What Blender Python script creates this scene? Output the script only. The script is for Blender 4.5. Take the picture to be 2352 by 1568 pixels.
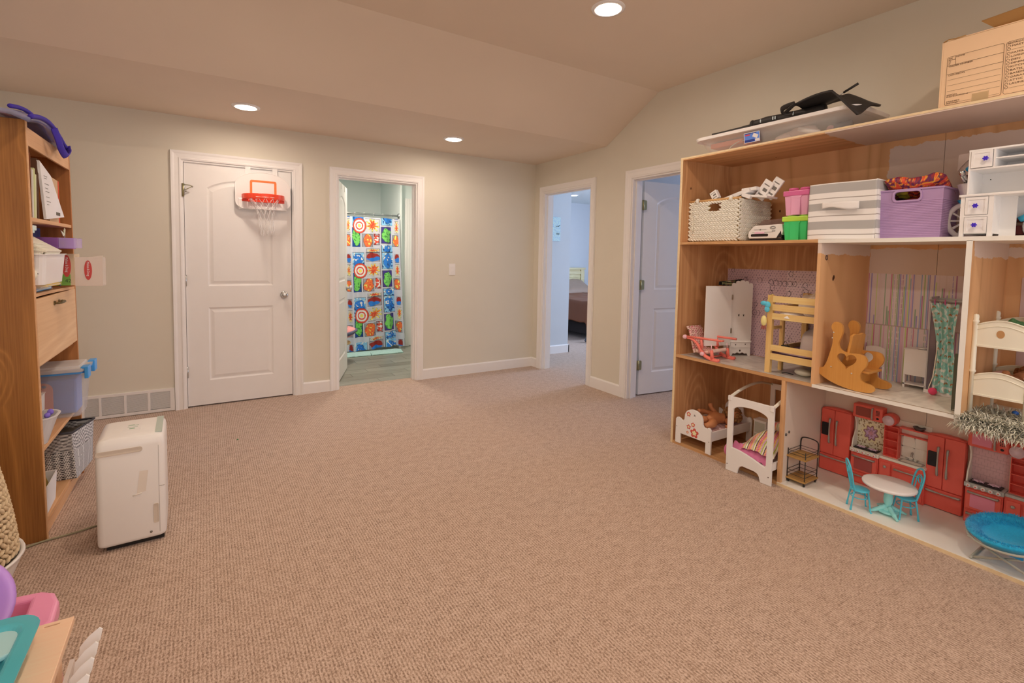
import bpy, math, random
from math import sin, cos, pi, sqrt, radians
from mathutils import Vector, Matrix, Euler, noise as mnoise
for _o in list(bpy.data.objects): bpy.data.objects.remove(_o)
SC = bpy.context.scene
COL = SC.collection
RND = random.Random(7)

# ---------------------------------------------------------------- camera
cam_d = bpy.data.cameras.new('camera'); cam = bpy.data.objects.new('camera', cam_d); COL.objects.link(cam)
def cam_axes(yaw, pitch, roll):
    f = Vector((-sin(yaw)*cos(pitch), cos(yaw)*cos(pitch), sin(pitch)))
    r = Vector((cos(yaw), sin(yaw), 0)); u = r.cross(f)
    return r*cos(roll)+u*sin(roll), u*cos(roll)-r*sin(roll), f
_r, _u, _f = cam_axes(-0.5536, -0.0575, 0.0177)
cam.matrix_world = Matrix(((_r.x,_u.x,-_f.x,-3.3194),(_r.y,_u.y,-_f.y,-4.7297),(_r.z,_u.z,-_f.z,1.3015),(0,0,0,1)))
cam_d.sensor_fit = 'HORIZONTAL'; cam_d.sensor_width = 36
cam_d.lens = 1114.167/2352*36
cam_d.shift_x = 16.33/2352; cam_d.shift_y = -130.71/2352
cam_d.clip_start = 0.05; cam_d.clip_end = 100
SC.camera = cam

# ---------------------------------------------------------------- light, world, exposure
SC.view_settings.view_transform = 'Standard'; SC.view_settings.look = 'None'
SC.view_settings.exposure = -0.12; SC.view_settings.gamma = 1.0
SC.view_settings.use_curve_mapping = False
SC.cycles.use_denoising = True
SC.cycles.max_bounces = 8; SC.cycles.diffuse_bounces = 6; SC.cycles.glossy_bounces = 3
SC.cycles.transmission_bounces = 6; SC.cycles.transparent_max_bounces = 12
SC.cycles.sample_clamp_indirect = 6.0
SC.cycles.caustics_reflective = False; SC.cycles.caustics_refractive = False
W = bpy.data.worlds.new('daylight'); SC.world = W; W.use_nodes = True
W.node_tree.nodes['Background'].inputs[0].default_value = (0.55, 0.72, 1.0, 1)
W.node_tree.nodes['Background'].inputs[1].default_value = 1.0
H_LOW, H_HIGH, Y_C1, Y_C2 = 2.381, 2.729, -1.185, -1.809
WARM = (1.0, 0.80, 0.64)
LAMPS = [(-3.045,-0.577,H_LOW), (-1.346,-0.589,H_LOW), (-1.337,-2.592,H_HIGH), (-3.045,-2.592,H_HIGH),
         (-1.337,-4.6,H_HIGH), (-3.045,-4.6,H_HIGH)]
LAMP_POWER = [7.4, 7.4, 12, 12, 12, 12]      # watts given off by each glowing lens of the recessed lights (built below)
def area(name, loc, rot, size, power, color, shape='DISK', size_y=None, spread=180):
    l = bpy.data.lights.new(name, 'AREA'); l.shape = shape; l.size = size
    if size_y: l.size_y = size_y
    l.energy = power; l.color = color; l.spread = radians(spread)
    o = bpy.data.objects.new(name, l); o.location = loc; o.rotation_euler = rot; COL.objects.link(o); return o
area('bath_bulb', (-1.6, 1.1, 2.40), (0,0,0), 0.3, 24, (1.0, 0.84, 0.70))
# daylight through the windows in the wall behind the camera
for wx in (-3.5, -1.3): area('window_daylight', (wx, -6.33, 1.45), (radians(90), 0, 0), 1.3, 16, (1.0, 0.86, 0.76), 'RECTANGLE', 1.2)
# daylight through the bedroom window (built further down)
area('bedroom_daylight', (4.12, -0.35, 1.45), (radians(90), 0, radians(75)), 1.2, 120, (0.68, 0.76, 1.0), 'RECTANGLE', 1.2)
area('second_bedroom_daylight', (4.12, -2.5, 1.45), (radians(90), 0, radians(90)), 0.9, 40, (0.72, 0.74, 1.0), 'RECTANGLE', 1.2)

# ---------------------------------------------------------------- materials
def lin(c): return c/12.92 if c <= 0.04045 else ((c+0.055)/1.055)**2.4
def hexlin(h):
    h = h.lstrip('#'); return tuple(lin(int(h[i:i+2], 16)/255) for i in (0, 2, 4))
LIT = (0.80, 0.61, 0.485)
def alb(h, k=1.0, lit=LIT):          # paint colour of a thing seen as h under the room's warm lamps
    return tuple(min(0.88, max(0.004, c/(l*k))) for c, l in zip(hexlin(h), lit))
MATS = {}
class NT:
    def __init__(s, name):
        s.m = bpy.data.materials.new(name); s.m.use_nodes = True; s.t = s.m.node_tree
        s.b = s.t.nodes['Principled BSDF']
    def n(s, typ, **kw):
        nd = s.t.nodes.new('ShaderNode'+typ)
        for k, v in kw.items():
            if k.startswith('i_'): nd.inputs[k[2:].replace('_', ' ')].default_value = v
            else: setattr(nd, k, v)
        return nd
    def l(s, a, b): s.t.links.new(a, b)
    def val(s, sock, x):
        if hasattr(x, 'links'): s.l(x, sock)
        else: sock.default_value = x
    def co(s, kind='Object', scale=(1,1,1), rot=(0,0,0), loc=(0,0,0)):
        t = s.n('TexCoord'); mp = s.n('Mapping'); s.l(t.outputs[kind], mp.inputs[0])
        mp.inputs['Scale'].default_value = scale; mp.inputs['Rotation'].default_value = rot; mp.inputs['Location'].default_value = loc
        return mp.outputs[0]
    def noise(s, co, scale, detail=3, rough=.5, dist=0):
        nd = s.n('TexNoise'); s.l(co, nd.inputs['Vector']); nd.inputs['Scale'].default_value = scale
        nd.inputs['Detail'].default_value = detail; nd.inputs['Roughness'].default_value = rough; nd.inputs['Distortion'].default_value = dist
        return nd.outputs[0]
    def math(s, op, a, b=0.0, clamp=False):
        nd = s.n('Math', operation=op, use_clamp=clamp); s.val(nd.inputs[0], a); s.val(nd.inputs[1], b); return nd.outputs[0]
    def mix(s, f, a, b, blend='MIX'):
        nd = s.n('Mix', data_type='RGBA', blend_type=blend); s.val(nd.inputs[0], f)
        for i, x in ((6, a), (7, b)):
            if hasattr(x, 'links'): s.l(x, nd.inputs[i])
            else: nd.inputs[i].default_value = tuple(x)+(1,) if len(x) == 3 else x
        return nd.outputs[2]
    def ramp(s, f, stops, mode='LINEAR'):
        nd = s.n('ValToRGB'); s.l(f, nd.inputs[0]); e = nd.color_ramp.elements; nd.color_ramp.interpolation = mode
        while len(e) < len(stops): e.new(.5)
        for el, (p, c) in zip(e, stops):
            el.position = p; el.color = tuple(c)+(1,) if not isinstance(c, (int, float)) else (c, c, c, 1)
        return nd.outputs[0]
    def base(s, c):
        if hasattr(c, 'links'): s.l(c, s.b.inputs['Base Color'])
        else: s.b.inputs['Base Color'].default_value = tuple(c)+(1,)
        return s
    def bump(s, h, strength=.3, dist=.002):
        nd = s.n('Bump'); nd.inputs['Strength'].default_value = strength; nd.inputs['Distance'].default_value = dist
        s.l(h, nd.inputs['Height']); s.l(nd.outputs[0], s.b.inputs['Normal']); return s
    def pr(s, rough=.5, metal=0, trans=0, alpha=1, spec=.5, coat=0, sheen=0, ior=1.45):
        i = s.b.inputs
        i['Roughness'].default_value = rough; i['Metallic'].default_value = metal
        i['Transmission Weight'].default_value = trans; i['Alpha'].default_value = alpha
        i['Specular IOR Level'].default_value = spec; i['Coat Weight'].default_value = coat
        i['Sheen Weight'].default_value = sheen; i['IOR'].default_value = ior
        return s
def M(name, h, rough=.5, k=1.0, var=.06, vs=9, bump=0, bs=60, lit=LIT, **kw):
    """plain paint, plastic or cloth: a colour with slight mottling and fine relief"""
    if name in MATS: return MATS[name]
    n = NT(name); c = alb(h, k, lit)
    if var:
        f = n.noise(n.co(), vs, 3); n.base(n.mix(f, tuple(x*(1-var) for x in c), tuple(min(.9, x*(1+var)) for x in c)))
    else: n.base(c)
    if bump: n.bump(n.noise(n.co(), bs, 4), bump)
    n.pr(rough, **kw); MATS[name] = n.m; return n.m
def wood(name, h1, h2, axis=2, scale=1.0, rough=.5, k=1.0, rings=9, knots=True, coat=0):
    """long-grained board; axis = the direction of the grain"""
    if name in MATS: return MATS[name]
    n = NT(name); sc = [6.0*scale]*3; sc[axis] = 0.55*scale
    v = n.co(scale=tuple(sc)); a, b = alb(h1, k), alb(h2, k)
    big = n.noise(v, .42, 2, .5, .9)
    kn = n.n('TexVoronoi'); sk = [2.9*scale]*3; sk[axis] = 1.3*scale
    n.l(n.co(scale=tuple(sk), loc=(.3, .2, .15)), kn.inputs['Vector']); kn.inputs['Scale'].default_value = 1.0
    if knots: big = n.math('ADD', big, n.math('MULTIPLY', n.math('SUBTRACT', 1.0, n.math('MULTIPLY', kn.outputs['Distance'], 2.6), True), .55))
    rg = n.math('FRACT', n.math('MULTIPLY', big, rings)); rg = n.math('ABSOLUTE', n.math('SUBTRACT', n.math('MULTIPLY', rg, 2), 1))
    sc2 = [90*scale]*3; sc2[axis] = 2.2*scale
    fine = n.noise(n.co(scale=tuple(sc2)), 1, 3)
    f = n.math('ADD', n.math('MULTIPLY', n.math('POWER', rg, 2.2), .36), n.math('MULTIPLY', n.math('SUBTRACT', fine, .14), .8), True)
    c = n.mix(f, b, a)
    if knots:
        g = n.math('SUBTRACT', 1.0, n.math('MULTIPLY', kn.outputs['Distance'], 13), True)
        c = n.mix(n.math('MULTIPLY', g, .8), c, tuple(x*.28 for x in b))
    n.base(c); n.bump(fine, .12, .001); n.pr(rough, coat=coat); MATS[name] = n.m; return n.m
def printed(name, rough=.6, **kw):
    """colour comes from the print laid on the mesh (attribute 'ink')"""
    if name in MATS: return MATS[name]
    n = NT(name); a = n.n('Attribute', attribute_name='ink'); n.base(a.outputs['Color']); n.pr(rough, **kw)
    MATS[name] = n.m; return n.m
def glow(name, color, strength):
    if name in MATS: return MATS[name]
    n = NT(name); n.base((.8,.8,.8)); n.b.inputs['Emission Color'].default_value = tuple(color)+(1,)
    n.b.inputs['Emission Strength'].default_value = strength; MATS[name] = n.m; return n.m

# ---------------------------------------------------------------- geometry
class G:
    def __init__(s): s.v = []; s.f = []; s.mi = []; s.sm = []
    def add(s, vs, fs, m=0, smooth=False, mx=None):
        o = len(s.v)
        s.v += [tuple(mx @ Vector(v)) if mx else tuple(v) for v in vs]
        for f in fs: s.f.append([i+o for i in f]); s.mi.append(m); s.sm.append(smooth)
        return s
    def box(s, x0, x1, y0, y1, z0, z1, m=0, mx=None):
        v = [(x, y, z) for x in (x0, x1) for y in (y0, y1) for z in (z0, z1)]
        return s.add(v, [(0,1,3,2),(4,6,7,5),(0,4,5,1),(2,3,7,6),(0,2,6,4),(1,5,7,3)], m, False, mx)
    def obox(s, c, size, rot=(0,0,0), m=0):
        mx = Matrix.Translation(c) @ Euler(rot).to_matrix().to_4x4(); a, b, d = [q/2 for q in size]
        return s.box(-a, a, -b, b, -d, d, m, mx)
    def taper(s, x0, x1, y0, y1, z0, z1, k=.85, m=0, mx=None):   # box narrower at z0
        cx, cy = (x0+x1)/2, (y0+y1)/2
        v = [((cx+(x-cx)*(k if z == z0 else 1)), (cy+(y-cy)*(k if z == z0 else 1)), z) for x in (x0, x1) for y in (y0, y1) for z in (z0, z1)]
        return s.add(v, [(0,1,3,2),(4,6,7,5),(0,4,5,1),(2,3,7,6),(0,2,6,4),(1,5,7,3)], m, False, mx)
    def tub(s, x0, x1, y0, y1, z0, z1, t=.003, k=.85, rim=0, m=0, mx=None, rc=.0, seg=4):
        """open container: outer and inner skin with rounded corners, narrower at the bottom"""
        cx, cy, hx, hy = (x0+x1)/2, (y0+y1)/2, (x1-x0)/2, (y1-y0)/2
        rc = rc or min(hx, hy)*.2
        def loop(ax, ay, z, r):
            p = []
            for sx, sy, a0 in ((1,1,0),(-1,1,90),(-1,-1,180),(1,-1,270)):
                for i in range(seg+1):
                    a = radians(a0+90*i/seg); p.append((cx+sx*(ax-r)+r*cos(a), cy+sy*(ay-r)+r*sin(a), z))
            return p
        L = [loop(hx*k, hy*k, z0, rc), loop(hx, hy, z1, rc)]
        if rim: L += [loop(hx+rim, hy+rim, z1, rc+rim), loop(hx+rim, hy+rim, z1+rim*.6, rc+rim)]
        else: L += [loop(hx, hy, z1, rc)]
        zt = L[-1][0][2]
        L += [loop(hx-t, hy-t, zt, max(rc-t, .001)), loop(hx*k-t, hy*k-t, z0+t, max(rc-t, .001))]
        n = len(L[0]); vs = [p for l in L for p in l]; fs = []
        for j in range(len(L)-1):
            for i in range(n): fs.append((j*n+i, j*n+(i+1) % n, (j+1)*n+(i+1) % n, (j+1)*n+i))
        fs.append(tuple(reversed(range(n)))); fs.append(tuple(range((len(L)-1)*n, len(L)*n)))
        return s.add(vs, fs, m, False, mx)
    def prism(s, pts, axis, a, b, m=0, mx=None):
        """polygon in the two other axes, extruded from a to b along axis (0,1,2)"""
        def P(p, t):
            q = list(p); q.insert(axis, t); return tuple(q)
        n = len(pts); v = [P(p, a) for p in pts]+[P(p, b) for p in pts]
        fs = [tuple(range(n)), tuple(reversed(range(n, 2*n)))]+[(i, i+n, (i+1) % n+n, (i+1) % n) for i in range(n)]
        return s.add(v, fs, m, False, mx)
    def tube(s, pts, r=.005, n=8, m=0, closed=False, flat=1.0, cap=True, smooth=True, curve=0):
        if curve: pts = spline(pts, curve, closed)
        pts = [Vector(p) for p in pts]; k = len(pts); rr = r if isinstance(r, (list, tuple)) else [r]*k
        if len(rr) != k: rr = [rr[min(len(rr)-1, int(i*len(rr)/k))] for i in range(k)]
        vs = []; up = None
        for i, p in enumerate(pts):
            a = pts[(i-1) % k] if (closed or i > 0) else p; b = pts[(i+1) % k] if (closed or i < k-1) else p
            t = (b-a).normalized() if (b-a).length > 1e-9 else Vector((0,0,1))
            if up is None: up = t.orthogonal().normalized()
            up = (up-t*up.dot(t)); up = up.normalized() if up.length > 1e-6 else t.orthogonal().normalized(); w = t.cross(up)
            for j in range(n):
                g = 2*pi*j/n; vs.append(p+(up*cos(g)+w*sin(g)*flat)*rr[i])
        fs = []
        for i in range(k if closed else k-1):
            for j in range(n):
                a, b = i*n, ((i+1) % k)*n; fs.append((a+j, a+(j+1) % n, b+(j+1) % n, b+j))
        if cap and not closed: fs += [tuple(reversed(range(n))), tuple(range((k-1)*n, k*n))]
        return s.add(vs, fs, m, smooth)
    def lathe(s, prof, n=24, m=0, mx=None, smooth=True, c=(0,0,0), ax=2, sx=1, sy=1, cap=True):
        vs = []
        for r, z in prof:
            for j in range(n):
                g = 2*pi*j/n; q = [r*cos(g)*sx, r*sin(g)*sy]; q.insert(ax, z); vs.append(tuple(q[i]+c[i] for i in range(3)))
        fs = [(i*n+j, i*n+(j+1) % n, (i+1)*n+(j+1) % n, (i+1)*n+j) for i in range(len(prof)-1) for j in range(n)]
        if cap and prof[0][0] > 1e-5: fs.append(tuple(reversed(range(n))))
        if cap and prof[-1][0] > 1e-5: fs.append(tuple(range((len(prof)-1)*n, len(prof)*n)))
        return s.add(vs, fs, m, smooth, mx)
    def cyl(s, a, b, r, n=16, m=0, r2=None): return s.tube([a, b], [r, r if r2 is None else r2], n, m)
    def ball(s, c, r, n=12, m=0, mx=None, ny=None):
        r = r if isinstance(r, (tuple, list)) else (r, r, r); vs = []; k = ny or n//2+2
        for i in range(k+1):
            t = pi*i/k
            for j in range(n):
                g = 2*pi*j/n; vs.append((c[0]+r[0]*sin(t)*cos(g), c[1]+r[1]*sin(t)*sin(g), c[2]-r[2]*cos(t)))
        fs = [(i*n+j, i*n+(j+1) % n, (i+1)*n+(j+1) % n, (i+1)*n+j) for i in range(k) for j in range(n)]
        return s.add(vs, fs, m, True, mx)
    def sheet(s, fn, nu, nv, m=0, smooth=True, thick=0, mx=None):
        """surface fn(u,v)->xyz, u,v in 0..1; thick gives it a back side"""
        P = [[Vector(fn(i/nu, j/nv)) for j in range(nv+1)] for i in range(nu+1)]
        vs = [p for r in P for p in r]; w = nv+1
        fs = [(i*w+j, (i+1)*w+j, (i+1)*w+j+1, i*w+j+1) for i in range(nu) for j in range(nv)]
        if thick:
            N = []
            for i in range(nu+1):
                for j in range(nv+1):
                    a = P[min(i+1, nu)][j]-P[max(i-1, 0)][j]; b = P[i][min(j+1, nv)]-P[i][max(j-1, 0)]
                    q = a.cross(b); N.append(q.normalized() if q.length > 1e-12 else Vector((0,0,1)))
            o = len(vs); vs += [v-q*thick for v, q in zip(vs, N)]
            fs += [tuple(reversed([i+o for i in f])) for f in fs[:nu*nv]]
            rim = [i*w for i in range(nu+1)]+[nu*w+j for j in range(1, nv+1)]+[i*w+nv for i in range(nu-1, -1, -1)]+[j for j in range(nv-1, 0, -1)]
            for a, b in zip(rim, rim[1:]+rim[:1]): fs.append((b, a, a+o, b+o))
        return s.add(vs, fs, m, smooth, mx)
    def cut(s, loops, t, mx=None, m=0, bev=.0, res=1):
        """flat board cut to the outline loops[0] with holes loops[1:], thickness t centred on z=0 of mx"""
        cu = bpy.data.curves.new('c', 'CURVE'); cu.dimensions = '2D'; cu.fill_mode = 'BOTH'
        cu.extrude = max(t/2-bev, 1e-5); cu.bevel_depth = bev; cu.bevel_resolution = res
        if bev: cu.offset = -bev
        for lp in loops:
            sp = cu.splines.new('POLY'); sp.points.add(len(lp)-1); sp.use_cyclic_u = True
            for p, q in zip(sp.points, lp): p.co = (q[0], q[1], 0, 1)
        o = bpy.data.objects.new('c', cu); me = o.to_mesh()
        s.add([v.co[:] for v in me.vertices], [tuple(p.vertices) for p in me.polygons], m, False, mx)
        o.to_mesh_clear(); bpy.data.objects.remove(o); bpy.data.curves.remove(cu); return s
    def text(s, body, size, mx=None, m=0, ext=.0004, align='LEFT', sx=1.0):
        cu = bpy.data.curves.new('t', 'FONT'); cu.body = body; cu.size = size; cu.extrude = ext; cu.align_x = align; cu.resolution_u = 2
        o = bpy.data.objects.new('t', cu); me = o.to_mesh()
        s.add([(v.co.x*sx, v.co.y, v.co.z) for v in me.vertices], [tuple(p.vertices) for p in me.polygons], m, False, mx)
        o.to_mesh_clear(); bpy.data.objects.remove(o); bpy.data.curves.remove(cu); return s
def spline(pts, k=6, closed=False):
    P = [Vector(p) for p in pts]; n = len(P); out = []
    for i in range(n if closed else n-1):
        g = lambda j: P[j % n] if closed else P[max(0, min(n-1, j))]
        a, b, c, d = g(i-1), g(i), g(i+1), g(i+2)
        for q in range(k):
            t = q/k; out.append(.5*((2*b)+(c-a)*t+(2*a-5*b+4*c-d)*t*t+(3*b-a-3*c+d)*t**3))
    if not closed: out.append(P[-1])
    return out
def rrect(x0, x1, y0, y1, r=.01, n=5):
    p = []
    for cx, cy, a0 in ((x1-r,y1-r,0),(x0+r,y1-r,90),(x0+r,y0+r,180),(x1-r,y0+r,270)):
        for i in range(n+1): a = radians(a0+90*i/n); p.append((cx+r*cos(a), cy+r*sin(a)))
    return p
def ell(cx, cy, rx, ry, n=20, a0=0, a1=360): return [(cx+rx*cos(radians(a0+(a1-a0)*i/n)), cy+ry*sin(radians(a0+(a1-a0)*i/n))) for i in range(n if a1-a0 == 360 else n+1)]
def heart(cx, cy, s, n=24):
    p = []
    for i in range(n):
        t = 2*pi*i/n; p.append((cx+s*.0625*16*sin(t)**3, cy+s*.0625*(13*cos(t)-5*cos(2*t)-2*cos(3*t)-cos(4*t))))
    return p
def flower(cx, cy, r, k=5, n=6, a0=90, dip=.62):
    return [(cx+r*(dip+(1-dip)*abs(cos(k*(2*pi*i/(n*k))/2)))*cos(2*pi*i/(n*k)+radians(a0)), cy+r*(dip+(1-dip)*abs(cos(k*(2*pi*i/(n*k))/2)))*sin(2*pi*i/(n*k)+radians(a0))) for i in range(n*k)]
def T(loc=(0,0,0), rot=(0,0,0), sc=1): return Matrix.Translation(loc) @ Euler(rot).to_matrix().to_4x4() @ Matrix.Scale(sc, 4)
UP_XZ = (pi/2, 0, 0)            # lays a flat outline (x,y) upright: x stays, y becomes z, facing -y
def mesh(name, g, mats, bevel=0, seg=2, sub=0, ink=None):
    me = bpy.data.meshes.new(name); me.from_pydata(g.v, [], g.f)
    for m in (mats if isinstance(mats, (list, tuple)) else [mats]): me.materials.append(m)
    me.polygons.foreach_set('material_index', g.mi); me.polygons.foreach_set('use_smooth', g.sm)
    if ink:
        at = me.color_attributes.new('ink', 'FLOAT_COLOR', 'POINT'); buf = []
        for c in ink: buf += [c[0], c[1], c[2], 1]
        at.data.foreach_set('color', buf)
    me.update(); return me
def part(name, g, mats, parent=None, bevel=0, seg=2, sub=0, label=None, stuff=False, ink=None, loc=None, rot=None):
    o = bpy.data.objects.new(name, mesh(name, g, mats, ink=ink)); COL.objects.link(o)
    if parent: o.parent = parent
    if loc: o.location = loc
    if rot: o.rotation_euler = rot
    if bevel:
        b = o.modifiers.new('bevel', 'BEVEL'); b.width = bevel; b.segments = seg; b.limit_method = 'ANGLE'; b.angle_limit = radians(40)
    if sub:
        b = o.modifiers.new('sub', 'SUBSURF'); b.levels = sub; b.render_levels = sub
    if label: o['label'] = label
    if stuff: o['kind'] = 'stuff'
    return o
def thing(name, label, cat, loc=(0,0,0), rz=0, group=None, rot=None):
    o = bpy.data.objects.new(name, None); COL.objects.link(o); o.empty_display_size = .1
    o.location = loc; o.rotation_euler = rot or (0, 0, rz); o['label'] = label; o['category'] = cat
    if group: o['group'] = group
    return o
def solo(name, label, cat, g, mats, loc=(0,0,0), rz=0, group=None, rot=None, **kw):
    o = part(name, g, mats, loc=loc, rot=rot or (0, 0, rz), **kw); o['label'] = label; o['category'] = cat
    if group: o['group'] = group
    return o
def struct(name, g, mats, parent=None, **kw):
    o = part(name, g, mats, parent, **kw); o['kind'] = 'structure'; return o
def clone(root, loc=None, rz=None, label=None, group=None):
    def cp(o, par):
        c = o.copy(); COL.objects.link(c)
        if par: c.parent = par
        for ch in list(o.children): cp(ch, c)
        return c
    r = cp(root, None)
    if loc: r.location = loc
    if rz is not None: r.rotation_euler = (0, 0, rz)
    if label: r['label'] = label
    if group: r['group'] = group
    return r
def sheetprint(g, fn, col, nu, nv, ink, thick=0, m=0, mx=None):
    """adds a printed sheet to g and its colours to the list ink"""
    a = len(g.v); g.sheet(fn, nu, nv, m, True, thick, mx); k = (nu+1)*(nv+1)
    c = [col(i/nu, j/nv) for i in range(nu+1) for j in range(nv+1)]
    ink += c
    if len(g.v)-a > k: ink += c
    return g

FACE = -pi/2     # turns a thing built facing -y so that it faces -x (out of the shelves on the right)
# ================================================================ THE ROOM
WX0, WX1, WY0 = -4.56, 0.0, -6.2          # left wall, right wall, wall behind the camera
TH = .115
BEDX, BEDY = 4.2, 3.2                       # bedroom extents
# paints
def wallpaint(name, h, k=1):
    n = NT(name); c = alb(h, k); f = n.noise(n.co(), 3.0, 2); n.base(n.mix(f, tuple(x*.97 for x in c), tuple(x*1.03 for x in c)))
    n.bump(n.noise(n.co(), 260, 2), .12, .0006); n.pr(.75, spec=.25); return n.m
m_wall = wallpaint('sage_grey_wall_paint', '#bca48b', .84)
m_ceil = wallpaint('ceiling_paint', '#bf9f84', .84)
m_trim = M('white_trim_paint', '#d9c5a8', .35, k=.86, var=.02)
m_door = M('white_door_paint', '#d9c5a8', .38, k=.86, var=.02, bump=.04, bs=240)
m_bathwall = wallpaint('bath_green_paint', '#c2c0a8', .85)
m_bedwall = wallpaint('bedroom_grey_paint', '#b5a69a', .9)
m_brass = M('satin_nickel', '#a8988a', .28, k=.8, metal=1)
m_brass2 = M('aged_brass', '#94805a', .4, k=.8, metal=1)
m_dark = M('black_gap', '#181410', .8, var=0)
# carpet: ribs running along y
def carpet():
    n = NT('ribbed_beige_carpet'); co = n.co()
    sp = n.n('SeparateXYZ'); n.l(co, sp.inputs[0]); x = sp.outputs[0]
    wob = n.math('MULTIPLY', n.noise(co, 14, 2), .006)
    ph = n.math('MULTIPLY', n.math('ADD', x, wob), 2*pi/.0118)
    rib = n.math('MULTIPLY', n.math('ADD', n.math('SINE', ph), 1), .5)
    tuft = n.noise(n.co(scale=(1, .55, 1)), 190, 3, .7)
    big = n.noise(co, 1.7, 4, .6); mid = n.noise(co, 22, 3, .6)
    light, dark, base = alb('#d0a68a', 1.16), alb('#765440', 1.16), alb('#ad8569', 1.16)
    f = n.math('ADD', n.math('MULTIPLY', n.math('SUBTRACT', tuft, .5), 3.4), n.math('MULTIPLY', n.math('SUBTRACT', rib, .5), .42))
    f = n.math('ADD', f, n.math('MULTIPLY', n.math('SUBTRACT', mid, .5), .8))
    f = n.math('ADD', f, .58, True)
    c = n.ramp(f, [(0, dark), (.5, base), (1, light)])
    c = n.mix(n.math('MULTIPLY', big, .35), c, alb('#a87b5c', 1.0))
    n.base(c); n.bump(n.math('ADD', n.math('MULTIPLY', rib, .4), tuft), .45, .003); n.pr(.95, spec=.1, sheen=.25); return n.m
m_carpet = carpet()
g = G().box(WX0-.2, BEDX+.1, WY0-.2, 0.0, -.05, 0).box(WX0-.2, -2.26, 0, .06, -.05, 0).box(-2.26, -1.467, 0, .115, -.05, 0).box(.0, BEDX+.1, 0, BEDY+.1, -.05, 0)
struct('floor', g, m_carpet)
# walls with openings
D1 = (-3.474, -2.638); D2 = (-2.26, -1.467); D3 = (-.987, -.19); D4 = (-2.35, -1.535); DH = 2.033
g = G(); y0, y1, zt = 0, TH, 2.46
g.box(WX0-.1, D1[0], y0, y1, 0, zt).box(D1[1], D2[0], y0, y1, 0, zt).box(D2[1], TH, y0, y1, 0, zt)
g.box(D1[0], D1[1], y0, y1, DH, zt).box(D2[0], D2[1], y0, y1, DH, zt)
struct('wall_back', g, m_wall)
g = G(); zt = 2.80
g.box(0, TH, D3[1], 0, 0, zt).box(0, TH, D4[1], D3[0], 0, zt).box(0, TH, WY0-.1, D4[0], 0, zt)
g.box(0, TH, D3[0], D3[1], DH, zt).box(0, TH, D4[0], D4[1], DH, zt)
struct('wall_right', g, m_wall)
struct('wall_light_block', G().box(-3.9, -3.6, TH, 1.0, 0, 2.46).box(-2.62, -2.60, TH, 1.0, 0, 2.46).box(-3.6, -2.6, .98, 1.0, 0, 2.46).box(-3.6, -2.6, TH, 1.0, 2.40, 2.46).box(-3.6, -2.6, TH, 1.0, -.05, -.0), m_wall)  # unseen box added behind door 1 so no sky light leaks through its gaps
struct('wall_left', G().box(WX0-TH, WX0, WY0-.1, TH, 0, 2.8), m_wall)
g = G(); ya, yb = WY0-TH, WY0
for a, b in ((WX0-TH, -4.2), (-2.8, -2.0), (-.6, TH)): g.box(a, b, ya, yb, 0, 2.8)
for a, b in ((-4.2, -2.8), (-2.0, -.6)): g.box(a, b, ya, yb, 0, .8).box(a, b, ya, yb, 2.1, 2.8)
struct('wall_front', g, m_wall)
for i, a in enumerate((-4.2, -2.0)):
    b = a+1.4; w_ = struct('window_%d' % (i+2), G().box(a-.06, b+.06, WY0, WY0+.018, 2.1, 2.17).box(a-.06, b+.06, WY0, WY0+.03, .74, .8).box(a-.06, a, WY0, WY0+.018, .8, 2.1).box(b, b+.06, WY0, WY0+.018, .8, 2.1).box(a, b, WY0-.07, WY0-.04, .8, .84).box(a, b, WY0-.07, WY0-.04, 2.06, 2.1).box(a, a+.04, WY0-.07, WY0-.04, .84, 2.06).box(b-.04, b, WY0-.07, WY0-.04, .84, 2.06).box(a+.04, b-.04, WY0-.07, WY0-.04, 1.43, 1.47), m_trim)
g = G()
prof = [(0.0, H_LOW), (Y_C1, H_LOW), (Y_C2, H_HIGH), (WY0-.1, H_HIGH), (WY0-.1, H_HIGH+.1), (Y_C2-.03, H_HIGH+.1), (Y_C1-.03, H_LOW+.1), (0.0, H_LOW+.1)]
g.prism(prof, 0, WX0-.1, 0.0)
struct('ceiling', g, m_ceil)
# baseboards
def bboard(name, x0, x1, y0, y1, side):
    g = G(); t, h = .014, .108
    if side == 'y': g.prism([(y0, 0), (y0-t, 0), (y0-t, h-.012), (y0-t*.45, h), (y0, h)], 0, x0, x1)
    elif side == 'x': g.prism([(x0, 0), (x0-t, 0), (x0-t, h-.012), (x0-t*.45, h), (x0, h)], 1, y0, y1)
    else: g.prism([(x0, 0), (x0+t, 0), (x0+t, h-.012), (x0+t*.45, h), (x0, h)], 1, y0, y1)
    struct(name, g, m_trim)
bboard('baseboard_back', -2.568, -2.331, 0, 0, 'y'); bboard('baseboard_back', -1.397, 0, 0, 0, 'y'); bboard('baseboard_back', WX0, -4.13, 0, 0, 'y')
bboard('baseboard_right', 0, 0, -.121, 0, 'x'); bboard('baseboard_right', 0, 0, -1.465, -1.057, 'x'); bboard('baseboard_right', 0, 0, WY0, -2.42, 'x')
bboard('baseboard_left', WX0, 0, WY0, 0, 'w')
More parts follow.
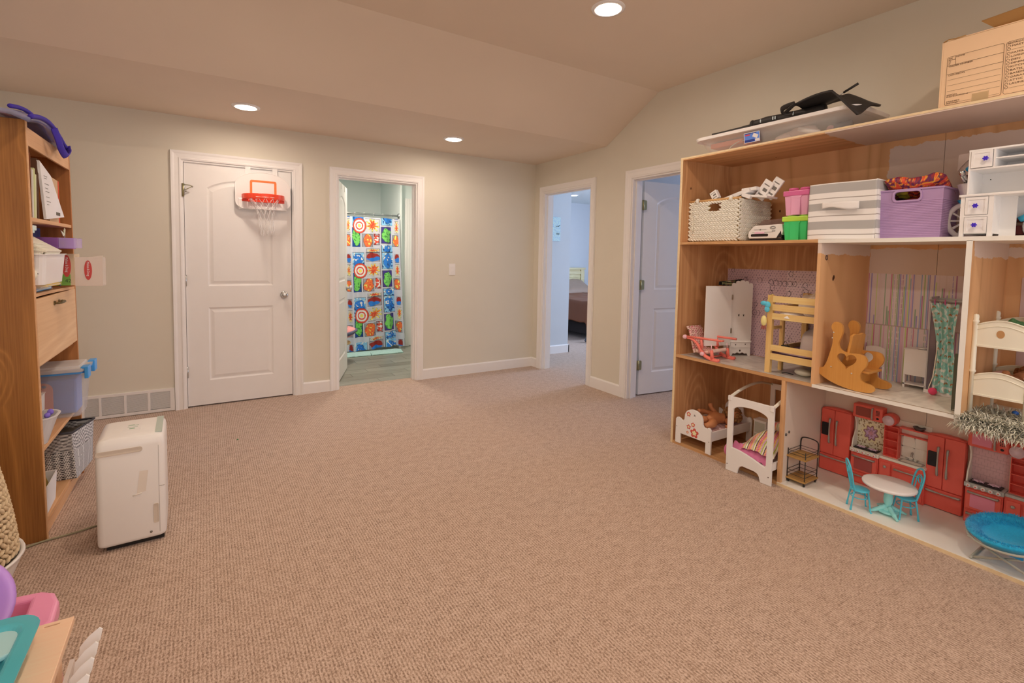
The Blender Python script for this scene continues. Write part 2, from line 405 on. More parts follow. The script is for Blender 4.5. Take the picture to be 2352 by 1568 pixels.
# door casings: fluted profile mitred round the opening
def casing(name, a0, a1, top, plane, wall):
    """a0,a1 opening edges along the wall; wall 'A' (y=plane, facing -y) or 'B' (x=plane, facing -x)"""
    w = .07
    prof = [(0, .004), (0, .012), (.012, .015), (.02, .011), (.045, .013), (.056, .017), (w, .019), (w, 0), (0, 0)]   # (out from opening, proud of wall)
    path = [(a0, 0, -1, 0), (a0, top, -1, 1), (a1, top, 1, 1), (a1, 0, 1, 0)]
    vs = []; n = len(prof)
    for a, z, sa, sz in path:
        for u, d in prof:
            q = (a+sa*u, z+(u if sz else 0)); vs.append((q[0], plane-d, q[1]) if wall == 'A' else (plane-d, q[0], q[1]))
    fs = [(i*n+j, i*n+(j+1) % n, (i+1)*n+(j+1) % n, (i+1)*n+j) for i in range(3) for j in range(n)]
    fs += [tuple(range(n)), tuple(range(3*n, 4*n))]
    g = G().add(vs, fs)
    # jamb lining and stop
    j = .014
    def bx(a, b, d0, d1, z0, z1):
        if wall == 'A': g.box(a, b, plane+d0, plane+d1, z0, z1)
        else: g.box(plane+d0, plane+d1, a, b, z0, z1)
    bx(a0-.001, a0+j, -.002, TH+.002, 0, top); bx(a1-j, a1+.001, -.002, TH+.002, 0, top); bx(a0+j, a1-j, -.002, TH+.002, top-j, top)
    return g, bx
def stops(bx, a0, a1, top, d0, d1):
    j = .014; s = .011
    bx(a0+j, a0+j+s, d0, d1, 0, top-j); bx(a1-j-s, a1-j, d0, d1, 0, top-j); bx(a0+j+s, a1-j-s, d0, d1, top-j-s, top-j)
g, bx = casing('trim', D1[0], D1[1], DH, 0, 'A'); stops(bx, D1[0], D1[1], DH, .05, .07); struct('trim_1', g, m_trim)
g, bx = casing('trim', D2[0], D2[1], DH, 0, 'A'); stops(bx, D2[0], D2[1], DH, .035, .07); struct('trim_2', g, m_trim)
g, bx = casing('trim', D3[0], D3[1], DH, 0, 'B'); stops(bx, D3[0], D3[1], DH, .035, .07); t3 = struct('trim_3', g, m_trim)
g, bx = casing('trim', D4[0], D4[1], DH, 0, 'B'); stops(bx, D4[0], D4[1], DH, .035, .07); struct('trim_4', g, m_trim)
g = G().obox((.055, D3[1]-.0155, .93), (.026, .003, .06)); part('strike_plate', g, m_brass, t3)
g = G().obox((.055, D3[1]-.018, .93), (.010, .003, .026)); part('strike_hole', g, m_dark, t3)
# panelled door, built closed: hinge edge at x=0, slab to x=w, faces -y
def make_door(name, w, loc, rz, hinge_side, knob=True, hinges=True, mirror=False, hinge_mat=None, knob_y=None):
    h = 2.012; t = .035
    root = bpy.data.objects.new(name, None); COL.objects.link(root); root.location = loc; root.rotation_euler = (0, 0, rz); root['kind'] = 'structure'
    sg = -1 if mirror else 1
    X0, X1 = sorted((0, sg*w)); a0, a1 = X0+.155, X1-.155
    arch = [(a0, 1.845-.03)]+[(a0+(a1-a0)*i/16, 1.815+.072*sin(pi*i/16)**.8) for i in range(1, 16)]+[(a1, 1.815)]
    up = [(a1, 1.0), (a0, 1.0)]+arch
    lo = [(a0, .205), (a1, .205), (a1, .82), (a0, .82)]
    def inset(p, d):
        cx = sum(q[0] for q in p)/len(p); cz = (min(q[1] for q in p)+max(q[1] for q in p))/2
        hx = (max(q[0] for q in p)-min(q[0] for q in p))/2; hz = (max(q[1] for q in p)-min(q[1] for q in p))/2
        return [(cx+(q[0]-cx)*(hx-d)/hx, cz+(q[1]-cz)*(hz-d)/hz) for q in p]
    g = G().cut([[(X0, 0), (X1, 0), (X1, h), (X0, h)], up, lo], t, T((0, t/2, 0), UP_XZ))
    for yy, sgn in ((0, 1), (t, -1)):
        for P in (up, lo):
            rings = [(P, 0), (inset(P, .012), .007), (inset(P, .020), .007), (inset(P, .042), .0015)]
            n = len(P); vs = [(q[0], yy+sgn*d, q[1]) for r, d in rings for q in r]
            fs = [(i*n+j, i*n+(j+1) % n, (i+1)*n+(j+1) % n, (i+1)*n+j) for i in range(3) for j in range(n)]+[tuple(range(3*n, 4*n))]
            g.add(vs, fs)
    g2 = g; slab = part('slab', g2, m_door, root, loc=(0, 0, .012)); slab['kind'] = 'structure'
    if knob:
        kx = sg*(w-.065)
        for side in (-1, 1):
            pr = [(.0, 0), (.03, 0), (.032, .003), (.031, .007), (.014, .009), (.011, .02), (.013, .028), (.024, .034), (.028, .045), (.026, .056), (.018, .062), (.004, .064), (0, .0642)]
            y = 0 if side < 0 else t
            mx = T((kx, y, .925), (pi/2 if side < 0 else -pi/2, 0, 0))
            part('door_knob', G().lathe(pr, 24, mx=mx), m_brass, root)
        part('latch', G().box(sg*w-.001, sg*w+.003, t/2-.012, t/2+.012, .89, .95), m_brass, root)
    if hinges:
        for z in (1.80, 1.06, .30):
            g = G().tube([(0, hinge_side, z-.045), (0, hinge_side, z+.045)], .007, 10)
            g.box(-.034*1, .034, hinge_side-.001*(1 if hinge_side < 0 else -1), hinge_side+.003*(1 if hinge_side < 0 else -1), z-.045, z+.045) if False else None
            part('hinge', g, hinge_mat or m_brass, root)
    return root
d1 = make_door('door_1', .835-.034, (D1[0]+.017, .012, 0), 0, -.004, hinge_mat=m_brass)
d2 = make_door('door_2', .795-.034+.004, (D2[0]+.02, .118, 0), radians(69), .04, hinges=False)
part('coat_hook', G().tube([(.05, .035, 2.02), (.05, .041, 2.02), (.05, .042, 1.95)], .006, 6).tube([(.12, .035, 2.02), (.12, .041, 2.02), (.12, .042, 1.95)], .006, 6) if False else
     G().box(.30, .32, -.004, .0, 1.96, 2.024).box(.55, .57, -.004, .0, 1.96, 2.024), m_door, d2)
for z in (1.80, 1.06, .30): part('hinge', G().box(-.018, -.014, -.085, -.02, z-.045, z+.045).tube([(-.010, 0, z-.045), (-.010, 0, z+.045)], .007, 8), m_brass, d2, rot=(0, 0, -radians(69)))
# door 4 stands open into the bedroom beyond
d4 = make_door('door_4', .76, (.168, D4[1]+.004, 0), radians(-6.6), 0, hinges=False, knob=True)
for z in (1.80, 1.06, .30):
    g = G().tube([(0, 0, z-.047), (0, 0, z+.047)], .006, 8)
    g.cut([rrect(-.042, .036, z-.045, z+.045, .012)], .003, T((0, .004, 0), UP_XZ))
    h = part('hinge', g, m_brass2, None, loc=(.140, D4[1]-.016, 0), rot=(0, 0, radians(-14))); h.parent = d4; h.matrix_parent_inverse = (Matrix.Translation(d4.location) @ d4.rotation_euler.to_matrix().to_4x4()).inverted()
# clip on the closed door's top hinge
t = thing('hinge_door_stop', 'brass hinge pin door stop on top hinge of the closed white door', 'door stop', (D1[0]+.010, -.004, 1.80))
part('arm', G().tube([(0, -.004, .035), (.05, -.03, .03), (.062, -.03, .022)], .003, 6, curve=3).tube([(.0, -.01, -.01), (.03, -.03, .0), (.06, -.032, .02)], .003, 6), m_brass2, t)
part('hinge_barrel', G().tube([(0, -.002, -.06), (0, -.002, .045)], .008, 10), m_brass2, t)
part('rubber_tip', G().ball((.064, -.031, .021), .007, 8).ball((.02, -.012, -.018), .006, 8), M('grey_rubber', '#8c7a66', .7), t)
# switch
t = thing('light_switch', 'white rocker light switch on wall right of the bathroom doorway', 'light switch', (-1.068, 0, 1.154))
part('plate', G().box(-.038, .038, -.006, 0, -.062, .062), m_trim, t, bevel=.003)
part('rocker', G().box(-.017, .017, -.010, -.005, -.034, .034).box(-.006, .006, -.0125, -.009, -.026, -.020), m_door, t, bevel=.0015)
# long return grille
t = thing('return_vent', 'long white louvred return air grille low on wall left of closed door', 'vent', (-4.128, 0, .006))
fr = G(); secs = []; xs = [.028, .118, .268, .418, .549]
holes = [(.014, .100), (.115, .253), (.268, .402), (.418, .550)]
fr.cut([[(0, 0), (.58, 0), (.58, .182), (0, .182)]]+[[(a, .022), (b, .022), (b, .162), (a, .162)] for a, b in holes], .012, T((0, -.006, 0), UP_XZ))
part('frame', fr, m_trim, t, bevel=.002)
part('duct_shade_sheet', G().box(.005, .575, -.0008, -.0002, .01, .172), M('duct_shadow', '#4a3a2c', .9), t)  # thin dark sheet, its colour stands in for shade behind the louvres
for a, b in holes:
    g = G()
    for k in range(19):
        z = .026+k*.0074; g.box(a, b, -.0095, -.0085, z, z+.0034).add([(a, -.009, z), (b, -.009, z), (b, -.002, z+.006), (a, -.002, z+.006)], [(0, 1, 2, 3)])
    part('louvres', g, m_trim, t, stuff=True)
# recessed lights
for i, (x, y, z) in enumerate(LAMPS):
    lab = ['round recessed ceiling light above the closed white door', 'round recessed ceiling light nearest the back right corner',
           'round recessed light in the raised ceiling above the open carpet', 'round recessed ceiling light over the bookcase side of the room',
           'round recessed ceiling light over the kitchen end of the dollhouse', 'round recessed ceiling light right above the camera'][i]
    t = thing('recessed_light', lab, 'ceiling light', (x, y, z), group='recessed ceiling lights')
    part('trim_ring', G().lathe([(.068, -.004), (.072, -.010), (.094, -.006), (.096, 0)], 40, cap=False), m_trim, t)
    part('lens', G().lathe([(0, -.0035), (.068, -.0035), (.068, -.002), (0, -.002)], 32, smooth=False), glow('lamp_lens_%d' % int(LAMP_POWER[i]*10), WARM, LAMP_POWER[i]/(pi*pi*.066**2)), t)

# ---------------------------------------------------------------- bathroom beyond door 2
BX0, BX1 = -2.62, -.55
g = G().box(BX0, -1.03, 2.62, 2.72, 0, 2.46).box(BX0-.1, BX0, TH, 2.72, 0, 2.46)
g.box(-1.03, BX1+.1, 1.86, 2.72, 0, 2.46).box(BX1, BX1+.1, TH, 1.86, 0, 2.46).box(BX0-.1, BX1+.1, 1.86, 1.862, 2.45, 2.46)
struct('wall_bathroom', g, m_bathwall)
struct('ceiling_bathroom', G().box(BX0-.1, BX1+.1, TH, 2.72, 2.44, 2.50), M('bath_ceiling_paint', '#cfc3ae', .8, var=.02))
g = G().prism([(1.86, 0), (1.846, 0), (1.846, .10), (1.854, .115), (1.86, .115)], 0, -1.03, -.92); struct('baseboard_bathroom', g, m_trim)
g, bx = casing('trim', -.85, -.10, 2.03, 1.86, 'A'); 
struct('trim_5', G().box(-.925, -.855, 1.842, 1.86, 0, 2.09).box(-.855, BX1, 1.842, 1.86, 2.02, 2.09).box(-.915, -.89, 1.836, 1.86, 0, 2.08), m_trim, bevel=.004)
struct('door_5', G().box(-.855, BX1, 1.85, 1.87, .01, 2.02), m_door)
fl = struct('floor_bathroom', G().box(BX0, BX1, TH, 2.62, -.05, -.004), M('grey_grout', '#8f8270', .8, k=.9))
def planktile():
    n = NT('grey_plank_tile'); oi = n.n('ObjectInfo'); co = n.n('TexCoord').outputs['Object']
    mp = n.n('Mapping'); n.l(co, mp.inputs[0]); mp.inputs['Scale'].default_value = (3, 60, 1)
    off = n.n('CombineXYZ'); n.l(n.math('MULTIPLY', oi.outputs['Random'], 40), off.inputs[0]); n.l(off.outputs[0], mp.inputs['Location'])
    f = n.noise(mp.outputs[0], 1, 4, .6); v = n.math('ADD', n.math('MULTIPLY', f, .8), n.math('MULTIPLY', oi.outputs['Random'], .25), True)
    n.base(n.ramp(v, [(.2, alb('#5d5040', .9)), (.8, alb('#948672', .9))])); n.pr(.4); return n.m
m_tile = planktile(); tw, tl = .152, .61
tm = mesh('tile', G().prism([(-tl/2+.0015, -tw/2+.0015), (tl/2-.0015, -tw/2+.0015), (tl/2-.0015, tw/2-.0015), (-tl/2+.0015, tw/2-.0015)], 2, -.004, .0), m_tile)
r_ = 0; y = TH+tw/2
while y < 1.86:
    x = BX0+tl/2+(r_ % 3)*.203-.4
    while x-tl/2 < BX1:
        a, b = max(x-tl/2, BX0), min(x+tl/2, BX1)
        if b-a > .05:
            o = bpy.data.objects.new('tile', tm if b-a > tl-.001 else mesh('tile', G().box(a-x+.0015, b-x-.0015, -tw/2+.0015, tw/2-.0015, -.004, 0), m_tile))
            COL.objects.link(o); o.location = (x, y, RND.uniform(0, .0006)); o.parent = fl; o['kind'] = 'structure'
        x += tl
    y += tw; r_ += 1
# curtain rod, rings and the printed curtain (bright comic-style panels, plain shapes only)
t = thing('curtain_rod', 'chrome shower curtain rod with a round end bracket', 'curtain rod', (0, 0, 0))
part('rod', G().tube([(BX0, 1.79, 1.835), (-1.034, 1.79, 1.835)], .0125, 14), m_brass, t)
part('end_bracket', G().lathe([(.0, 0), (.036, 0), (.036, -.006), (.022, -.02), (.016, -.024)], 24, mx=T((-1.030, 1.79, 1.835), (0, pi/2, 0))), m_brass, t)
struct('wall_bathroom', G().box(-1.03, -1.0, 1.76, 1.862, 0, 2.44), m_bathwall)
def comic(u, v):
    """u across, v down; repeat of light gutters and rectangular panels with bright abstract shapes"""
    x = u*1.42; y = v*1.78; X = x % .70; Y = (y+.13) % .60
    grey = alb('#b9a9a4'); red = alb('#c8402a'); dred = alb('#8c2018'); blue = alb('#2467a6'); dblue = alb('#123a6e'); green = alb('#6fae4c'); dgreen = alb('#3f7a34')
    purple = alb('#3a2a66'); org = alb('#d9602c'); yel = alb('#e0c050'); sky = alb('#7c9fc4'); wht = alb('#d8cfcc'); blk = alb('#1c1820'); tan = alb('#8d7f7c')
    nz = mnoise.noise(Vector((x*14, y*14, 2)))*.5; n2 = mnoise.noise(Vector((x*38, y*38, 5)))
    P = [(.02,.19,.00,.25,sky,'B'),(.21,.42,.0,.13,tan,'R'),(.21,.42,.145,.33,wht,'X'),(.44,.62,.0,.23,sky,'B'),(.64,.70,.02,.14,tan,'R'),(.64,.70,.16,.34,wht,'X'),
         (.02,.14,.27,.53,dblue,'G'),(.16,.32,.35,.53,tan,'O'),(.335,.42,.345,.50,tan,'W'),(.44,.60,.25,.48,purple,'G'),(.62,.70,.36,.52,tan,'O'),(.22,.42,.55,.60,wht,'X'),(.44,.62,.50,.60,sky,'B')]
    dx, dy = X-.13, Y-.245; d = sqrt(dx*dx+(dy*.95)**2)          # a round red and white target overlapping its panel
    if d < .098:
        if d > .094: return blk
        return red if d > .074 else wht if d > .052 else red if d > .036 else yel if d < .02 else wht
    for x0, x1, y0, y1, bg, kd in P:
        if x0 < X < x1 and y0 < Y < y1:
            cx, cy = (x0+x1)/2, (y0+y1)/2; a = (X-cx)/(x1-x0)*2; b = (Y-cy)/(y1-y0)*2; r = sqrt(a*a+b*b)+nz*.7
            if min(X-x0, x1-X, Y-y0, y1-Y) < .003: return blk
            if kd == 'B': return blk if .78 < r < .82 else (blue if r < .8 else sky) if n2 < .25 else (wht if b < 0 else dblue)
            if kd == 'G': return blk if .86 < r < .9 else (green if n2 < .2 else dgreen) if r < .88 else bg
            if kd == 'O': return (org if n2 < .12 else red if n2 < .3 else yel) if r < .9 else blk if r < .95 else bg
            if kd == 'R': return (dred if b < .1+nz else blue) if r < .95 else bg
            if kd == 'W': return (wht if n2 > .1 else red) if r < .8 else dred if n2 < 0 else tan
            ang = math.atan2(b, a); st = .75+.25*sin(ang*9)
            return (red if n2 < .15 else org) if r < st*.7 else (yel if r < st*.9 else blk if r < st*.95 else (wht if (int(x*220)+int(y*220)) % 2 else tan))
    return grey
def fcurt(u, v):
    x0 = -2.35; wid = 1.315+.07*max(0, v-.25)
    x = x0+wid*u; fold = .018*sin(u*34+1.0)+.012*sin(u*71)+(.035*sin((u-.86)*34) if u > .80 else 0)
    return (x, 1.760+fold*(.5+.6*v)-.07*v, 1.79-1.755*v+.015*sin(u*9)*v)
g = G(); ink = []; sheetprint(g, fcurt, comic, 300, 400, ink)
solo('shower_curtain', 'shower curtain printed with red, green and blue comic panels', 'curtain', g, printed('printed_curtain_cloth', .55), ink=ink)
rg = G().tube([(.017*cos(radians(a)), 0, .017*sin(radians(a))) for a in range(-60, 271, 22)], .0028, 6)
rm = M('clear_ring_plastic', '#e6ddd0', .2); r0 = None
for i, u in enumerate((.03, .14, .25, .36, .47, .55, .64, .74, .83, .93)):
    p = fcurt(u, 0)
    o = solo('curtain_ring', 'small white plastic ring holding the comic shower curtain', 'curtain ring', rg, rm, group='shower curtain rings') if not r0 else r0.copy()
    if r0: COL.objects.link(o)
    else: r0 = o
    o.location = (p[0], 1.79, 1.833); o.rotation_euler = (0, .1*(i % 3-1), .5*(i % 2))
def fmat(u, v): return (-1.95+.88*u+(.05*(v-.5) if u > .5 else 0), 1.41+.24*v, .006+.012*min(1, 12*min(u, 1-u, v, 1-v))+.004*mnoise.noise(Vector((u*60, v*25, 0))))
solo('bath_mat', 'pale mint shaggy bath mat below the comic curtain', 'bath mat', G().sheet(fmat, 120, 50, thick=.012), M('mint_pile', '#a9b7a4', .95, bump=.6, bs=300, var=.12, vs=90), loc=(0, 0, .004))
t = thing('step_stool', 'small round wooden stool behind the bathroom door', 'stool', (-2.0, 1.22, 0))
for a in (35, 125, 215, 305):
    c, s_ = cos(radians(a)), sin(radians(a)); part('leg', G().tube([(.13*c, .13*s_, 0), (.09*c, .09*s_, .22)], [.011, .014], 10), wood('light_stool_wood', '#c9a06c', '#a87c48', 2, 3), t)
part('seat', G().lathe([(0, .22), (.155, .22), (.165, .226), (.165, .24), (.158, .248), (0, .25)], 28), MATS['light_stool_wood'], t)
t = thing('ladybug_cushion', 'pink and grey spotted plush cushion on the round stool', 'cushion', (-1.98, 1.20, .275), rot=(0, -.16, 0))
part('body', G().ball((.02, 0, .075), (.20, .17, .075), 24), M('pink_plush', '#d98478', .9, bump=.3, bs=200), t)
part('rim', G().lathe([(.16, .035), (.20, .045), (.235, .07), (.24, .085), (.225, .095), (.19, .08)], 28, sy=.85), M('grey_plush', '#5b5560', .9), t)
for a, b in ((.3, .2), (1.2, .7), (5.8, .5), (5.1, .8), (.2, .85), (2.2, .5)):
    x, y = .18*b*cos(a), .15*b*sin(a); part('spot', G().ball((.02+x, y, .075+.072*sqrt(max(.05, 1-b*b))), (.026, .024, .008), 10), M('brown_plush', '#6b4638', .9), t)

# ---------------------------------------------------------------- bedroom beyond doors 3 and 4
g = G().box(TH, .93, .466, .58, 0, 2.46).box(.82, .93, .58, BEDY, 0, 2.46)
g.box(.93, BEDX, BEDY, BEDY+.1, 0, 2.46)
g.box(BEDX, BEDX+.1, -3.3, -3.0, 0, 2.46).box(BEDX, BEDX+.1, -2.0, -1.1, 0, 2.46).box(BEDX, BEDX+.1, 0.4, BEDY, 0, 2.46).box(BEDX, BEDX+.1, -1.1, .4, 0, .8).box(BEDX, BEDX+.1, -1.1, .4, 2.1, 2.46).box(BEDX, BEDX+.1, -3.0, -2.0, 0, .8).box(BEDX, BEDX+.1, -3.0, -2.0, 2.1, 2.46).box(TH, BEDX, -1.36, -1.25, 0, 2.46)
g.box(TH, BEDX, -3.4, -3.3, 0, 2.46)
struct('wall_bedroom', g, m_bedwall)
struct('ceiling_bedroom', G().box(TH, BEDX+.1, -3.4, BEDY+.1, 2.44, 2.5), M('bedroom_ceiling_paint', '#cdbfae', .8, var=.02))
g = G().prism([(.466, 0), (.452, 0), (.452, .10), (.460, .112), (.466, .112)], 0, TH, .944).box(.93, .944, .452, 1.9, 0, .108)
struct('baseboard_bedroom', g, m_trim)
for nm, ya, yb in (('window_1', -1.1, .4), ('window_4', -3.0, -2.0)):
    w_ = struct(nm, G().box(BEDX-.01, BEDX+.11, ya, ya+.05, .8, 2.1).box(BEDX-.01, BEDX+.11, yb-.05, yb, .8, 2.1).box(BEDX-.01, BEDX+.11, ya+.05, yb-.05, .8, .85).box(BEDX-.01, BEDX+.11, ya+.05, yb-.05, 2.05, 2.1).box(BEDX+.02, BEDX+.06, (ya+yb)/2-.02, (ya+yb)/2+.02, .85, 2.05), m_trim)
    part('pane', G().box(BEDX+.04, BEDX+.044, ya+.05, yb-.05, .85, 2.05), M('window_glass', '#ffffff', .0, var=0, trans=1), w_)
t = thing('recessed_light', 'round recessed ceiling light in the blue-lit bedroom beyond', 'ceiling light', (2.40, 2.20, 2.44), group='bedroom ceiling light')
part('trim_ring', G().lathe([(.068, -.004), (.072, -.010), (.094, -.006), (.096, 0)], 40, cap=False), m_trim, t)
part('lens', G().lathe([(0, -.0035), (.068, -.0035), (.068, -.002), (0, -.002)], 32, smooth=False), glow('lamp_lens_white', (.95, .96, 1), 55), t)
# wall sign
t = thing('wall_sign', 'pale patterned fabric wall sign with black script on the grey bedroom wall', 'sign', (.69, .464, 1.68))
g = G(); ink = []
def sg(u, v):
    a = alb('#a9b0b0', .75); b = alb('#8f999c', .75); return b if mnoise.noise(Vector((u*12, v*26, 1))) > .1 else a
sheetprint(g, lambda u, v: (-.11+.165*u, -.012, -.16+.32*v), sg, 30, 60, ink)
part('canvas', g, printed('printed_canvas', .8), t, ink=ink)
part('stretcher', G().box(-.11, .055, -.0115, 0, -.16, .16), M('canvas_edge', '#a3aaaa', .8), t)
part('lettering', G().text('love', .055, T((-.085, -.0125, .04), UP_XZ)).text('one', .05, T((-.075, -.0125, -.06), UP_XZ)).text('another', .02, T((-.075, -.0125, -.10), UP_XZ)), m_dark, t) if False else part('lettering', G().tube([(-.02, -.0135, .03), (0, -.0135, .04), (.02, -.0135, .035), (.035, -.0135, .05), (.05, -.0135, .045)], .0025, 5, curve=4).text('ne', .055, T((-.015, -.0128, -.075), UP_XZ)), m_dark, t)
# bed
t = thing('bed', 'bed with washed wooden panel headboard seen through the far doorway', 'bed', (2.55, .98, 0))
m_hb = wood('washed_oak', '#ceb082', '#aa8c60', 0, 2.5, k=.8, knots=False)
g = G().box(-.82, .82, 2.02, 2.07, .05, 1.06)
part('headboard', g, m_hb, t, bevel=.004)
part('cap_rail', G().box(-.86, .86, 1.99, 2.09, 1.06, 1.10).box(-.84, .84, 2.0, 2.02, .97, 1.03).box(-.84, .84, 2.0, 2.02, .80, .84).box(-.84, -.76, 2.0, 2.02, .5, .97).box(.76, .84, 2.0, 2.02, .5, .97).box(-.80, .80, 2.005, 2.02, .90, .915), m_hb, t, bevel=.004)
for x in (-.82, .74):
    part('post', G().box(x, x+.08, 1.99, 2.08, 0, 1.06), m_hb, t, bevel=.004)
part('base', G().box(-.76, .76, .05, 2.0, .10, .30), M('dark_bed_base', '#241a16', .8), t)
part('mattress', G().box(-.76, .76, .03, 2.0, .30, .52), M('mattress_ticking', '#c8b8a4', .8), t, bevel=.05)
t = thing('comforter', 'brown quilted comforter hanging over the foot of the bed', 'bedding', (2.55, .98, 0))
def fq(u, v):
    x = -.98+1.96*u; y = -.20+1.86*v; z = .60
    ex, ey = abs(x)-.78, .02-y
    if ex > 0: z -= min(ex*1.7, .32); x = math.copysign(.78+ex*.25, x)
    if ey > 0: z -= min(ey*1.8, .36); y = .02-ey*.25
    q = .014*abs(sin(u*15+v*4))*abs(sin(v*16-u*3)); return (x, y, z+q+.02*mnoise.noise(Vector((u*5, v*5, 3))))
part('quilt', G().sheet(fq, 80, 80, thick=-.02), M('brown_satin', '#6a402c', .5, k=1.0, lit=(.70, .74, .95)), t)
def fp(u, v):
    a, b = 2*u-1, 2*v-1; h = .075*(max(0, 1-a**4)*max(0, 1-b**4))**.5; return (a*.33, b*.23, h+.008*mnoise.noise(Vector((u*9, v*9, 1))))
for i, (x, lab) in enumerate(((-.36, 'grey rumpled satin pillow on the bed, left of the two'), (.36, 'grey rumpled satin pillow on the bed, right of the two'))):
    g = G().sheet(fp, 24, 20).sheet(lambda u, v: (fp(u, v)[0], fp(u, v)[1], -.6*fp(u, v)[2]), 24, 20)
    solo('pillow', lab, 'pillow', g, M('grey_satin', '#8c7c7a', .5, k=1, lit=(.70, .72, .9)), loc=(2.55+x, 2.74, .735), rot=(.5, 0, 0), group='pillows on the bed')
solo('shoe', 'small dark shoe with pale top lying by the bed foot', 'shoe', G().ball((0, 0, .03), (.05, .11, .03), 14).ball((0, .05, .05), (.04, .05, .035), 12), [M('dark_shoe', '#4c4a4c', .7)], loc=(1.72, .86, 0), rz=.8)
# ================================================================ LEFT SIDE
m_oak = wood('bookcase_oak', '#a8682f', '#6e3c18', 2, 2.1, .42, k=.86, rings=6)
m_oak_in = wood('bookcase_oak_inside', '#a06030', '#80471f', 2, 1.1, .5, k=.75, knots=False)
m_oak_edge = wood('bookcase_pale_edge', '#c98f60', '#b57a4c', 1, 1.5, .5, k=.9, knots=False)
m_white = M('white_plastic', '#e2cdb4', .35, k=.92, var=.02)
m_cream = M('cream_plastic', '#dcc096', .4, k=.85)
m_paper = M('white_paper', '#dcc8b4', .8, k=.88)
def clear(name, h, alpha=.35, rough=.15):
    if name in MATS: return MATS[name]
    n = NT(name); n.base(alb(h)); n.pr(rough, alpha=alpha, spec=.6); MATS[name] = n.m; return n.m
m_clear = clear('clear_plastic', '#d9d0cc', .20)
m_frost = clear('frosted_plastic', '#e0d2c4', .55, .3)
BCL = (-3.94, -1.88, 0)
t = thing('bookcase', 'tall oak bookcase with open shelves and a drop front door against the left side', 'bookcase', BCL, rot=(0, -.011, 0))
part('side_panel', G().box(-.40, 0, 0, .018, 0, 1.845), m_oak, t, bevel=.002)
part('side_panel', G().box(-.40, 0, .772, .790, 0, 1.845), m_oak_in, t, bevel=.002)
part('back_panel', G().box(-.40, -.394, .018, .772, .02, 1.82), m_oak_in, t)
part('edge_strip', G().box(-.001, .002, .0, .018, 0, 1.845), m_oak_edge, t)
part('top_board', G().box(-.394, -.012, .018, .772, 1.800, 1.818), m_oak_edge, t)
part('top_rail', G().box(-.012, -.001, .018, .772, 1.742, 1.82), m_oak_edge, t, bevel=.002)
for z0, z1, x1 in ((1.418, 1.436, -.003), (.762, .779, -.02), (.388, .405, -.006), (.065, .082, -.006)):
    part('shelf', G().box(-.394, x1, .018, .772, z0, z1), m_oak_edge, t, bevel=.002)
def desk(u, v): return (-.394+.392*u-.018*sin(pi*v)*u*0, .018+.754*v, 1.102-.012*v*v)
part('shelf', G().sheet(desk, 4, 10, thick=.014, smooth=False), m_oak_edge, t)
part('toe_kick', G().box(-.03, -.012, .018, .772, 0, .065).box(-.012, -.004, .018, .772, .058, .067), m_oak_edge, t)
dr = part('drop_door', G().box(-.018, .0, .021, .769, .781, 1.078), wood('door_maple', '#cf9d70', '#b98355', 1, .8, .45, k=.88), t, bevel=.002)
part('handle', G().tube([(0, .315, 1.035), (.020, .317, 1.036), (.024, .33, 1.037), (.020, .36, 1.038), (.024, .39, 1.038), (.020, .402, 1.037), (0, .405, 1.036)], [.005, .005, .007, .010, .007, .005, .005], 8, curve=3).box(0, .004, .305, .325, 1.026, 1.046).box(0, .004, .395, .415, 1.026, 1.046), M('antique_brass_handle', '#6b5535', .35, metal=1), dr)
def bc(x, y, z): return (BCL[0]+x-.011*z, BCL[1]+y, z)        # a point of the leaning bookcase
# --- on its top
def bagf(u, v):     # floppy open tote: quilted purple rim over the top
    y = -.10+.62*v; x = -.36+.40*u; z = 1.85+.045*sin(pi*min(1, v*1.1))*(.4+.6*u)-.02*v
    if u > .85: z -= (u-.85)*.18
    return bc(x, y, z)
t = thing('tote_bag', 'purple trimmed clear bag flopped over the top of the bookcase', 'bag', (0, 0, 0))
m_pur = M('dark_purple_webbing', '#33206a', .8, k=.75); m_bagclear = clear('bag_vinyl', '#8a7f90', .6)
part('body', G().sheet(lambda u, v: (bagf(u, v)[0], bagf(u, v)[1], bagf(u, v)[2]+.012), 14, 24, thick=.02), m_bagclear, t)
part('edge_binding', G().tube([(lambda q: (q[0], q[1], q[2]+.018))(bagf(1, v/12)) for v in range(13)], .010, 8, flat=1.0, curve=3).tube([(lambda q: (q[0]-.02, q[1], q[2]+.032))(bagf(.9, v/12)) for v in range(13)], .009, 8, curve=3), m_pur, t)
q = bagf(1, .55); q2 = bagf(1, .98)
part('handle', G().tube([(q[0]+.005, q[1], q[2]+.012), (q[0]+.016, q[1]+.015, q[2]-.035), (q[0]+.02, q[1]+.05, q[2]-.075), (q[0]+.022, q[1]+.13, q[2]-.095), (q[0]+.020, q[1]+.205, q[2]-.065), (q2[0]+.012, q2[1]-.03, q2[2]-.0), (q2[0]+.006, q2[1]-.01, q2[2]+.02)], .016, 8, flat=.28, curve=5), m_pur, t)
solo('red_cloth', 'crumpled coral red cloth behind the purple bag on the bookcase', 'cloth', G().sheet(lambda u, v: bc(-.14+.16*u, .20+.34*v, 1.90+.035*sin(pi*v)*(1-.3*u)+.012*mnoise.noise(Vector((u*5, v*9, 0)))-.05*v), 16, 24, thick=.004), M('coral_cloth', '#d05a58', .8, k=.8))
solo('cream_cushion', 'small cream cushion at the far end of the bookcase top', 'cushion', G().ball((0, 0, 0), (.05, .09, .035), 16), M('cream_cloth', '#d8c49c', .9, k=.85), loc=bc(-.10, .66, 1.853))
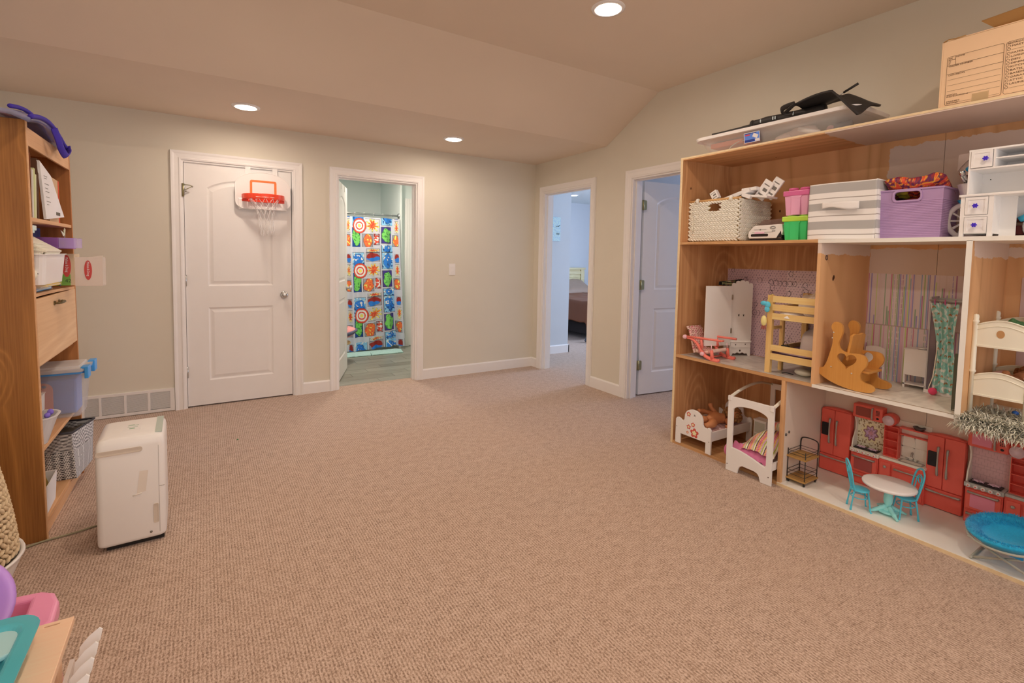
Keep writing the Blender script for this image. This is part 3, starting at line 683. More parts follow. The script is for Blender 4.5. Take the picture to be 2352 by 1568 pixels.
# --- books on the top shelf (near side to far side), seen fore-edge on
def book(lab, y, th, h, d, h1, tilt=0, x0=-.01, page='#d8c3a2', grp='books and folders on the top shelf', z0=1.436, name='book'):
    t = thing(name, lab, 'book', bc(x0, y, z0), rot=(tilt, 0, 0), group=grp)
    c = M('cover_'+h1[1:], h1, .5); b = .003
    part('cover', G().box(-d, 0, 0, b, 0, h).box(-d, 0, th-b, th, 0, h).box(-d, -d+b, b, th-b, 0, h), c, t)
    part('pages', G().box(-d+b, -.004, b, th-b, .003, h-.003), M('pages_'+page[1:], page, .9, bump=.3, bs=400), t); return t
book('thin striped magazine standing nearest the bookcase side', .030, .010, .20, .22, '#8c8a60')
book('tall dark red-brown book with thick cover, near the bookcase side', .050, .030, .285, .24, '#7c3c1c', page='#6b3a1e')
book('white paperback leaning beside the red-brown book', .094, .012, .215, .2, '#d9cba8', tilt=-.05)
book('cream workbook in the middle of the top shelf', .112, .016, .225, .2, '#c2b27a', tilt=-.07, page='#e2d4ac')
book('pale yellow workbook in the middle of the top shelf', .134, .012, .20, .2, '#d6c894', tilt=-.08, page='#e2d4ac')
book('dark brown album standing behind the slanted white book', .165, .022, .275, .22, '#54301c', tilt=-.05)
t = thing('activity_book', 'white paperback slumped diagonally with barcode on its back cover', 'book', bc(.0, .262, 1.440))
part('cover', G().cut([[(0, 0), (.345, .030), (.105, .215), (-.085, .262)]], .010, T((-.006, 0, 0), (pi/2, 0, pi/2))), m_paper, t)
ln = G(); 
for i, (z, w) in enumerate(((.20, .08), (.19, .06), (.165, .10), (.145, .07), (.13, .09), (.105, .08), (.085, .10), (.07, .05))): ln.box(-.0008, .0, .02-.32*z+.02, .02-.32*z+.02+w*.7, z, z+.0022)
for i in range(13): ln.box(-.0008, .0, .18+i*.0062, .18+i*.0062+(.0030 if i % 3 else .0018), .030, .046)
part('print', ln, M('grey_print', '#6e5c4a', .8), t, stuff=True)
t = thing('notebook', 'tan spiral notebook with red binding leaning at far side of top shelf', 'book', bc(-.03, .645, 1.437), rot=(0, 0, .06))
part('cover', G().box(-.006, 0, -.26, 0, 0, .225), M('tan_card', '#c08f62', .6), t)
part('spiral', G().box(-.008, .003, -.004, .012, .002, .225), M('red_spiral', '#c2401e', .5), t, bevel=.002)
# --- second shelf
t = thing('game_box', 'purple card game box lettered PAIRS lying across the second shelf', 'box', bc(.015, .56, 1.302), rot=(0, 0, -.04))
part('lid', G().box(-.23, .0, -.16, .16, .0, .055), M('purple_card', '#7b4474', .55, k=.85), t, bevel=.002)
part('clear_sleeve', G().box(.002, .060, -.158, -.155, .004, .055).box(.058, .060, -.155, .0, .004, .055).box(.002, .060, -.155, .0, .053, .055), clear('lilac_sleeve', '#b98fae', .5), t)
part('lettering', G().text('PAIRS', .042, T((.0012, -.135, .014), (pi/2, 0, pi/2)), sx=.9), M('gold_print', '#c8a548', .5), t)
part('top_lettering', G().text('PAIRS', .034, T((-.125, -.1610, .012), (pi/2, 0, 0)), sx=.85), MATS['gold_print'], t)
t = thing('white_basket', 'white plastic bin lying on books in the second shelf', 'basket', bc(-.03, .235, 1.138))
part('shell', G().tub(-.16, .06, -.19, .20, .0, .135, .004, .90, .007, rc=.03), m_white, t, bevel=.001)
solo('plastic_cover', 'cream plastic lid slanting over the white bin', 'lid', G().box(-.13, .10, -.13, .13, 0, .010).box(-.13, .10, -.13, -.122, -.010, 0).box(-.13, .10, .122, .13, -.010, 0).box(.092, .10, -.13, .13, -.010, 0), m_cream, loc=bc(-.048, .175, 1.338), rot=(0, .58, 0), bevel=.002)
for i, (dz, dx, lab) in enumerate(((0, 0, 'cream plastic lid at the bottom of the stack beside the slanting lid'), (.016, -.01, 'cream plastic lid in the middle of the stack'), (.032, -.022, 'cream plastic lid on top of the small stack'))):
    solo('plastic_cover', lab, 'lid', G().tub(-.10, .05, -.06, .06, 0, .014, .004, .93, .003, rc=.02), m_cream, loc=bc(-.02+dx, .10, 1.277+dz), group='stacked cream lids')
t = thing('toy_package', 'open clear toy package with red oval labels sticking out of shelf', 'package', bc(.01, .52, 1.110), rot=(0, .0, .0))
m_pink_c = clear('pink_clear_film', '#e2b8a0', .50, .1)
part('carton', G().box(-.13, .034, .0, .135, 0, .165), M('kraft_tan', '#c29b74', .7), t, bevel=.001)
part('window', G().box(.036, .150, .000, .003, -.004, .150).box(.036, .147, .003, .130, -.004, -.002).box(.147, .150, .003, .10, -.004, .150).add([(.150, .0, .150), (.156, .0, .160), (.10, .0, .151)], [(0, 1, 2)]), m_pink_c, t)
def oval(mx): return G().cut([ell(0, 0, .017, .058, 28)], .0016, mx)
ro = oval(T((.004, -.0012, .102), UP_XZ)); ro.cut([ell(0, 0, .016, .052, 28)], .0016, T((.090, -.0012, .080), UP_XZ))
part('label', ro, M('red_label', '#b83a30', .5), t, stuff=True)
part('lettering', G().text('Melissa & Doug', .0145, T((.086, -.0026, .124), UP_XZ) @ T(rot=(0, 0, -pi/2)), sx=.82).text('Melissa & Doug', .0155, T((.0, -.0026, .148), UP_XZ) @ T(rot=(0, 0, -pi/2)), sx=.80), m_white, t)
part('green_band', G().box(-.05, .018, -.0018, .0, .0, .058), M('leaf_green', '#6b8a34', .5), t)
part('number', G().text('42', .026, T((-.004, -.0024, .016), UP_XZ)), M('olive_ink', '#3c4a1c', .5), t)
part('blue_strap', G().tube([(-.022, -.008, 0), (-.030, -.010, .05), (-.030, -.010, .12), (-.028, -.006, .16)], .003, 6, curve=4), M('blue_strap', '#3a6480', .5), t)
for i, (lab, y, z, hy, hz, h1, h2, rt) in enumerate((
    ('blue and orange striped book at the bottom of the pile under the white bin', .10, 1.104, .30, .012, '#3f86a8', '#e6d3a4', 0),
    ('white paperback in the pile under the white bin', .12, 1.117, .28, .010, '#e0cdaa', '#e8dab8', .08),
    ('small yellow-edged book on top of the pile under the white bin', .09, 1.128, .22, .009, '#c99a3c', '#e8dab8', -.06))):
    t = thing('book', lab, 'book', bc(-.04+.02*i, y, z), rz=rt, group='books in the pile on the second shelf')
    part('cover', G().box(-.15, .02, 0, hy, 0, .002).box(-.15, .02, 0, hy, hz-.002, hz), M('cover_'+h1[1:], h1, .5), t)
    part('pages', G().box(-.148, .016, .002, hy-.002, .002, hz-.002), M('pages_'+h2[1:], h2, .9), t)
solo('orange_jar', 'small translucent orange jar at the near end of the second shelf', 'jar', G().lathe([(0, 0), (.021, 0), (.024, .004), (.024, .030), (.018, .036), (.018, .042), (0, .043)], 20), clear('orange_clear', '#e08a64', .75), loc=bc(-.028, .052, 1.103))
solo('white_toy_knob', 'small round cream toy head above the orange jar', 'toy', G().ball((0, 0, 0), (.016, .022, .022), 14).ball((.014, .008, .004), .003, 6, m=1), [m_cream, m_dark], loc=bc(-.012, .048, 1.185))
solo('aqua_toy', 'pale blue plastic piece at the near end of the second shelf', 'toy', G().box(-.02, .02, -.03, .03, 0, .022).box(-.02, .02, -.03, .0, -.012, 0), M('pale_aqua_plastic', '#b4c4b4', .4, k=.85), loc=bc(-.02, .06, 1.38), bevel=.003)
solo('blue_folder', 'dark navy blue box at the back of the second shelf', 'box', G().box(-.20, 0, -.13, .15, 0, .05), M('navy_card', '#1c2250', .6), loc=bc(-.10, .46, 1.362-.006))
solo('feather_bundle', 'small bundle of white and gold feathers on the purple game box', 'craft supply', G().cut([[(-.05, .02), (0, -.01), (.03, 0), (.01, .008)]], .002, T((.0, 0, .02), (pi/2, 0, pi/2))).tube([(0, .03, .0), (.0, .045, .05)], .002, 5).tube([(0, .03, 0), (0, .03, .055)], .002, 5).tube([(0, .03, 0), (0, .015, .045)], .002, 5), M('gold_white_paper', '#c8b48c', .6), loc=bc(.0, .56, 1.357), stuff=True)
# --- clear tote, box and bowl on the third shelf
t = thing('storage_tote', 'large clear tote with blue latches sticking out of the bookcase', 'storage box', bc(-.14, .63, .406))
part('shell', G().tub(-.21, .20, -.12, .12, 0, .235, .004, .90, 0, rc=.03), m_clear, t)
part('lid', G().tub(-.22, .215, -.13, .13, .242, .262, .03, .98, 0, rc=.035).box(-.19, .185, -.10, .10, .250, .254), m_frost, t, bevel=.002)
part('blue_seal', G().tub(-.212, .205, -.122, .122, .232, .242, .006, 1, 0, rc=.032), M('blue_seal', '#4d7fa8', .4), t)
for sy in (-.125, .055): part('latch', G().box(.205, .222, sy, sy+.07, .205, .262).box(.19, .222, sy, sy+.07, .258, .268), M('blue_latch', '#3f82b0', .35), t, bevel=.003)
t = thing('red_lunch_tray', 'pinkish red plastic tray standing inside the clear tote', 'tray', bc(-.19, .545, .411))
part('plate', G().cut([rrect(-.13, .12, 0, .185, .04), ell(.085, .165, .010, .008, 12)], .006, T((0, 0, 0), UP_XZ)), M('brick_red_plastic', '#b0554c', .5), t)
solo('blue_bin_liner', 'blue plastic panel standing inside the clear tote', 'panel', G().box(-.12, .13, 0, .14, 0, .19), M('mid_blue_plastic', '#41619a', .5), loc=bc(-.11, .575, .412), bevel=.01)
t = thing('clear_case', 'small clear case with a dark book on it, in front of the clear tote', 'case', bc(-.12, .10, .548))
part('case', G().tub(-.12, .095, -.05, .10, 0, .075, .003, .98, 0, rc=.008), m_frost, t)
part('hinge_lid', G().box(-.12, .098, -.052, .102, .076, .080), m_clear, t)
solo('dark_book', 'dark brown book with gilt edge lying on the clear case', 'book', G().box(-.11, .085, -.05, .095, 0, .003).box(-.11, .085, -.05, .095, .011, .014).box(-.105, .08, -.045, .09, .003, .011, 1), [M('dark_cover', '#3a1f18', .5), M('gilt_edge', '#b08a4a', .4)], loc=bc(-.12, .10, .630))
t = thing('plastic_bowl', 'frosted white plastic bowl with purple ribbon on the third shelf', 'bowl', bc(-.10, .125, .406))
part('shell', G().tub(-.14, .13, -.09, .09, 0, .128, .004, .72, .006, rc=.07, seg=8), clear('bowl_plastic', '#ecdccb', .82, .3), t)
part('ribbon', G().ball((.10, -.03, .135), (.012, .02, .012), 8).ball((.105, .0, .142), (.012, .012, .014), 8), M('violet_ribbon', '#7a5a9a', .7), t)
# --- bottom shelf
def zebra(u, v): return alb('#221c20') if sin(v*95+2.2*sin(u*9)) > .0 else alb('#d8c6b0')
def dots(u, v):
    a, b = u*26, v*16; a += .5*(int(b) % 2); r = sqrt((a-int(a)-.5)**2+(b-int(b)-.5)**2); return alb('#221c20') if r < .40 else alb('#d8c6b0')
def zig(u, v): return alb('#2a2226') if (v*22+abs((u*26) % 1-.5)*1.2) % 1 < .48 else alb('#d8c6b0')
t = thing('fabric_bin', 'soft fabric bin in black and white zebra and dot prints on bottom shelf', 'storage bin', bc(-.09, .62, .083), rz=-.05)
m_prt = printed('printed_fabric', .85); g = G(); ink = []
P0, P1 = [(-.17, -.13), (.12, -.13), (.13, .13), (-.17, .13)], [(-.15, -.11), (.10, -.12), (.145, .11), (-.15, .11)]
def wallf(i, z0, z1, h0=0, h1=1):
    a, b = P0[i], P0[(i+1) % 4]; c, d = P1[i], P1[(i+1) % 4]
    def f(u, v):
        w = z0+(z1-z0)*v; k = w/.25; x = (a[0]+(b[0]-a[0])*u)*(1-k)+(c[0]+(d[0]-c[0])*u)*k; y = (a[1]+(b[1]-a[1])*u)*(1-k)+(c[1]+(d[1]-c[1])*u)*k
        s = .010*sin(pi*u)*sin(pi*k); return (x+(s if i == 1 else 0), y-(s if i == 0 else 0), w)
    return f
for i in range(4): sheetprint(g, wallf(i, 0, .15), zig if i == 1 else dots, 60, 44, ink, .003); sheetprint(g, wallf(i, .15, .245), zebra, 60, 40, ink, .003)
part('bag', g, m_prt, t, ink=ink)
part('lid_rim', G().tube([(p[0]*1.02, p[1]*1.02, .247) for p in P1], .006, 8, closed=True), M('charcoal_binding', '#3a3230', .8), t)
part('filling', G().sheet(lambda u, v: (-.13+.24*u, -.10+.2*v, .215+.015*mnoise.noise(Vector((u*6, v*6, 0)))), 12, 12), M('dark_filling', '#4c3d30', .9), t)
t = thing('paper_box', 'open white paper box holding papers at the front of bottom shelf', 'box', bc(-.10, .175, .083), rz=.04)
part('shell', G().tub(-.15, .09, -.11, .10, 0, .135, .004, .94, 0, rc=.004, seg=1), m_paper, t)
part('card', G().obox((-.02, .02, .085), (.12, .004, .11), (.2, .3, .2)), M('teal_card', '#78988a', .7), t)
part('card', G().obox((.02, .04, .08), (.10, .004, .11), (.1, -.3, .5)), M('ochre_card', '#b48a44', .7), t)
# --- dehumidifier
t = thing('dehumidifier', 'white portable dehumidifier standing on the carpet beside the bookcase', 'dehumidifier', (-3.6125, -1.985, 0), rz=.03)
W2, D2_, HH = .122, .150, .492
def bodyloops():
    L = []
    def loop(hx, hy, z, r): return [(p[0], p[1], z) for p in rrect(-hx, hx, -hy, hy, r, 5)]
    for hx, hy, z, r in ((W2-.012, D2_-.012, .022, .02), (W2-.003, D2_-.003, .028, .024), (W2, D2_, .04, .026), (W2, D2_, HH-.045, .026), (W2-.003, D2_-.004, HH-.022, .026), (W2-.012, D2_-.014, HH-.006, .026), (W2-.03, D2_-.034, HH, .026)): L.append(loop(hx, hy, z, r))
    n = len(L[0]); vs = [p for l in L for p in l]; fs = [(j*n+i, j*n+(i+1) % n, (j+1)*n+(i+1) % n, (j+1)*n+i) for j in range(len(L)-1) for i in range(n)]
    fs += [tuple(reversed(range(n))), tuple(range((len(L)-1)*n, len(L)*n))]; return vs, fs
vs, fs = bodyloops(); bd = part('housing', G().add(vs, fs, smooth=True), M('dehumidifier_white', '#d6bda6', .32, k=.90, var=.01), t)
m_dw = MATS['dehumidifier_white']
part('base', G().box(-W2+.03, W2-.01, -D2_+.022, D2_-.02, .004, .03), M('black_plastic', '#1c1714', .5), t)
hr = G().cut([rrect(-.118, .042, .424, .447, .011, 6), rrect(-.112, .036, .429, .442, .006, 4)], .004, T((0, -D2_-.0005, 0), UP_XZ)); hr.cut([rrect(-.112, .036, .429, .442, .006)], .001, T((0, -D2_-.0002, 0), UP_XZ))
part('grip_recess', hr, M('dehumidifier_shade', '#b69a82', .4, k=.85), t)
part('front_panel', G().box(.0975, .0985, -D2_-.0008, -D2_+.004, .045, .44).box(.0975, W2-.004, -D2_-.0012, -D2_, .253, .2545), M('seam_grey', '#8f7a68', .6), t)
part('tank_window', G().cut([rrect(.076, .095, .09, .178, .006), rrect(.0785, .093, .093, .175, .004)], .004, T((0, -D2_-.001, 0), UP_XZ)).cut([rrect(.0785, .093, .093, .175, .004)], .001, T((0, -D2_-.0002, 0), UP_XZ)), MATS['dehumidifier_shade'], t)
part('screw', G().lathe([(0, .0025), (.0045, .002), (.0055, 0)], 12, mx=T((.066, -D2_, .052), (pi/2, 0, 0))), M('dull_metal', '#7c6a5a', .4, metal=.8), t)
part('grille', G().box(W2-.036, W2-.010, -D2_+.03, D2_-.03, HH-.004, HH+.001), M('grille_grey', '#a8a18c', .5), t)
st = part('sticker', G().box(-.035, .030, -.045, .045, HH+.0002, HH+.001), M('sticker_film', '#dcc8ae', .3, k=.92), t)
part('sticker_print', G().box(-.012, .008, -.028, -.018, HH+.001, HH+.0014).box(-.02, .02, .020, .024, HH+.001, HH+.0014).box(-.018, .004, .030, .034, HH+.001, HH+.0014).box(-.02, .018, -.005, -.002, HH+.001, HH+.0014), M('green_grey_print', '#7d8f6c', .6), st, stuff=True)
part('tape_strip', G().add([(.018, -D2_-.0008, .235), (.050, -D2_-.0008, .243), (.060, -D2_-.0008, .335), (.030, -D2_-.0008, .337)], [(0, 1, 2, 3)]).tube([(.004, -D2_-.001, .232), (.035, -D2_-.002, .238)], .0028, 6), M('aged_tape', '#cdb199', .35, k=.93), t)
part('power_cord', G().tube([(-.10, D2_-.01, .03), (-.13, D2_+.0, .006), (-.185, .13, .006), (-.235, .115, .006), (-.335, .10, .006), (-.40, .075, .006), (-.50, .06, .006), (-.62, .10, .006)], .0042, 8, curve=6), M('beige_cord', '#94805e', .6), t)
# --- seagrass basket in a white tub
def tufts(g, P, n_u, n_v, lx, r, tilt=.5, jig=.15):
    """rows of plaited strands: P(u,v)->(point, along, up, out)"""
    for j in range(n_v):
        for i in range(n_u):
            u = (i+.5*(j % 2))/n_u; p, a, b, o = P(u, (j+.5)/n_v)
            tl = (tilt if j % 2 else -tilt)+RND.uniform(-jig, jig); a2 = a*cos(tl)+b*sin(tl); b2 = b*cos(tl)-a*sin(tl)
            mx = Matrix(((a2.x, b2.x, o.x, p.x), (a2.y, b2.y, o.y, p.y), (a2.z, b2.z, o.z, p.z), (0, 0, 0, 1)))
            g.ball((0, 0, 0), (lx*RND.uniform(.9, 1.15), r*.62, r*.7), 6, 0, mx, 4)
m_sea = M('seagrass', '#c89a72', .85, k=.92, var=.35, vs=60, bump=.4, bs=300)
t = thing('seagrass_basket', 'chunky plaited seagrass basket sitting in a white tub', 'basket', (-4.135, -2.33, 0))
def Pw(u, v):
    z = .18+.46*v; r = .205-.075*v**1.5; a = 2*pi*u; o = Vector((cos(a), sin(a), .15)).normalized(); al = Vector((-sin(a), cos(a), 0)); return Vector((r*cos(a), r*sin(a), z)), al, o.cross(al)*-1, o
g = G(); tufts(g, Pw, 50, 24, .0165, .0125, .75, .45); part('plaits', g, m_sea, t, stuff=True)
part('core', G().lathe([(.19, .17), (.178, .30), (.155, .46), (.12, .64), (0, .66)], 30), M('seagrass_core', '#8a6238', .9), t)
t2 = thing('white_tub', 'white plastic tub under the seagrass basket', 'tub', (-4.135, -2.33, 0))
part('shell', G().lathe([(.155, 0), (.165, .02), (.215, .15), (.222, .172), (.228, .176), (.226, .182), (.216, .180), (.208, .165), (.16, .012), (.0, .010)], 40, cap=False).lathe([(0, 0), (.155, 0)], 40, cap=False), m_white, t2)
# --- play table and toys in the bottom left corner
t = thing('play_table', 'low birch play table cut off at the bottom left corner', 'table', (-3.575, -3.375, 0))
part('tabletop', G().cut([[(-.62, -.60), (0.004, -.60), (0, 0), (-.62, .012)], rrect(-.048, -.022, -.013, -.009, .002, 2)], .016, T((0, 0, .492)), bev=.0015), wood('birch_ply', '#dca680', '#cf9670', 0, 1.4, .5, k=.9, knots=False), t)
for x, y in ((-.035, -.045), (-.035, -.56), (-.59, -.035), (-.59, -.56)): part('leg', G().box(x-.018, x+.018, y-.018, y+.018, 0, .484), MATS['birch_ply'], t, bevel=.002)
t = thing('scallop_rack', 'row of white scalloped plastic tabs beside the play table', 'rack', (-3.574, -3.40, .36))
part('back_rail', G().box(-.006, .002, -.36, .0, .02, .060), m_frost, t)
part('post', G().box(-.006, .004, -.03, -.01, -.36, .02), m_white, t); part('post', G().box(-.006, .004, -.33, -.31, -.36, .02), m_white, t)
for i in range(7):
    y = -.012-.047*i
    g = G().cut([[(.002, .040), (.002, .078), (.016, .096), (.034, .110), (.040, .106), (.038, .086), (.028, .062), (.014, .044)]], .004, T((0, y, 0), (pi/2-.35, 0, -.25)), bev=.001)
    part('tab', g, m_white, t)
t = thing('teal_sink_tray', 'translucent teal plastic sink tray on the play table', 'tray', (-3.78, -3.62, .5005))
part('basin', G().tub(-.20, .168, -.28, .215, 0, .052, .026, .90, 0, rc=.055, seg=6), clear('teal_plastic', '#4f9c98', .82, .2), t, bevel=.006)
part('ledge', G().cut([rrect(-.20, .162, .10, .210, .05, 6)], .010, T((0, 0, .040)), bev=.003), clear('pale_teal', '#a9bcb0', .8, .3), t)
part('bottom', G().box(-.16, .125, -.25, .10, .003, .008), M('lilac_board', '#8d7c98', .5), t)
t = thing('purple_basin', 'purple plastic toy basin on a white stand at left edge', 'toy', (-3.797, -3.245, -.0))
part('basin', G().lathe([(0, -.07), (.05, -.066), (.10, -.035), (.122, .0), (.133, .006), (.135, .012), (.128, .016), (.115, .012), (.092, -.022), (.045, -.048), (0, -.052)], 40, mx=T((-.01, -.03, .520), (radians(50), 0, radians(24)), .84), cap=False), M('lilac_purple', '#a873b0', .35, k=.9), t)
part('stand', G().tube([(-.03, .02, 0), (-.03, .03, .30), (-.02, .0, .49)], [.055, .035, .03], 16, curve=4), m_white, t)
t = thing('pink_toy_chair', 'pink moulded plastic toy chair with hand hole behind play table', 'toy chair', (0, 0, 0))
g = G().cut([[(-4.02, -3.30), (-3.655, -3.27), (-3.640, -3.23), (-3.645, -3.15), (-3.662, -3.105), (-3.69, -3.085), (-4.02, -3.04)], [(-3.775, -3.165), (-3.703, -3.170), (-3.707, -3.112), (-3.80, -3.10)][::-1]], .045, T((0, 0, .398)), bev=.010, res=3)
part('seat_rim', g, M('toy_pink', '#dd7888', .35, k=.92), t)
for x, y in ((-3.68, -3.13), (-3.68, -3.26), (-3.96, -3.08), (-3.96, -3.27)): part('leg', G().tube([(x, y, .38), (x+.02, y+(.03 if y > -3.2 else -.0), 0)], [.022, .016], 10), MATS['toy_pink'], t)
# --- carpet crumb
solo('green_bead', 'tiny green crumb lying on the open carpet', 'crumb', G().ball((0, 0, .004), (.006, .009, .004), 8), M('dull_green', '#5f7a4c', .7), loc=(-3.147, -.962, 0))
# --- basketball hoop over the closed door
t = thing('basketball_hoop', 'over-the-door mini basketball hoop with white backboard and red rim', 'basketball hoop', (-2.885, 0, 1.70))
def bb(s=1.0):
    p = [(.215*s, .17), (.215*s, .06)]+[(.15*s+.065*s*cos(radians(a)), .035-.065*sin(radians(a))) for a in range(0, 91, 15)]; p += [(-x, y) for x, y in reversed(p)]
    return p+[(-.215*s*cos(radians(a)), .17+.115*s*sin(radians(a))) for a in range(8, 180, 8)]
B = bb(); Bi = [(x*.965, (y-.12)*.965+.12) for x, y in B]
part('backboard', G().cut([B], .006, T((0, -.045, .0), UP_XZ), bev=.001), M('backboard_white', '#e0c2a6', .25, k=.88, var=.01), t)
part('frame', G().cut([B, Bi], .012, T((0, -.044, 0), UP_XZ), bev=.002), m_white, t)
def osq(y):
    o = [(-.103, .07), (-.103, .198), (-.100, .209), (-.092, .215), (.092, .215), (.100, .209), (.103, .198), (.103, .07)]; i = [(-.085, .07), (-.085, .194), (-.081, .198), (.081, .198), (.085, .194), (.085, .07)]
    return o+list(reversed(i))
part('target_square', G().cut([osq(0)], .001, T((0, -.0492, 0), UP_XZ)), M('orange_print', '#e0662c', .4, k=.95), t)
m_rim = M('rim_red', '#cc3a22', .22, k=.88, var=.01)
rim = []
for a in range(-180, 1, 10): rim.append((.162*cos(radians(a)), -.055+.125*sin(radians(a))*1.0-.02))
inr = [(x*.84, (y+.055)*.86-.055) for x, y in rim]
part('rim', G().cut([[(.162, -.05)]+[(x, y) for x, y in reversed(rim)]+[(-.162, -.05)]], .003, T((0, 0, .096), (0, 0, 0))) if False else
     G().cut([[(-.162, -.048)]+rim+[(.162, -.048)], [(-.134, -.062)]+inr+[(.134, -.062)]], .042, T((0, 0, .070)), bev=.003), m_rim, t)
part('rim_bracket', G().box(-.165, .165, -.052, -.045, .03, .09).box(-.12, .12, -.075, -.05, .028, .045), m_rim, t, bevel=.003)
part('bottom_bracket', G().box(-.19, -.15, -.05, -.04, -.02, .055).box(.15, .19, -.05, -.04, -.02, .055).box(-.185, .185, -.042, -.008, -.035, -.01), MATS['backboard_white'], t, bevel=.003)
for x in (-.115, .095): part('door_hook', G().box(x-.020, x+.020, -.011, -.008, .22, .334).box(x-.020, x+.020, -.04, -.008, .22, .228).box(x-.020, x+.020, -.011, .012, .331, .334), m_white, t)
net = G(); ts = 12
def npt(k, lev):
    a = 2*pi*(k/ts); rr = [1.0, .80, .60, .52, .50, .49, .46][lev]; return (.118*rr*cos(a)+.012*lev*.3, -.125+.075*rr*sin(a)-.0, [.058, .005, -.045, -.095, -.145, -.19, -.235][lev]+.006*RND.uniform(-1, 1))
NP = [[npt(k+.5*(lev % 2), lev) for k in range(ts)] for lev in range(7)]
for lev in range(6):
    for k in range(ts):
        a = NP[lev][k]; o = 0 if lev % 2 == 0 else 1
        for q in (NP[lev+1][(k+o) % ts], NP[lev+1][(k-1+o) % ts]): net.tube([a, q], .0017, 5, cap=False)
for k in range(ts):
    a = NP[6][k]; net.tube([a, (a[0]+.006, a[1], a[2]-.012), (a[0], a[1], a[2]-.02), (a[0]-.006, a[1], a[2]-.01), a], .0015, 4, cap=False)
net.tube([(NP[0][k][0]*1.04, NP[0][k][1], .062) for k in range(ts)], .0028, 5, closed=True)
part('net', net, M('net_cord', '#dcc4a8', .7, k=.9), t, stuff=True)
# ================================================================ THE DOLLHOUSE SHELVES
XF, XB = -.497, -.02
DL = (-.26, -3.70, 0)
m_ply = wood('pine_plywood', '#c68c5c', '#985e34', 2, 1.0, .5, k=.92, rings=7)
m_plyh = wood('pine_plywood_level', '#cc9260', '#9e6638', 1, 1.0, .5, k=.92, rings=7)
m_edge = M('plywood_edge', '#d8aa7c', .6, var=.15, vs=60)
def painted(name, axis, conds, h='#c8a48c', k=.95):
    """plywood with flat white paint brushed on where every (axis, sign, limit) holds, ragged at the border"""
    n = NT(name); sc = [6.0]*3; sc[axis] = .55; v = n.co(scale=tuple(sc)); a, b = alb('#c68c5c', .92), alb('#965c32', .92)
    rg = n.math('FRACT', n.math('MULTIPLY', n.noise(v, .42, 2, .5, .9), 6)); rg = n.math('ABSOLUTE', n.math('SUBTRACT', n.math('MULTIPLY', rg, 2), 1))
    w = n.mix(n.math('MULTIPLY', n.math('POWER', rg, 2.2), .42), a, b)
    sp = n.n('SeparateXYZ'); n.l(n.co(), sp.inputs[0]); nz = n.math('MULTIPLY', n.math('SUBTRACT', n.noise(n.co(), 16, 4, .65), .5), .05)
    m = 1.0
    for ax, sg, lim in conds:
        e = n.math('MULTIPLY', n.math('SUBTRACT', n.math('ADD', sp.outputs[ax], nz), lim-DL[ax]), sg*400)
        m = n.math('MULTIPLY', m, n.math('ADD', e, .5, True))
    n.base(n.mix(m, w, n.mix(n.noise(n.co(), 5, 2), tuple(x*.94 for x in alb(h, k)), alb(h, k)))); n.pr(.55); return n.m
m_pt_back = painted('painted_back_top', 2, [(1, -1, -3.50), (2, -1, 1.950)])
m_pt_back2 = painted('painted_back_middle', 2, [(1, -1, -3.435), (2, -1, 1.385)])
m_pt_back3 = painted('painted_back_right', 2, [(2, 1, 1.345), (2, -1, 1.385)])
m_pt_top = painted('painted_top_underside', 1, [(1, -1, -3.38)])
m_pt_div = painted('painted_divider_strip', 2, [(2, 1, 1.345)])
m_pt_div2 = painted('painted_divider_patches', 2, [(2, 1, 1.335), (0, 1, -.47)])
m_pt_low = painted('painted_low_divider', 2, [(0, 1, -.474)])
m_wp = M('white_shelf_paint', '#dcc2a4', .5, k=.92, var=.03)
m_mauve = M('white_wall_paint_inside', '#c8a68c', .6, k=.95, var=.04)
dh = thing('dollhouse', 'big homemade plywood dollhouse of open shelves along the right wall', 'dollhouse', DL)
def wp(name, g, mats, par=dh, **kw):
    g.v = [(x-DL[0], y-DL[1], z-DL[2]) for x, y, z in g.v]; return part(name, g, mats, par, **kw)
yl0, yl1 = -2.462, -2.518; YE = -4.92
wp('side_panel', G().prism([(XF, yl0), (XF, yl0-.018), (XB, yl1-.018), (XB, yl1)], 2, 0, 2.003), m_ply)
wp('side_panel', G().box(XF, XB, YE, YE+.018, 0, 2.003), m_ply)
wp('edge_strip', G().box(XF-.002, XF, yl0-.018, yl0, 0, 2.003), m_edge)
g = G().prism([(XF, yl0-.018), (XB, yl1-.018), (XB, YE+.018), (XF, YE+.018)], 2, 1.986, 2.003); wp('top_board', g, [m_pt_top])
g = G()
for i in range(150):
    y = yl0-.02-i*.0162; g.box(XF-.0016, XF, y-.0155, y, 1.986+(.004 if i % 7 else .002), 2.003)
wp('top_edge', G().box(XF-.002, XF, YE, yl0-.018, 1.992, 2.003), m_edge)
wp('floor_board', G().prism([(XF-.004, yl0-.018), (XB, yl1-.018), (XB, -3.225), (XF-.004, -3.225)], 2, 0, .018), m_plyh)
wp('floor_board', G().box(XF-.004, XB, YE+.018, -3.225, 0, .0185), m_wp, label='white painted floor board'); wp('edge_strip', G().box(XF-.0055, XF-.004, YE+.018, -3.225, 0, .017), m_edge)
wp('shelf_board', G().prism([(XF, yl0-.018), (XB, yl1-.018), (XB, -3.386), (XF, -3.386)], 2, .617, .6345), m_plyh)
wp('shelf_board', G().box(XF-.003, XB, -3.982, -3.386, .617, .6345), m_wp, label='white painted shelf board')
wp('shelf_board', G().box(XF-.003, XB, YE+.018, -3.982, .600, .620), m_wp, label='white painted shelf board')
wp('shelf_board', G().prism([(XF, yl0-.018), (XB, yl1-.018), (XB, -3.378), (XF, -3.378)], 2, 1.407, 1.4245), m_plyh)
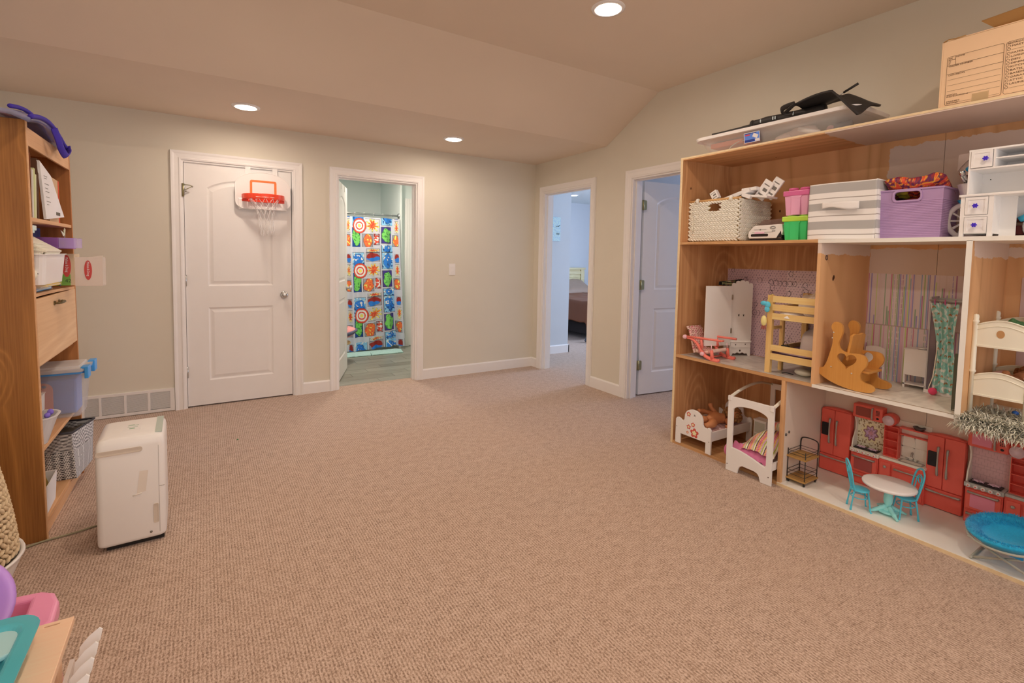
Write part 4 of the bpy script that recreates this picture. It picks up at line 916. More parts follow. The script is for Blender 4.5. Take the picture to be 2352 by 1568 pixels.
wp('shelf_board', G().box(XF-.003, XB, YE+.018, -3.378, 1.405, 1.4245), m_wp, label='white painted shelf board')
wp('divider', G().prism([(XF, -3.378), (XF, -3.396), (XB, -3.436), (XB, -3.418)], 2, .6345, 1.407), m_pt_div)
wp('divider', G().prism([(XF, -3.982), (XF, -4.000), (XB, -4.010), (XB, -3.992)], 2, .6345, 1.407), m_pt_div2)
wp('edge_strip', G().box(XF-.003, XF, -4.001, -3.981, .62, 1.407), m_wp)
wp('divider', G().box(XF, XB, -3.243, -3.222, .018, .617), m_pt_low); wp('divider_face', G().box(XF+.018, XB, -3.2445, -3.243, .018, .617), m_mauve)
wp('screw_plate', G().tube([(XF+.03, -3.2445, .30), (XF+.03, -3.2485, .30)], .008, 12).tube([(XF+.062, -3.2445, .31), (XF+.062, -3.2485, .31)], .008, 12), M('grey_magnet', '#5d5044', .4), stuff=True)
wp('divider', G().box(XF, XB, -4.56, -4.542, .018, .60), m_ply)
for nm, y0, y1, z0, z1, m in (('a', -2.51, -3.742, 1.4245, 1.986, m_pt_back), ('b', -3.744, YE+.018, 1.4245, 1.986, m_pt_back), ('c', -2.51, -3.42, .6345, 1.407, m_ply),
    ('d', -3.42, -3.742, .6345, 1.407, m_pt_back2), ('e', -3.744, -4.0, .6345, 1.407, m_pt_back2), ('f', -4.0, YE+.018, .62, 1.407, m_pt_back3), ('g', -2.51, -3.225, .018, .617, m_ply),
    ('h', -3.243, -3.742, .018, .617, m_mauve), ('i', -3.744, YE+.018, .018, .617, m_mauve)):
    wp('back_panel', G().box(XB-.002, XB+.008, y1, y0, z0, z1), m)
# papers pasted inside
def marble(u, v):
    a = mnoise.noise(Vector((u*7, v*5, 0)))+.5*mnoise.noise(Vector((u*21, v*16, 4))); k = 1-.30*max(0, min(1, abs(a)*1.6)); c = alb('#b8a08c', .95); return tuple(x*k for x in c)
m_ink = printed('printed_paper', .35); g = G(); ink = []
sheetprint(g, lambda u, v: (XF+.012+(XB-XF-.02)*v, -2.50-.03*v-(.875-.02*v)*u, .6352), marble, 120, 60, ink); wp('marble_paper', g, m_ink, ink=ink)
def marble2(u, v):
    a = mnoise.noise(Vector((u*9, v*4, 7)))+.6*mnoise.noise(Vector((u*30, v*9, 4))); k = 1-.22*max(0, min(1, abs(a)*1.6)); c = alb('#d0b8a0', .95); return tuple(x*k for x in c)
g = G(); ink = []; sheetprint(g, lambda u, v: (XF+.012+(XB-XF-.02)*v, -3.40-.022*v-(.575-.02*v)*u, .6352), marble2, 90, 60, ink); wp('marble_paper', g, m_ink, ink=ink)
wp('paper_edge', G().box(XF+.004, XF+.012, -3.975, -3.40, .6345, .6356), M('paper_edge_brown', '#8f7158', .7))
tick = alb('#7c5c68', .95); pinkb = alb('#c49a94', .95); pinkl = alb('#d0aaa2', .95)
def pinkpaper(u, v):
    y, z = u*.87, v*.61; i, j = int(y/.019), int(z/.0165); fy, fz = y/.019-i, z/.0165-j
    if j % 2: fy = (fy+.5) % 1
    d = (fy-.5)*(1 if (i+j) % 3 else -1)*1.1-(fz-.5)
    if abs(d) < .15 and abs(fy-.5) < .17: return tick
    return pinkb if (u < .49) else pinkl
g = G(); ink = []; sheetprint(g, lambda u, v: (XB-.0028, -2.538-.878*u, .637+.606*v), pinkpaper, 250, 170, ink); wp('pink_wallpaper', g, m_ink, ink=ink)
circ = G()
CP = [(750,333),(905,418),(1075,420),(1405,362),(1200,430),(1250,437),(1297,441),(1345,441),(1397,443),(1448,443),(1553,452),(1218,480),(1198,520),(1393,524),(1560,505),(1352,567),(1450,575),(1540,540),(1038,628),(1072,705),(1153,590),(1240,590),(1195,680),(1030,700),(1430,905),(960,480),(1600,600)]
for i, (cx_, cy_) in enumerate(CP):
    y = -2.556-(cx_-712)/(1640-712)*.587; z = 1.243-(cy_-318-(cx_-712)*.02)*.000805
    r = .0135+.003*(i % 3)*.6; circ.tube([(XB-.0036, y+r*.95*cos(a/9*2*pi+i)*(1+.1*sin(a+i)), z+r*1.15*sin(a/9*2*pi+i)) for a in range(9)], .0013, 4, closed=True, flat=.5, curve=2)
    if i % 4 == 1: circ.tube([(XB-.0036, y+.002, z+r*.9), (XB-.0036, y-.006, z+r*1.5)], .001, 4)
wp('pen_doodles', circ, M('black_pen', '#2c2028', .6), stuff=True)
cols = ['#a8648c','#7c5c86','#8a9a4c','#b8506c','#c88c94','#6f87a0','#b4b45a','#9c4a74','#7e6a9a','#c8a898','#6c8c60']
def stripes(u, v):
    y = u*.43; row = 0 if v > .52 else 1; x = y/.0068+row*3.3; i = int(x); f = x-i
    rr = random.Random(i*17+row*311); kind = rr.random(); cut = rr.uniform(.0, 1.0); vv = (v-.52)/.48 if row == 0 else v/.52
    if abs(v-.52) < .004: return alb('#a8887c')
    base = alb('#d2b2a4'); c0 = alb(cols[rr.randrange(len(cols))], .95); c = tuple(.78*a+.22*b for a, b in zip(c0, base))
    if kind < .26: return base
    if kind < .42: return c if abs((vv*9+i) % 1-.5) < .42 and .3 < f < .62 else base
    if kind > .80 and vv > cut: return base
    return c if .12 < f < .88 else base
g = G(); ink = []; sheetprint(g, lambda u, v: (XB-.0028, -3.422-.565*u, .637+.606*v), lambda u, v: stripes(u*1.31, v), 400, 120, ink); wp('striped_wallpaper', g, m_ink, ink=ink)
wp('blank_paper', G().box(XB-.004, XB-.002, -4.6, -4.062, .66, 1.245), M('mauve_paper', '#c29a8c', .6))
wp('pen_doodles', G().tube([(XB-.003, -4.10, 1.262), (XB-.003, -4.10, 1.30)], .0022, 4).tube([(XB-.003, -4.118, 1.30), (XB-.003, -4.118, 1.262), (XB-.003, -4.126, 1.262)], .0022, 4).tube([(XB-.003, -4.112, 1.285), (XB-.003, -4.124, 1.285)], .0018, 4).tube([(XB-.003, -4.15+.008*cos(a), 1.282+.018*sin(2*a)) for a in [k*.42 for k in range(15)]], .002, 4), MATS['black_pen'], stuff=True)
dk = M('wood_knot', '#4a2410', .6)
g = G()
for x, y, z, ax in ((-.42, -2.472, 1.80, 1), (-.05, -2.51, .9, 1), (XB-.003, -2.78, 1.72, 0), (XB-.003, -2.9, 1.64, 0), (XB-.003, -2.83, 1.83, 0), (-.1, -2.9, 1.9855, 2)):
    r = [.005, .005, .009]; r[ax] = .0009; g.ball((x, y-(.02 if ax == 1 else 0), z), tuple(r), 8)
for x, y, z in ((-.37, -3.4075, 1.22), (-.375, -3.407, 1.212), (-.20, -3.4215, .80)): g.ball((x, y, z), (.009, .0012, .012), 8)
wp('knot', g, dk, stuff=True)
wp('pen_doodles', G().tube([(-.447+.009*cos(a), -3.4015, 1.327+.013*sin(a)) for a in [k*pi/6 for k in range(12)]], .002, 5, closed=True), MATS['black_pen'], stuff=True)

# ================================================================ ON TOP OF THE DOLLHOUSE
ZT = 2.0035
t = thing('underbed_bin', 'long translucent underbed bin with white lid on top of dollhouse', 'storage bin', (-.27, -3.03, ZT))
m_bin = clear('bin_translucent', '#d8c4b4', .17, .25)
part('shell', G().tub(-.20, .20, -.46, .46, 0, .095, .004, .88, 0, rc=.06, seg=6), m_bin, t)
part('lid', G().tub(-.222, .222, -.495, .495, .092, .112, .012, .99, 0, rc=.08, seg=8).cut([rrect(-.212, .212, -.485, .485, .07, 6)], .004, T((0, 0, .108))), M('lid_white', '#e4cab4', .35, k=.92), t, bevel=.003)
t2 = part('label', G().box(-.001, .0, -.05, .05, -.03, .03), M('label_blue', '#5a74b0', .4), t, loc=(-.199, .075, .052), rot=(0, -.18, 0))
part('label_print', G().box(-.0016, -.001, -.05, .05, .027, .030).box(-.0016, -.001, -.05, .05, -.03, -.0275).box(-.0016, -.001, -.05, -.0475, -.03, .03).box(-.0016, -.001, .0475, .05, -.03, .03).box(-.0018, -.001, -.045, -.02, -.026, -.012).obox((-.0014, -.022, .006), (.0008, .032, .022), (.5, 0, 0)), M('label_white', '#dccac4', .4), t2)
part('label_print', G().box(-.0016, -.001, -.016, .046, -.026, -.012).box(-.0016, -.001, -.03, .046, .022, .026), M('label_navy', '#27346c', .4), t2)
part('label_print', G().box(-.0018, -.001, .012, .042, .012, .020), M('label_red', '#c03c48', .4), t2)
# things inside the bin
solo('orange_toy_case', 'orange plastic toy lying in the left end of translucent bin', 'toy', G().box(-.05, .08, -.02, .31, .045, .085).box(-.05, .06, -.03, .02, .0, .06), M('toy_orange', '#e0764a', .4, k=.95), loc=(-.38+.02, -2.885, ZT+.006), rz=0, bevel=.01) if False else None
t = thing('orange_toy', 'orange plastic toy in the left end of the translucent bin', 'toy', (-.32, -2.60, ZT+.005))
part('body', G().box(-.07, .07, -.24, -.01, .045, .078).box(-.06, .04, -.30, -.24, .03, .078), M('toy_orange', '#dd6c42', .4, k=.95), t, bevel=.008)
part('foot', G().tube([(-.02, -.27, .0), (-.02, -.27, .03)], [.03, .015], 12), m_cream, t)
part('wire', G().tube([(-.07, -.14, .001), (-.08, -.17, .03), (-.07, -.21, .055), (-.06, -.26, .06)], .003, 6, curve=4), m_cream, t)
solo('bare_doll', 'pale pink rounded doll body lying in the right half of translucent bin', 'doll', G().tube([(0, .12, .03), (.02, .05, .05), (.0, -.04, .045), (-.03, -.10, .02)], [.028, .036, .034, .018], 12, curve=4).ball((-.02, .10, .028), (.03, .05, .024), 12), M('doll_pale_skin', '#d9b09a', .5), loc=(-.33, -3.18, ZT+.008))
solo('grey_doll_boot', 'grey and pink rolled item at the far right end of translucent bin', 'toy', G().tube([(0, 0, .03), (.02, -.09, .035)], [.03, .034], 14).ball((-.018, .0, .034), (.018, .022, .02), 10, m=1), [M('grey_cloth', '#7a6e68', .8), M('rose_cloth', '#c08478', .7)], loc=(-.33, -3.34, ZT+.006))
solo('paper_roll', 'white paper roll slanting in the translucent bin', 'paper roll', G().tube([(0, .05, .055), (.0, -.06, .012)], .013, 12), m_paper, loc=(-.41, -3.25, ZT+.003))
solo('white_cloth', 'folded white cloth on the bottom of translucent bin', 'cloth', G().sheet(lambda u, v: (-.12+.26*u, -.24+.48*v, .012+.008*mnoise.noise(Vector((u*6, v*10, 0)))), 14, 24, thick=.01), m_paper, loc=(-.30, -3.12, ZT+.004))
# black strap bag on the lid
m_blk = M('black_nylon', '#231c18', .6, k=.8, var=.1, bump=.2, bs=200); zl = ZT+.1125
t = thing('black_carry_bag', 'long black carry bag with strap and buckle lying on bin lid', 'bag', (-.425, -3.0, zl))
part('body', G().tube([(-.03, .33, .010), (-.02, .20, .012), (-.02, .06, .014)], [.012, .014, .016], 10, flat=.8, curve=3).tube([(-.02, .05, .022), (-.01, -.02, .026), (.0, -.12, .024), (.02, -.22, .028), (.03, -.33, .03)], [.022, .026, .026, .028, .028], 12, curve=3), m_blk, t)
part('end_cap', G().ball((-.02, .06, .022), (.022, .016, .026), 12), m_blk, t)
def fold(u, v):
    y = -.20-.34*u; w = .10+.05*sin(pi*u); drop = max(0, u-.62)
    return (-.07+.20*v-.02*u, y-.02*v, .066+.018*sin(pi*u*.9)-drop*.34*(1-.6*v)+.010*sin(v*7+u*4))
part('flap', G().sheet(fold, 24, 12, thick=.010), m_blk, t)
part('strap', G().tube([(-.02, -.12, .045), (-.07, -.15, .060), (-.08, -.22, .066), (-.08, -.20, .05), (-.07, -.165, .028), (-.06, -.20, .024)], .014, 8, flat=.22, curve=5), m_blk, t)
for y in (.0, -.075, -.088, -.19): part('silver_tick', G().box(-.039, -.034, y-.0025, y+.0025, .018, .036), M('silver_print', '#b8b0a4', .4), t)
part('rod', G().tube([(.03, -.37, .07), (.02, -.42, .092)], .0025, 6), m_brass, t); part('rod_grip', G().tube([(.02, -.42, .092), (.01, -.49, .116)], [.006, .007], 8), m_blk, t)
# moving box
t = thing('moving_box', 'large cardboard moving box with printed room checklist on dollhouse top', 'cardboard box', (-.455, -3.838, ZT))
m_card = M('cardboard', '#d6a478', .8, k=.98, var=.04, bump=.06, bs=120)
g = G().box(0, .40, -.006, 0, 0, .30).box(0, .40, -.66, -.654, 0, .30).box(0, .005, -.654, -.006, 0, .30).box(.395, .40, -.654, -.006, 0, .30).box(0.005, .395, -.654, -.006, 0, .005)
part('walls', g, m_card, t, bevel=.001)
part('flap', G().obox((.10, -.33, .315), (.20, .62, .004), (0, -.12, 0)), m_card, t)
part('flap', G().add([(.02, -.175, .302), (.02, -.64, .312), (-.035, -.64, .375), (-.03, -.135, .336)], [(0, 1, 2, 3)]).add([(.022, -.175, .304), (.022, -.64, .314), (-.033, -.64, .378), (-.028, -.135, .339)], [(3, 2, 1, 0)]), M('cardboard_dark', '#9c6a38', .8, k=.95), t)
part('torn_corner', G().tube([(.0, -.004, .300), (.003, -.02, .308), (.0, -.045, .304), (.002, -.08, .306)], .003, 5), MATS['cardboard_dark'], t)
m_inkb = M('box_print_ink', '#5c3c28', .8, k=.8)
pr = G()
def yy(y): return y+3.838
def hl(y0, z0, y1, z1, w=.0022): pr.tube([(-.0006, yy(y0), z0-ZT), (-.0006, yy(y1), z1-ZT)], w/2, 4, flat=.4)
A = [(-3.857, 2.228), (-4.036, 2.228), (-4.038, 2.220), (-4.045, 2.024), (-4.040, 2.017), (-3.868, 2.013), (-3.863, 2.018), (-3.855, 2.222)]
def rect(y0, y1, z0, z1, w=.0024, r=.008):
    pr.tube([(-.0006, yy(p[0]), p[1]-ZT) for p in rrect(y1, y0, z0, z1, r, 3)], w/2, 4, closed=True, flat=.4)
ZA, ZB_ = 2.232, 2.018
rect(-3.860, -4.044, ZB_, ZA); rect(-4.050, -4.20, ZB_, ZA)
hl(-3.861, 2.194, -4.043, 2.194); hl(-3.862, 2.156, -4.043, 2.156); hl(-3.888, 2.231, -3.888, 2.194)
for z in (2.130, 2.105, 2.080): hl(-3.866, z, -4.038, z, .0012)
hl(-3.912, 2.056, -4.038, 2.056, .0012); hl(-3.894, 2.026, -4.038, 2.026, .0012)
def tx(s, y, z, size, sx=1.25): pr.text(s, size, T((-.0008, yy(y), z-ZT), (pi/2, 0, -pi/2)), sx=sx)
tx('NAME', -3.890, 2.2245, .0072, 1.5); tx('ORDER NUMBER', -3.866, 2.1865, .0078, 1.4); tx('CONTENTS', -3.866, 2.1475, .0078, 1.4)
tx('SPECIAL', -3.865, 2.060, .0075, 1.4); tx('INSTRUCTIONS', -3.865, 2.0525, .0075, 1.4); tx("PACKER'S", -3.866, 2.031, .0075, 1.4); tx('INITIALS', -3.866, 2.0235, .0075, 1.4)
for i, s_ in enumerate(('ALSO', 'MOVING', 'TO', 'US')): tx(s_, -3.8645, 2.223-.0075*i, .0056, 1.05)
tx('BEDROOMS', -4.053, 2.2215, .0095, 1.35)
for i, (s_, z) in enumerate((('MASTER', 2.209), ('', 2.196), ('FAMILY RM', 2.180), ('LIVING RM', 2.166), ('DEN', 2.152), ('DINING RM', 2.138), ('KITCHEN', 2.124), ('BATH', 2.110), ('BASEMENT', 2.096), ('GARAGE', 2.082), ('ATTIC', 2.068), ('LAUNDRY', 2.054), ('', 2.040))):
    pr.tube([(-.0006, yy(-4.0585)+.0048*cos(a), z+.004-ZT+.0048*sin(a)) for a in [k*pi/5 for k in range(10)]], .0007, 4, closed=True)
    if s_: tx(s_, -4.066, z, .0105, 1.35)
    else: hl(-4.066, z+.001, -4.19, z+.001, .0012)
hl(-4.092, 2.109, -4.19, 2.109, .0012)
part('printed_form', pr, m_inkb, t, stuff=True)
part('packing_tape', G().box(-.0016, -.0002, yy(-4.005), yy(-3.952), 0, .044), clear('brown_tape', '#c8a070', .45, .3), t)

# ================================================================ TOP ROW
Z2 = 1.4250
m_rope = M('water_hyacinth', '#dcc0a0', .8, k=.97, var=.16, vs=70, bump=.3, bs=260)
t = thing('woven_basket', 'pale woven basket with wooden rod rim on the top shelf', 'basket', (-.42, -2.50, Z2))
g = G(); BH = .262
def fw(u, v): return Vector((-.004-.010*v*0, -.365*u, .008+BH*v)), Vector((0, -1, 0)), Vector((0, 0, 1)), Vector((-1, 0, 0))
def fs_(u, v): return Vector((.006+.34*u, -.368, .008+BH*v)), Vector((1, 0, 0)), Vector((0, 0, 1)), Vector((0, -1, 0))
def fl(u, v): return Vector((.006+.34*u, .0, .008+BH*v)), Vector((1, 0, 0)), Vector((0, 0, 1)), Vector((0, 1, 0))
class _Skip(G):
    def ball(s, c, r, n=12, m=0, mx=None, ny=None):
        p = mx.translation
        if p.x < 0 and -.232 < p.y < -.145 and .205 < p.z < .262: return s
        return super().ball(c, r, n, m, mx, ny)
g = _Skip(); tufts(g, fw, 17, 19, .0205, .0125, .5, .12); tufts(g, fs_, 15, 19, .0205, .0125, .5, .12); tufts(g, fl, 12, 14, .022, .0145, .5, .1)
part('weave', g, m_rope, t, stuff=True)
bk = M('basket_core', '#96703f', .9)
part('core', G().box(.0, .004, -.148, 0, .004, BH+.008).box(.0, .004, -.366, -.230, .004, BH+.008).box(.0, .004, -.23, -.148, .004, .205).box(.0, .004, -.23, -.148, .258, BH+.008).box(0, .345, -.366, -.362, .004, BH+.008).box(0, .345, -.004, 0, .004, BH+.008).box(.341, .345, -.362, -.004, .004, BH+.008).box(0, .345, -.362, -.004, .0, .005), bk, t)
part('rod_rim', G().tube([(-.004, .004, BH+.016), (-.004, -.372, BH+.016)], .008, 10), wood('dowel_wood', '#d39c62', '#b97f48', 1, 3, .5, knots=False), t)
part('rod_rim', G().tube([(.34, .004, BH+.016), (.34, -.372, BH+.016)], .008, 10), MATS['dowel_wood'], t)
for y in (-.06, -.31): part('binding', G().tube([(-.004+.014*cos(a), y, BH+.014+.014*sin(a)) for a in [k*pi/6 for k in range(12)]], .011, 6, closed=True, flat=.6), m_rope, t)
part('string', G().tube([(-.016, -.045, BH+.02), (-.022, -.02, .23), (-.02, -.035, .14), (-.02, -.03, .10)], .002, 5, curve=4).tube([(-.02, -.03, .105), (-.02, -.03, .075)], .006, 6), m_cream, t)
# white electronics boxes and cards in the basket
m_dev = M('device_white', '#d9c2ac', .4, k=.92); m_devd = M('device_grey', '#6a5c50', .4)
def device(lab, cx, cy, cz, sx, sy, sz, rot, grp='white cards and cases in the woven basket', nm='plastic_case', scr=True):
    t = thing(nm, lab, 'case', (-.42+cx, -2.50+cy, Z2+cz), rot=rot, group=grp)
    part('shell', G().box(-sx/2, sx/2, -sy/2, sy/2, -sz/2, sz/2), m_dev, t, bevel=min(.003, sz*.3))
    if scr: part('print', G().box(-sx/2-.0006, -sx/2, -sy*.32, sy*.12, -sz*.06, sz*.10).box(-sx/2-.0006, -sx/2, -sy*.32, sy*.3, -sz*.3, -sz*.22).box(-sx/2-.0006, -sx/2, -sy*.3, sy*.3, sz*.25, sz*.3), m_devd, t, stuff=True)
device('small white and grey plastic case standing at left in woven basket', .03, -.165, .312, .03, .050, .060, (-.5, 0, 0), scr=True)
device('long flat white plastic case lying across the middle of the woven basket', .10, -.290, .300, .12, .20, .026, (-.30, 0, .1), scr=False)
device('flat grey-white case lying behind the tilted cards', .13, -.375, .335, .12, .10, .022, (-.05, 0, 0), scr=False)
device('small white charger block on the basket rim', .04, -.385, .288, .04, .055, .024, (.4, 0, .2), scr=False)
device('tilted white plastic card case, left of the two at right end of basket', .11, -.455, .325, .014, .066, .125, (.62, 0, 0))
device('tilted white plastic card case, right of the two at right end of basket', .12, -.510, .330, .014, .062, .135, (.62, 0, 0))
device('thin white tray hanging over the right rim of the woven basket', .10, -.43, .285, .12, .17, .014, (.16, 0, 0), scr=False)
solo('orange_bead', 'orange ball seen through the basket hand hole', 'toy', G().ball((0, 0, 0), .018, 12), M('amber_ball', '#d97a24', .4), loc=(-.385, -2.69, Z2+.19))
# toy van with clear roof
t = thing('toy_camper', 'white toy printer-like camper with dark base and clear lid', 'toy', (-.36, -2.905, Z2))
mw = M('toy_white', '#ddc4ae', .3, k=.93)
g = G().prism([(0, .018), (-.008, .03), (-.005, .060), (.025, .092), (.04, .098), (.20, .102), (.205, .098), (.212, .06), (.200, .018)], 0, -.01, .20, mx=T((0, 0, 0), (0, 0, 0)) @ Matrix(((1,0,0,0),(0,-1,0,0),(0,0,1,0),(0,0,0,1))))
part('body', g, mw, t, bevel=.005)
part('base', G().box(-.006, .19, -.208, -.004, 0, .02).prism([(-.208, .02), (-.200, .065), (-.178, .03), (-.172, .018)], 0, -.0112, .19), M('black_toy_plastic', '#241612', .4), t, bevel=.003)
part('slot', G().cut([rrect(-.122, -.012, .030, .046, .007)], .002, T((-.0105, 0, 0), (pi/2, 0, pi/2))), MATS['black_toy_plastic'], t)
part('badge', G().box(-.0125, -.01, -.098, -.036, .047, .058), M('toy_pink_badge', '#dba0a4', .5), t)
part('print', G().tube([(-.0112, -.150+.017*cos(a), .082+.009*sin(a)) for a in [k*pi/8 for k in range(16)]], .001, 4, closed=True).tube([(-.0112, -.150+.011*cos(a), .082+.005*sin(a)) for a in [k*pi/8 for k in range(16)]], .001, 4, closed=True).tube([(-.0112, -.155+.010*cos(a), .062+.004*sin(a)) for a in [k*pi/8 for k in range(16)]], .001, 4, closed=True).box(-.0115, -.0105, -.11, -.03, .071, .0725).box(-.0115, -.0105, -.152, -.02, .0555, .0565).box(-.0115, -.0105, -.075, -.068, .068, .075), m_devd, t, stuff=True)
part('clear_lid', G().prism([(-.040, .098), (-.058, .128), (-.075, .134), (-.20, .136), (-.205, .10)], 0, .02, .18), clear('smoke_lid', '#7a5648', .55, .1), t, bevel=.004)
def brickbox(lab, z, h1, h2, h3, grp=None, h=.112):
    t = thing('brick_box', lab, 'storage box', (-.385, -3.124, z))
    a = M('bb_'+h1[1:], h1, .35, k=.95); b = M('bb_'+h2[1:], h2, .35, k=.95); c = M('bb_'+h3[1:], h3, .3, k=.95, var=.01)
    part('bucket', G().tub(0, .17, -.135, 0, 0, h, .003, .90, 0, rc=.006, seg=2), a, t)
    part('handle_arc', G().cut([ell(-.0675, h, .032, .017, 12, 180, 360)], .006, T((-.001, 0, 0), (pi/2, 0, pi/2))).box(-.003, .004, -.092, -.043, .002, h-.012), a, t)
    part('lid', G().box(-.006, .175, -.141, .006, h, h+.030), b, t, bevel=.004)
    for x in (.035, .135):
        for y in (-.035, -.10): part('stud', G().lathe([(0, .0), (.026, 0), (.026, .015), (.023, .018), (0, .018)], 24, c=(x, y, h+.030)), c, t)
    return t
brickbox('green toy brick box with lime lid under the pink one', Z2, '#3fae5c', '#a9c63a', '#9cc03a')
brickbox('pink toy brick box with darker pink lid stacked on the green one', Z2+.149, '#e08c98', '#c45878', '#c0506e')
# striped fabric cube
def bands(u, v):
    z = (1-v)*.30; g_, w, d = alb('#a08e80', .95), alb('#e4d0b6', .95), alb('#8a7566', .95)
    for a, b, c in ((.005, .052, g_), (.078, .083, d), (.105, .145, g_), (.172, .177, d), (.202, .248, g_), (.272, .277, d)):
        if a < z < b: return c
    return w
t = thing('striped_fabric_cube', 'grey and white striped fabric storage cube with cloth handle', 'storage cube', (-.452, -3.298, Z2))
g = G(); ink = []
sheetprint(g, lambda u, v: (.004*sin(pi*u)*v-.002, -.002-.318*u-.006*sin(pi*v)*(u-.5), .30*v+.002*sin(u*5)), bands, 30, 150, ink, .004)
sheetprint(g, lambda u, v: (.36*u, -.326+.006*v, .30*v), bands, 10, 150, ink, .004); sheetprint(g, lambda u, v: (.36*(1-u), -.002, .30*v), bands, 10, 150, ink, .004); sheetprint(g, lambda u, v: (.36, -.32*(1-u), .30*v), bands, 10, 150, ink, .004)
part('cloth_walls', g, printed('printed_canvas2', .85), t, ink=ink); part('inside', G().box(.006, .355, -.316, -.008, .02, .27), M('cube_dark', '#4c3c32', .9), t)
part('handle', G().sheet(lambda u, v: (-.012-.014*sin(pi*u), -.075-.175*u, .198-.006*u-.034*v+.010*sin(u*6)*(v-.3)), 20, 4, thick=.003), M('cloth_handle', '#e6d2b8', .8, k=.95), t)
# purple tub
t = thing('purple_tub', 'purple ribbed plastic tub with hand hole on the top shelf', 'tub', (-.405, -3.612, Z2))
mp = M('orchid_plastic', '#a2788e', .4, k=.95, var=.02)
g = G(); zz = [.0]; prof = [(0, 0)]
for i in range(22): z = .012+i*.0078; prof += [(z, .0), (z+.0026, .0016), (z+.0052, .0016), (z+.0074, 0)]
prof += [(.236, 0)]
for i in range(len(prof)-1):
    (z0, d0), (z1, d1) = prof[i], prof[i+1]
    f0, f1 = .006*(z0/.236), .006*(z1/.236)
    for (xa, ya), (xb, yb) in (((0, 0), (0, -.247)), ((0, -.247), (.19, -.247)), ((.19, 0), (0, 0))):
        def o(x, y, f, d): return (x-(f+d if x == 0 else -f-d), y+(f+d if y == 0 else -f-d))
        p = [o(xa, ya, f0, d0), o(xb, yb, f0, d0), o(xb, yb, f1, d1), o(xa, ya, f1, d1)]
        if ya != yb and xa == xb == 0 and z0 > .178:
            for a, b in ((0, -.062), (-.172, -.247)):
                if z0 >= .186 or True: g.add([(p[0][0], a+(.006 if a == 0 else 0), z0), (p[0][0], b-(.006 if b < -.2 else 0), z0), (p[3][0], b-(.006 if b < -.2 else 0), z1), (p[3][0], a+(.006 if a == 0 else 0), z1)], [(0, 1, 2, 3)])
            if z0 > .222: g.add([(p[0][0], -.06, z0), (p[0][0], -.175, z0), (p[3][0], -.175, z1), (p[3][0], -.06, z1)], [(0, 1, 2, 3)])
        else: g.add([(p[0][0], p[0][1], z0), (p[1][0], p[1][1], z0), (p[2][0], p[2][1], z1), (p[3][0], p[3][1], z1)], [(0, 1, 2, 3)])
part('ribbed_walls', g, mp, t)
part('inner_wall', G().box(.186, .19, -.247, 0, 0, .236).box(.004, .186, -.243, -.004, 0, .004).box(.004, .007, -.062, -.002, .0, .236).box(.004, .007, -.245, -.172, .0, .236).box(.004, .007, -.172, -.062, .0, .18), mp, t)
part('rim', G().tub(-.010, .200, -.257, .010, .232, .240, .008, 1, 0, rc=.012, seg=4), mp, t, bevel=.002)
part('grip_rim', G().cut([rrect(-.176, -.058, .176, .234, .018, 5), rrect(-.168, -.066, .186, .226, .014, 5)], .012, T((-.005, 0, 0), (pi/2, 0, pi/2)), bev=.002), mp, t)
def bagcol(u, v):
    a = mnoise.noise(Vector((u*11, v*11, 0))); b = mnoise.noise(Vector((u*23, v*19, 9)))
    if .12 < u < .34 and .18 < v < .66: return alb('#e0b83c')
    return alb('#d0482c') if a > .12 else alb('#e08a2c') if a > 0 else alb('#5c2440') if b > 0 else alb('#8c2c2c')
g = G(); ink = []
for s_ in (1, -1): sheetprint(g, lambda u, v: (-.07+.16*v, -.12+.24*u, s_*.032*(max(0, 1-(2*u-1)**4)*max(0, 1-(2*v-1)**4))**.5*(1+.4*mnoise.noise(Vector((u*6, v*6, 3))))+.008*sin(u*9)), bagcol, 60, 44, ink)
solo('candy_bag', 'crinkly orange red snack bag lying on the purple tub', 'snack bag', g, printed('printed_foil', .25), loc=(-.32, -3.745, Z2+.246), rot=(0, -.5, pi), ink=ink)
solo('red_wrapper', 'dark red wrapped things inside the purple tub', 'wrapper', G().ball((0, 0, 0), (.08, .11, .05), 14), M('dark_red_foil', '#8a3020', .35), loc=(-.305, -3.75, Z2+.16))
# doll bicycle behind the desk
t = thing('doll_bicycle', 'white and coral doll bicycle with front basket behind the white desk', 'toy bicycle', (-.268, -3.908, Z2+.083), radians(40))
mwh = M('wheel_white', '#e2c8b2', .4, k=.93)
def wheel(cy, nm='wheel', cx=0):
    w = part(nm, G().tube([(cx, cy+.072*cos(a), .072*1.08*sin(a)) for a in [k*pi/20 for k in range(40)]], .011, 10, closed=True), mwh, t)
    for k in range(11):
        a = 2*pi*k/11; part('spoke', G().tube([(cx, cy, 0), (cx, cy+.064*cos(a), .069*sin(a))], [.003, .007], 6, flat=.5), mwh, w)
    part('hub', G().tube([(cx-.016, cy, 0), (cx+.016, cy, 0)], .011, 12), M('coral_plastic', '#d9705c', .4), w)
wheel(-.005); wheel(-.30)
part('frame', G().tube([(0, -.005, 0), (.0, -.03, .075), (0, -.05, .15), (0, -.055, .20)], .008, 8, curve=3).tube([(0, -.04, .10), (0, -.15, .02), (0, -.20, .0), (0, -.30, 0)], .010, 8, curve=3).tube([(0, -.05, .13), (0, -.19, .10), (0, -.30, 0)], .008, 8, curve=3), MATS['coral_plastic'], t)
part('mudguard', G().tube([(0, -.005+.088*cos(a), .088*sin(a)*1.05) for a in [1.2+k*.16 for k in range(12)]], .016, 8, flat=.35), M('sky_plastic', '#3f9cc0', .35), t)
part('basket', G().tub(-.062, .0, -.095, .045, .085, .165, .004, .72, .003, rc=.018), mwh, t)
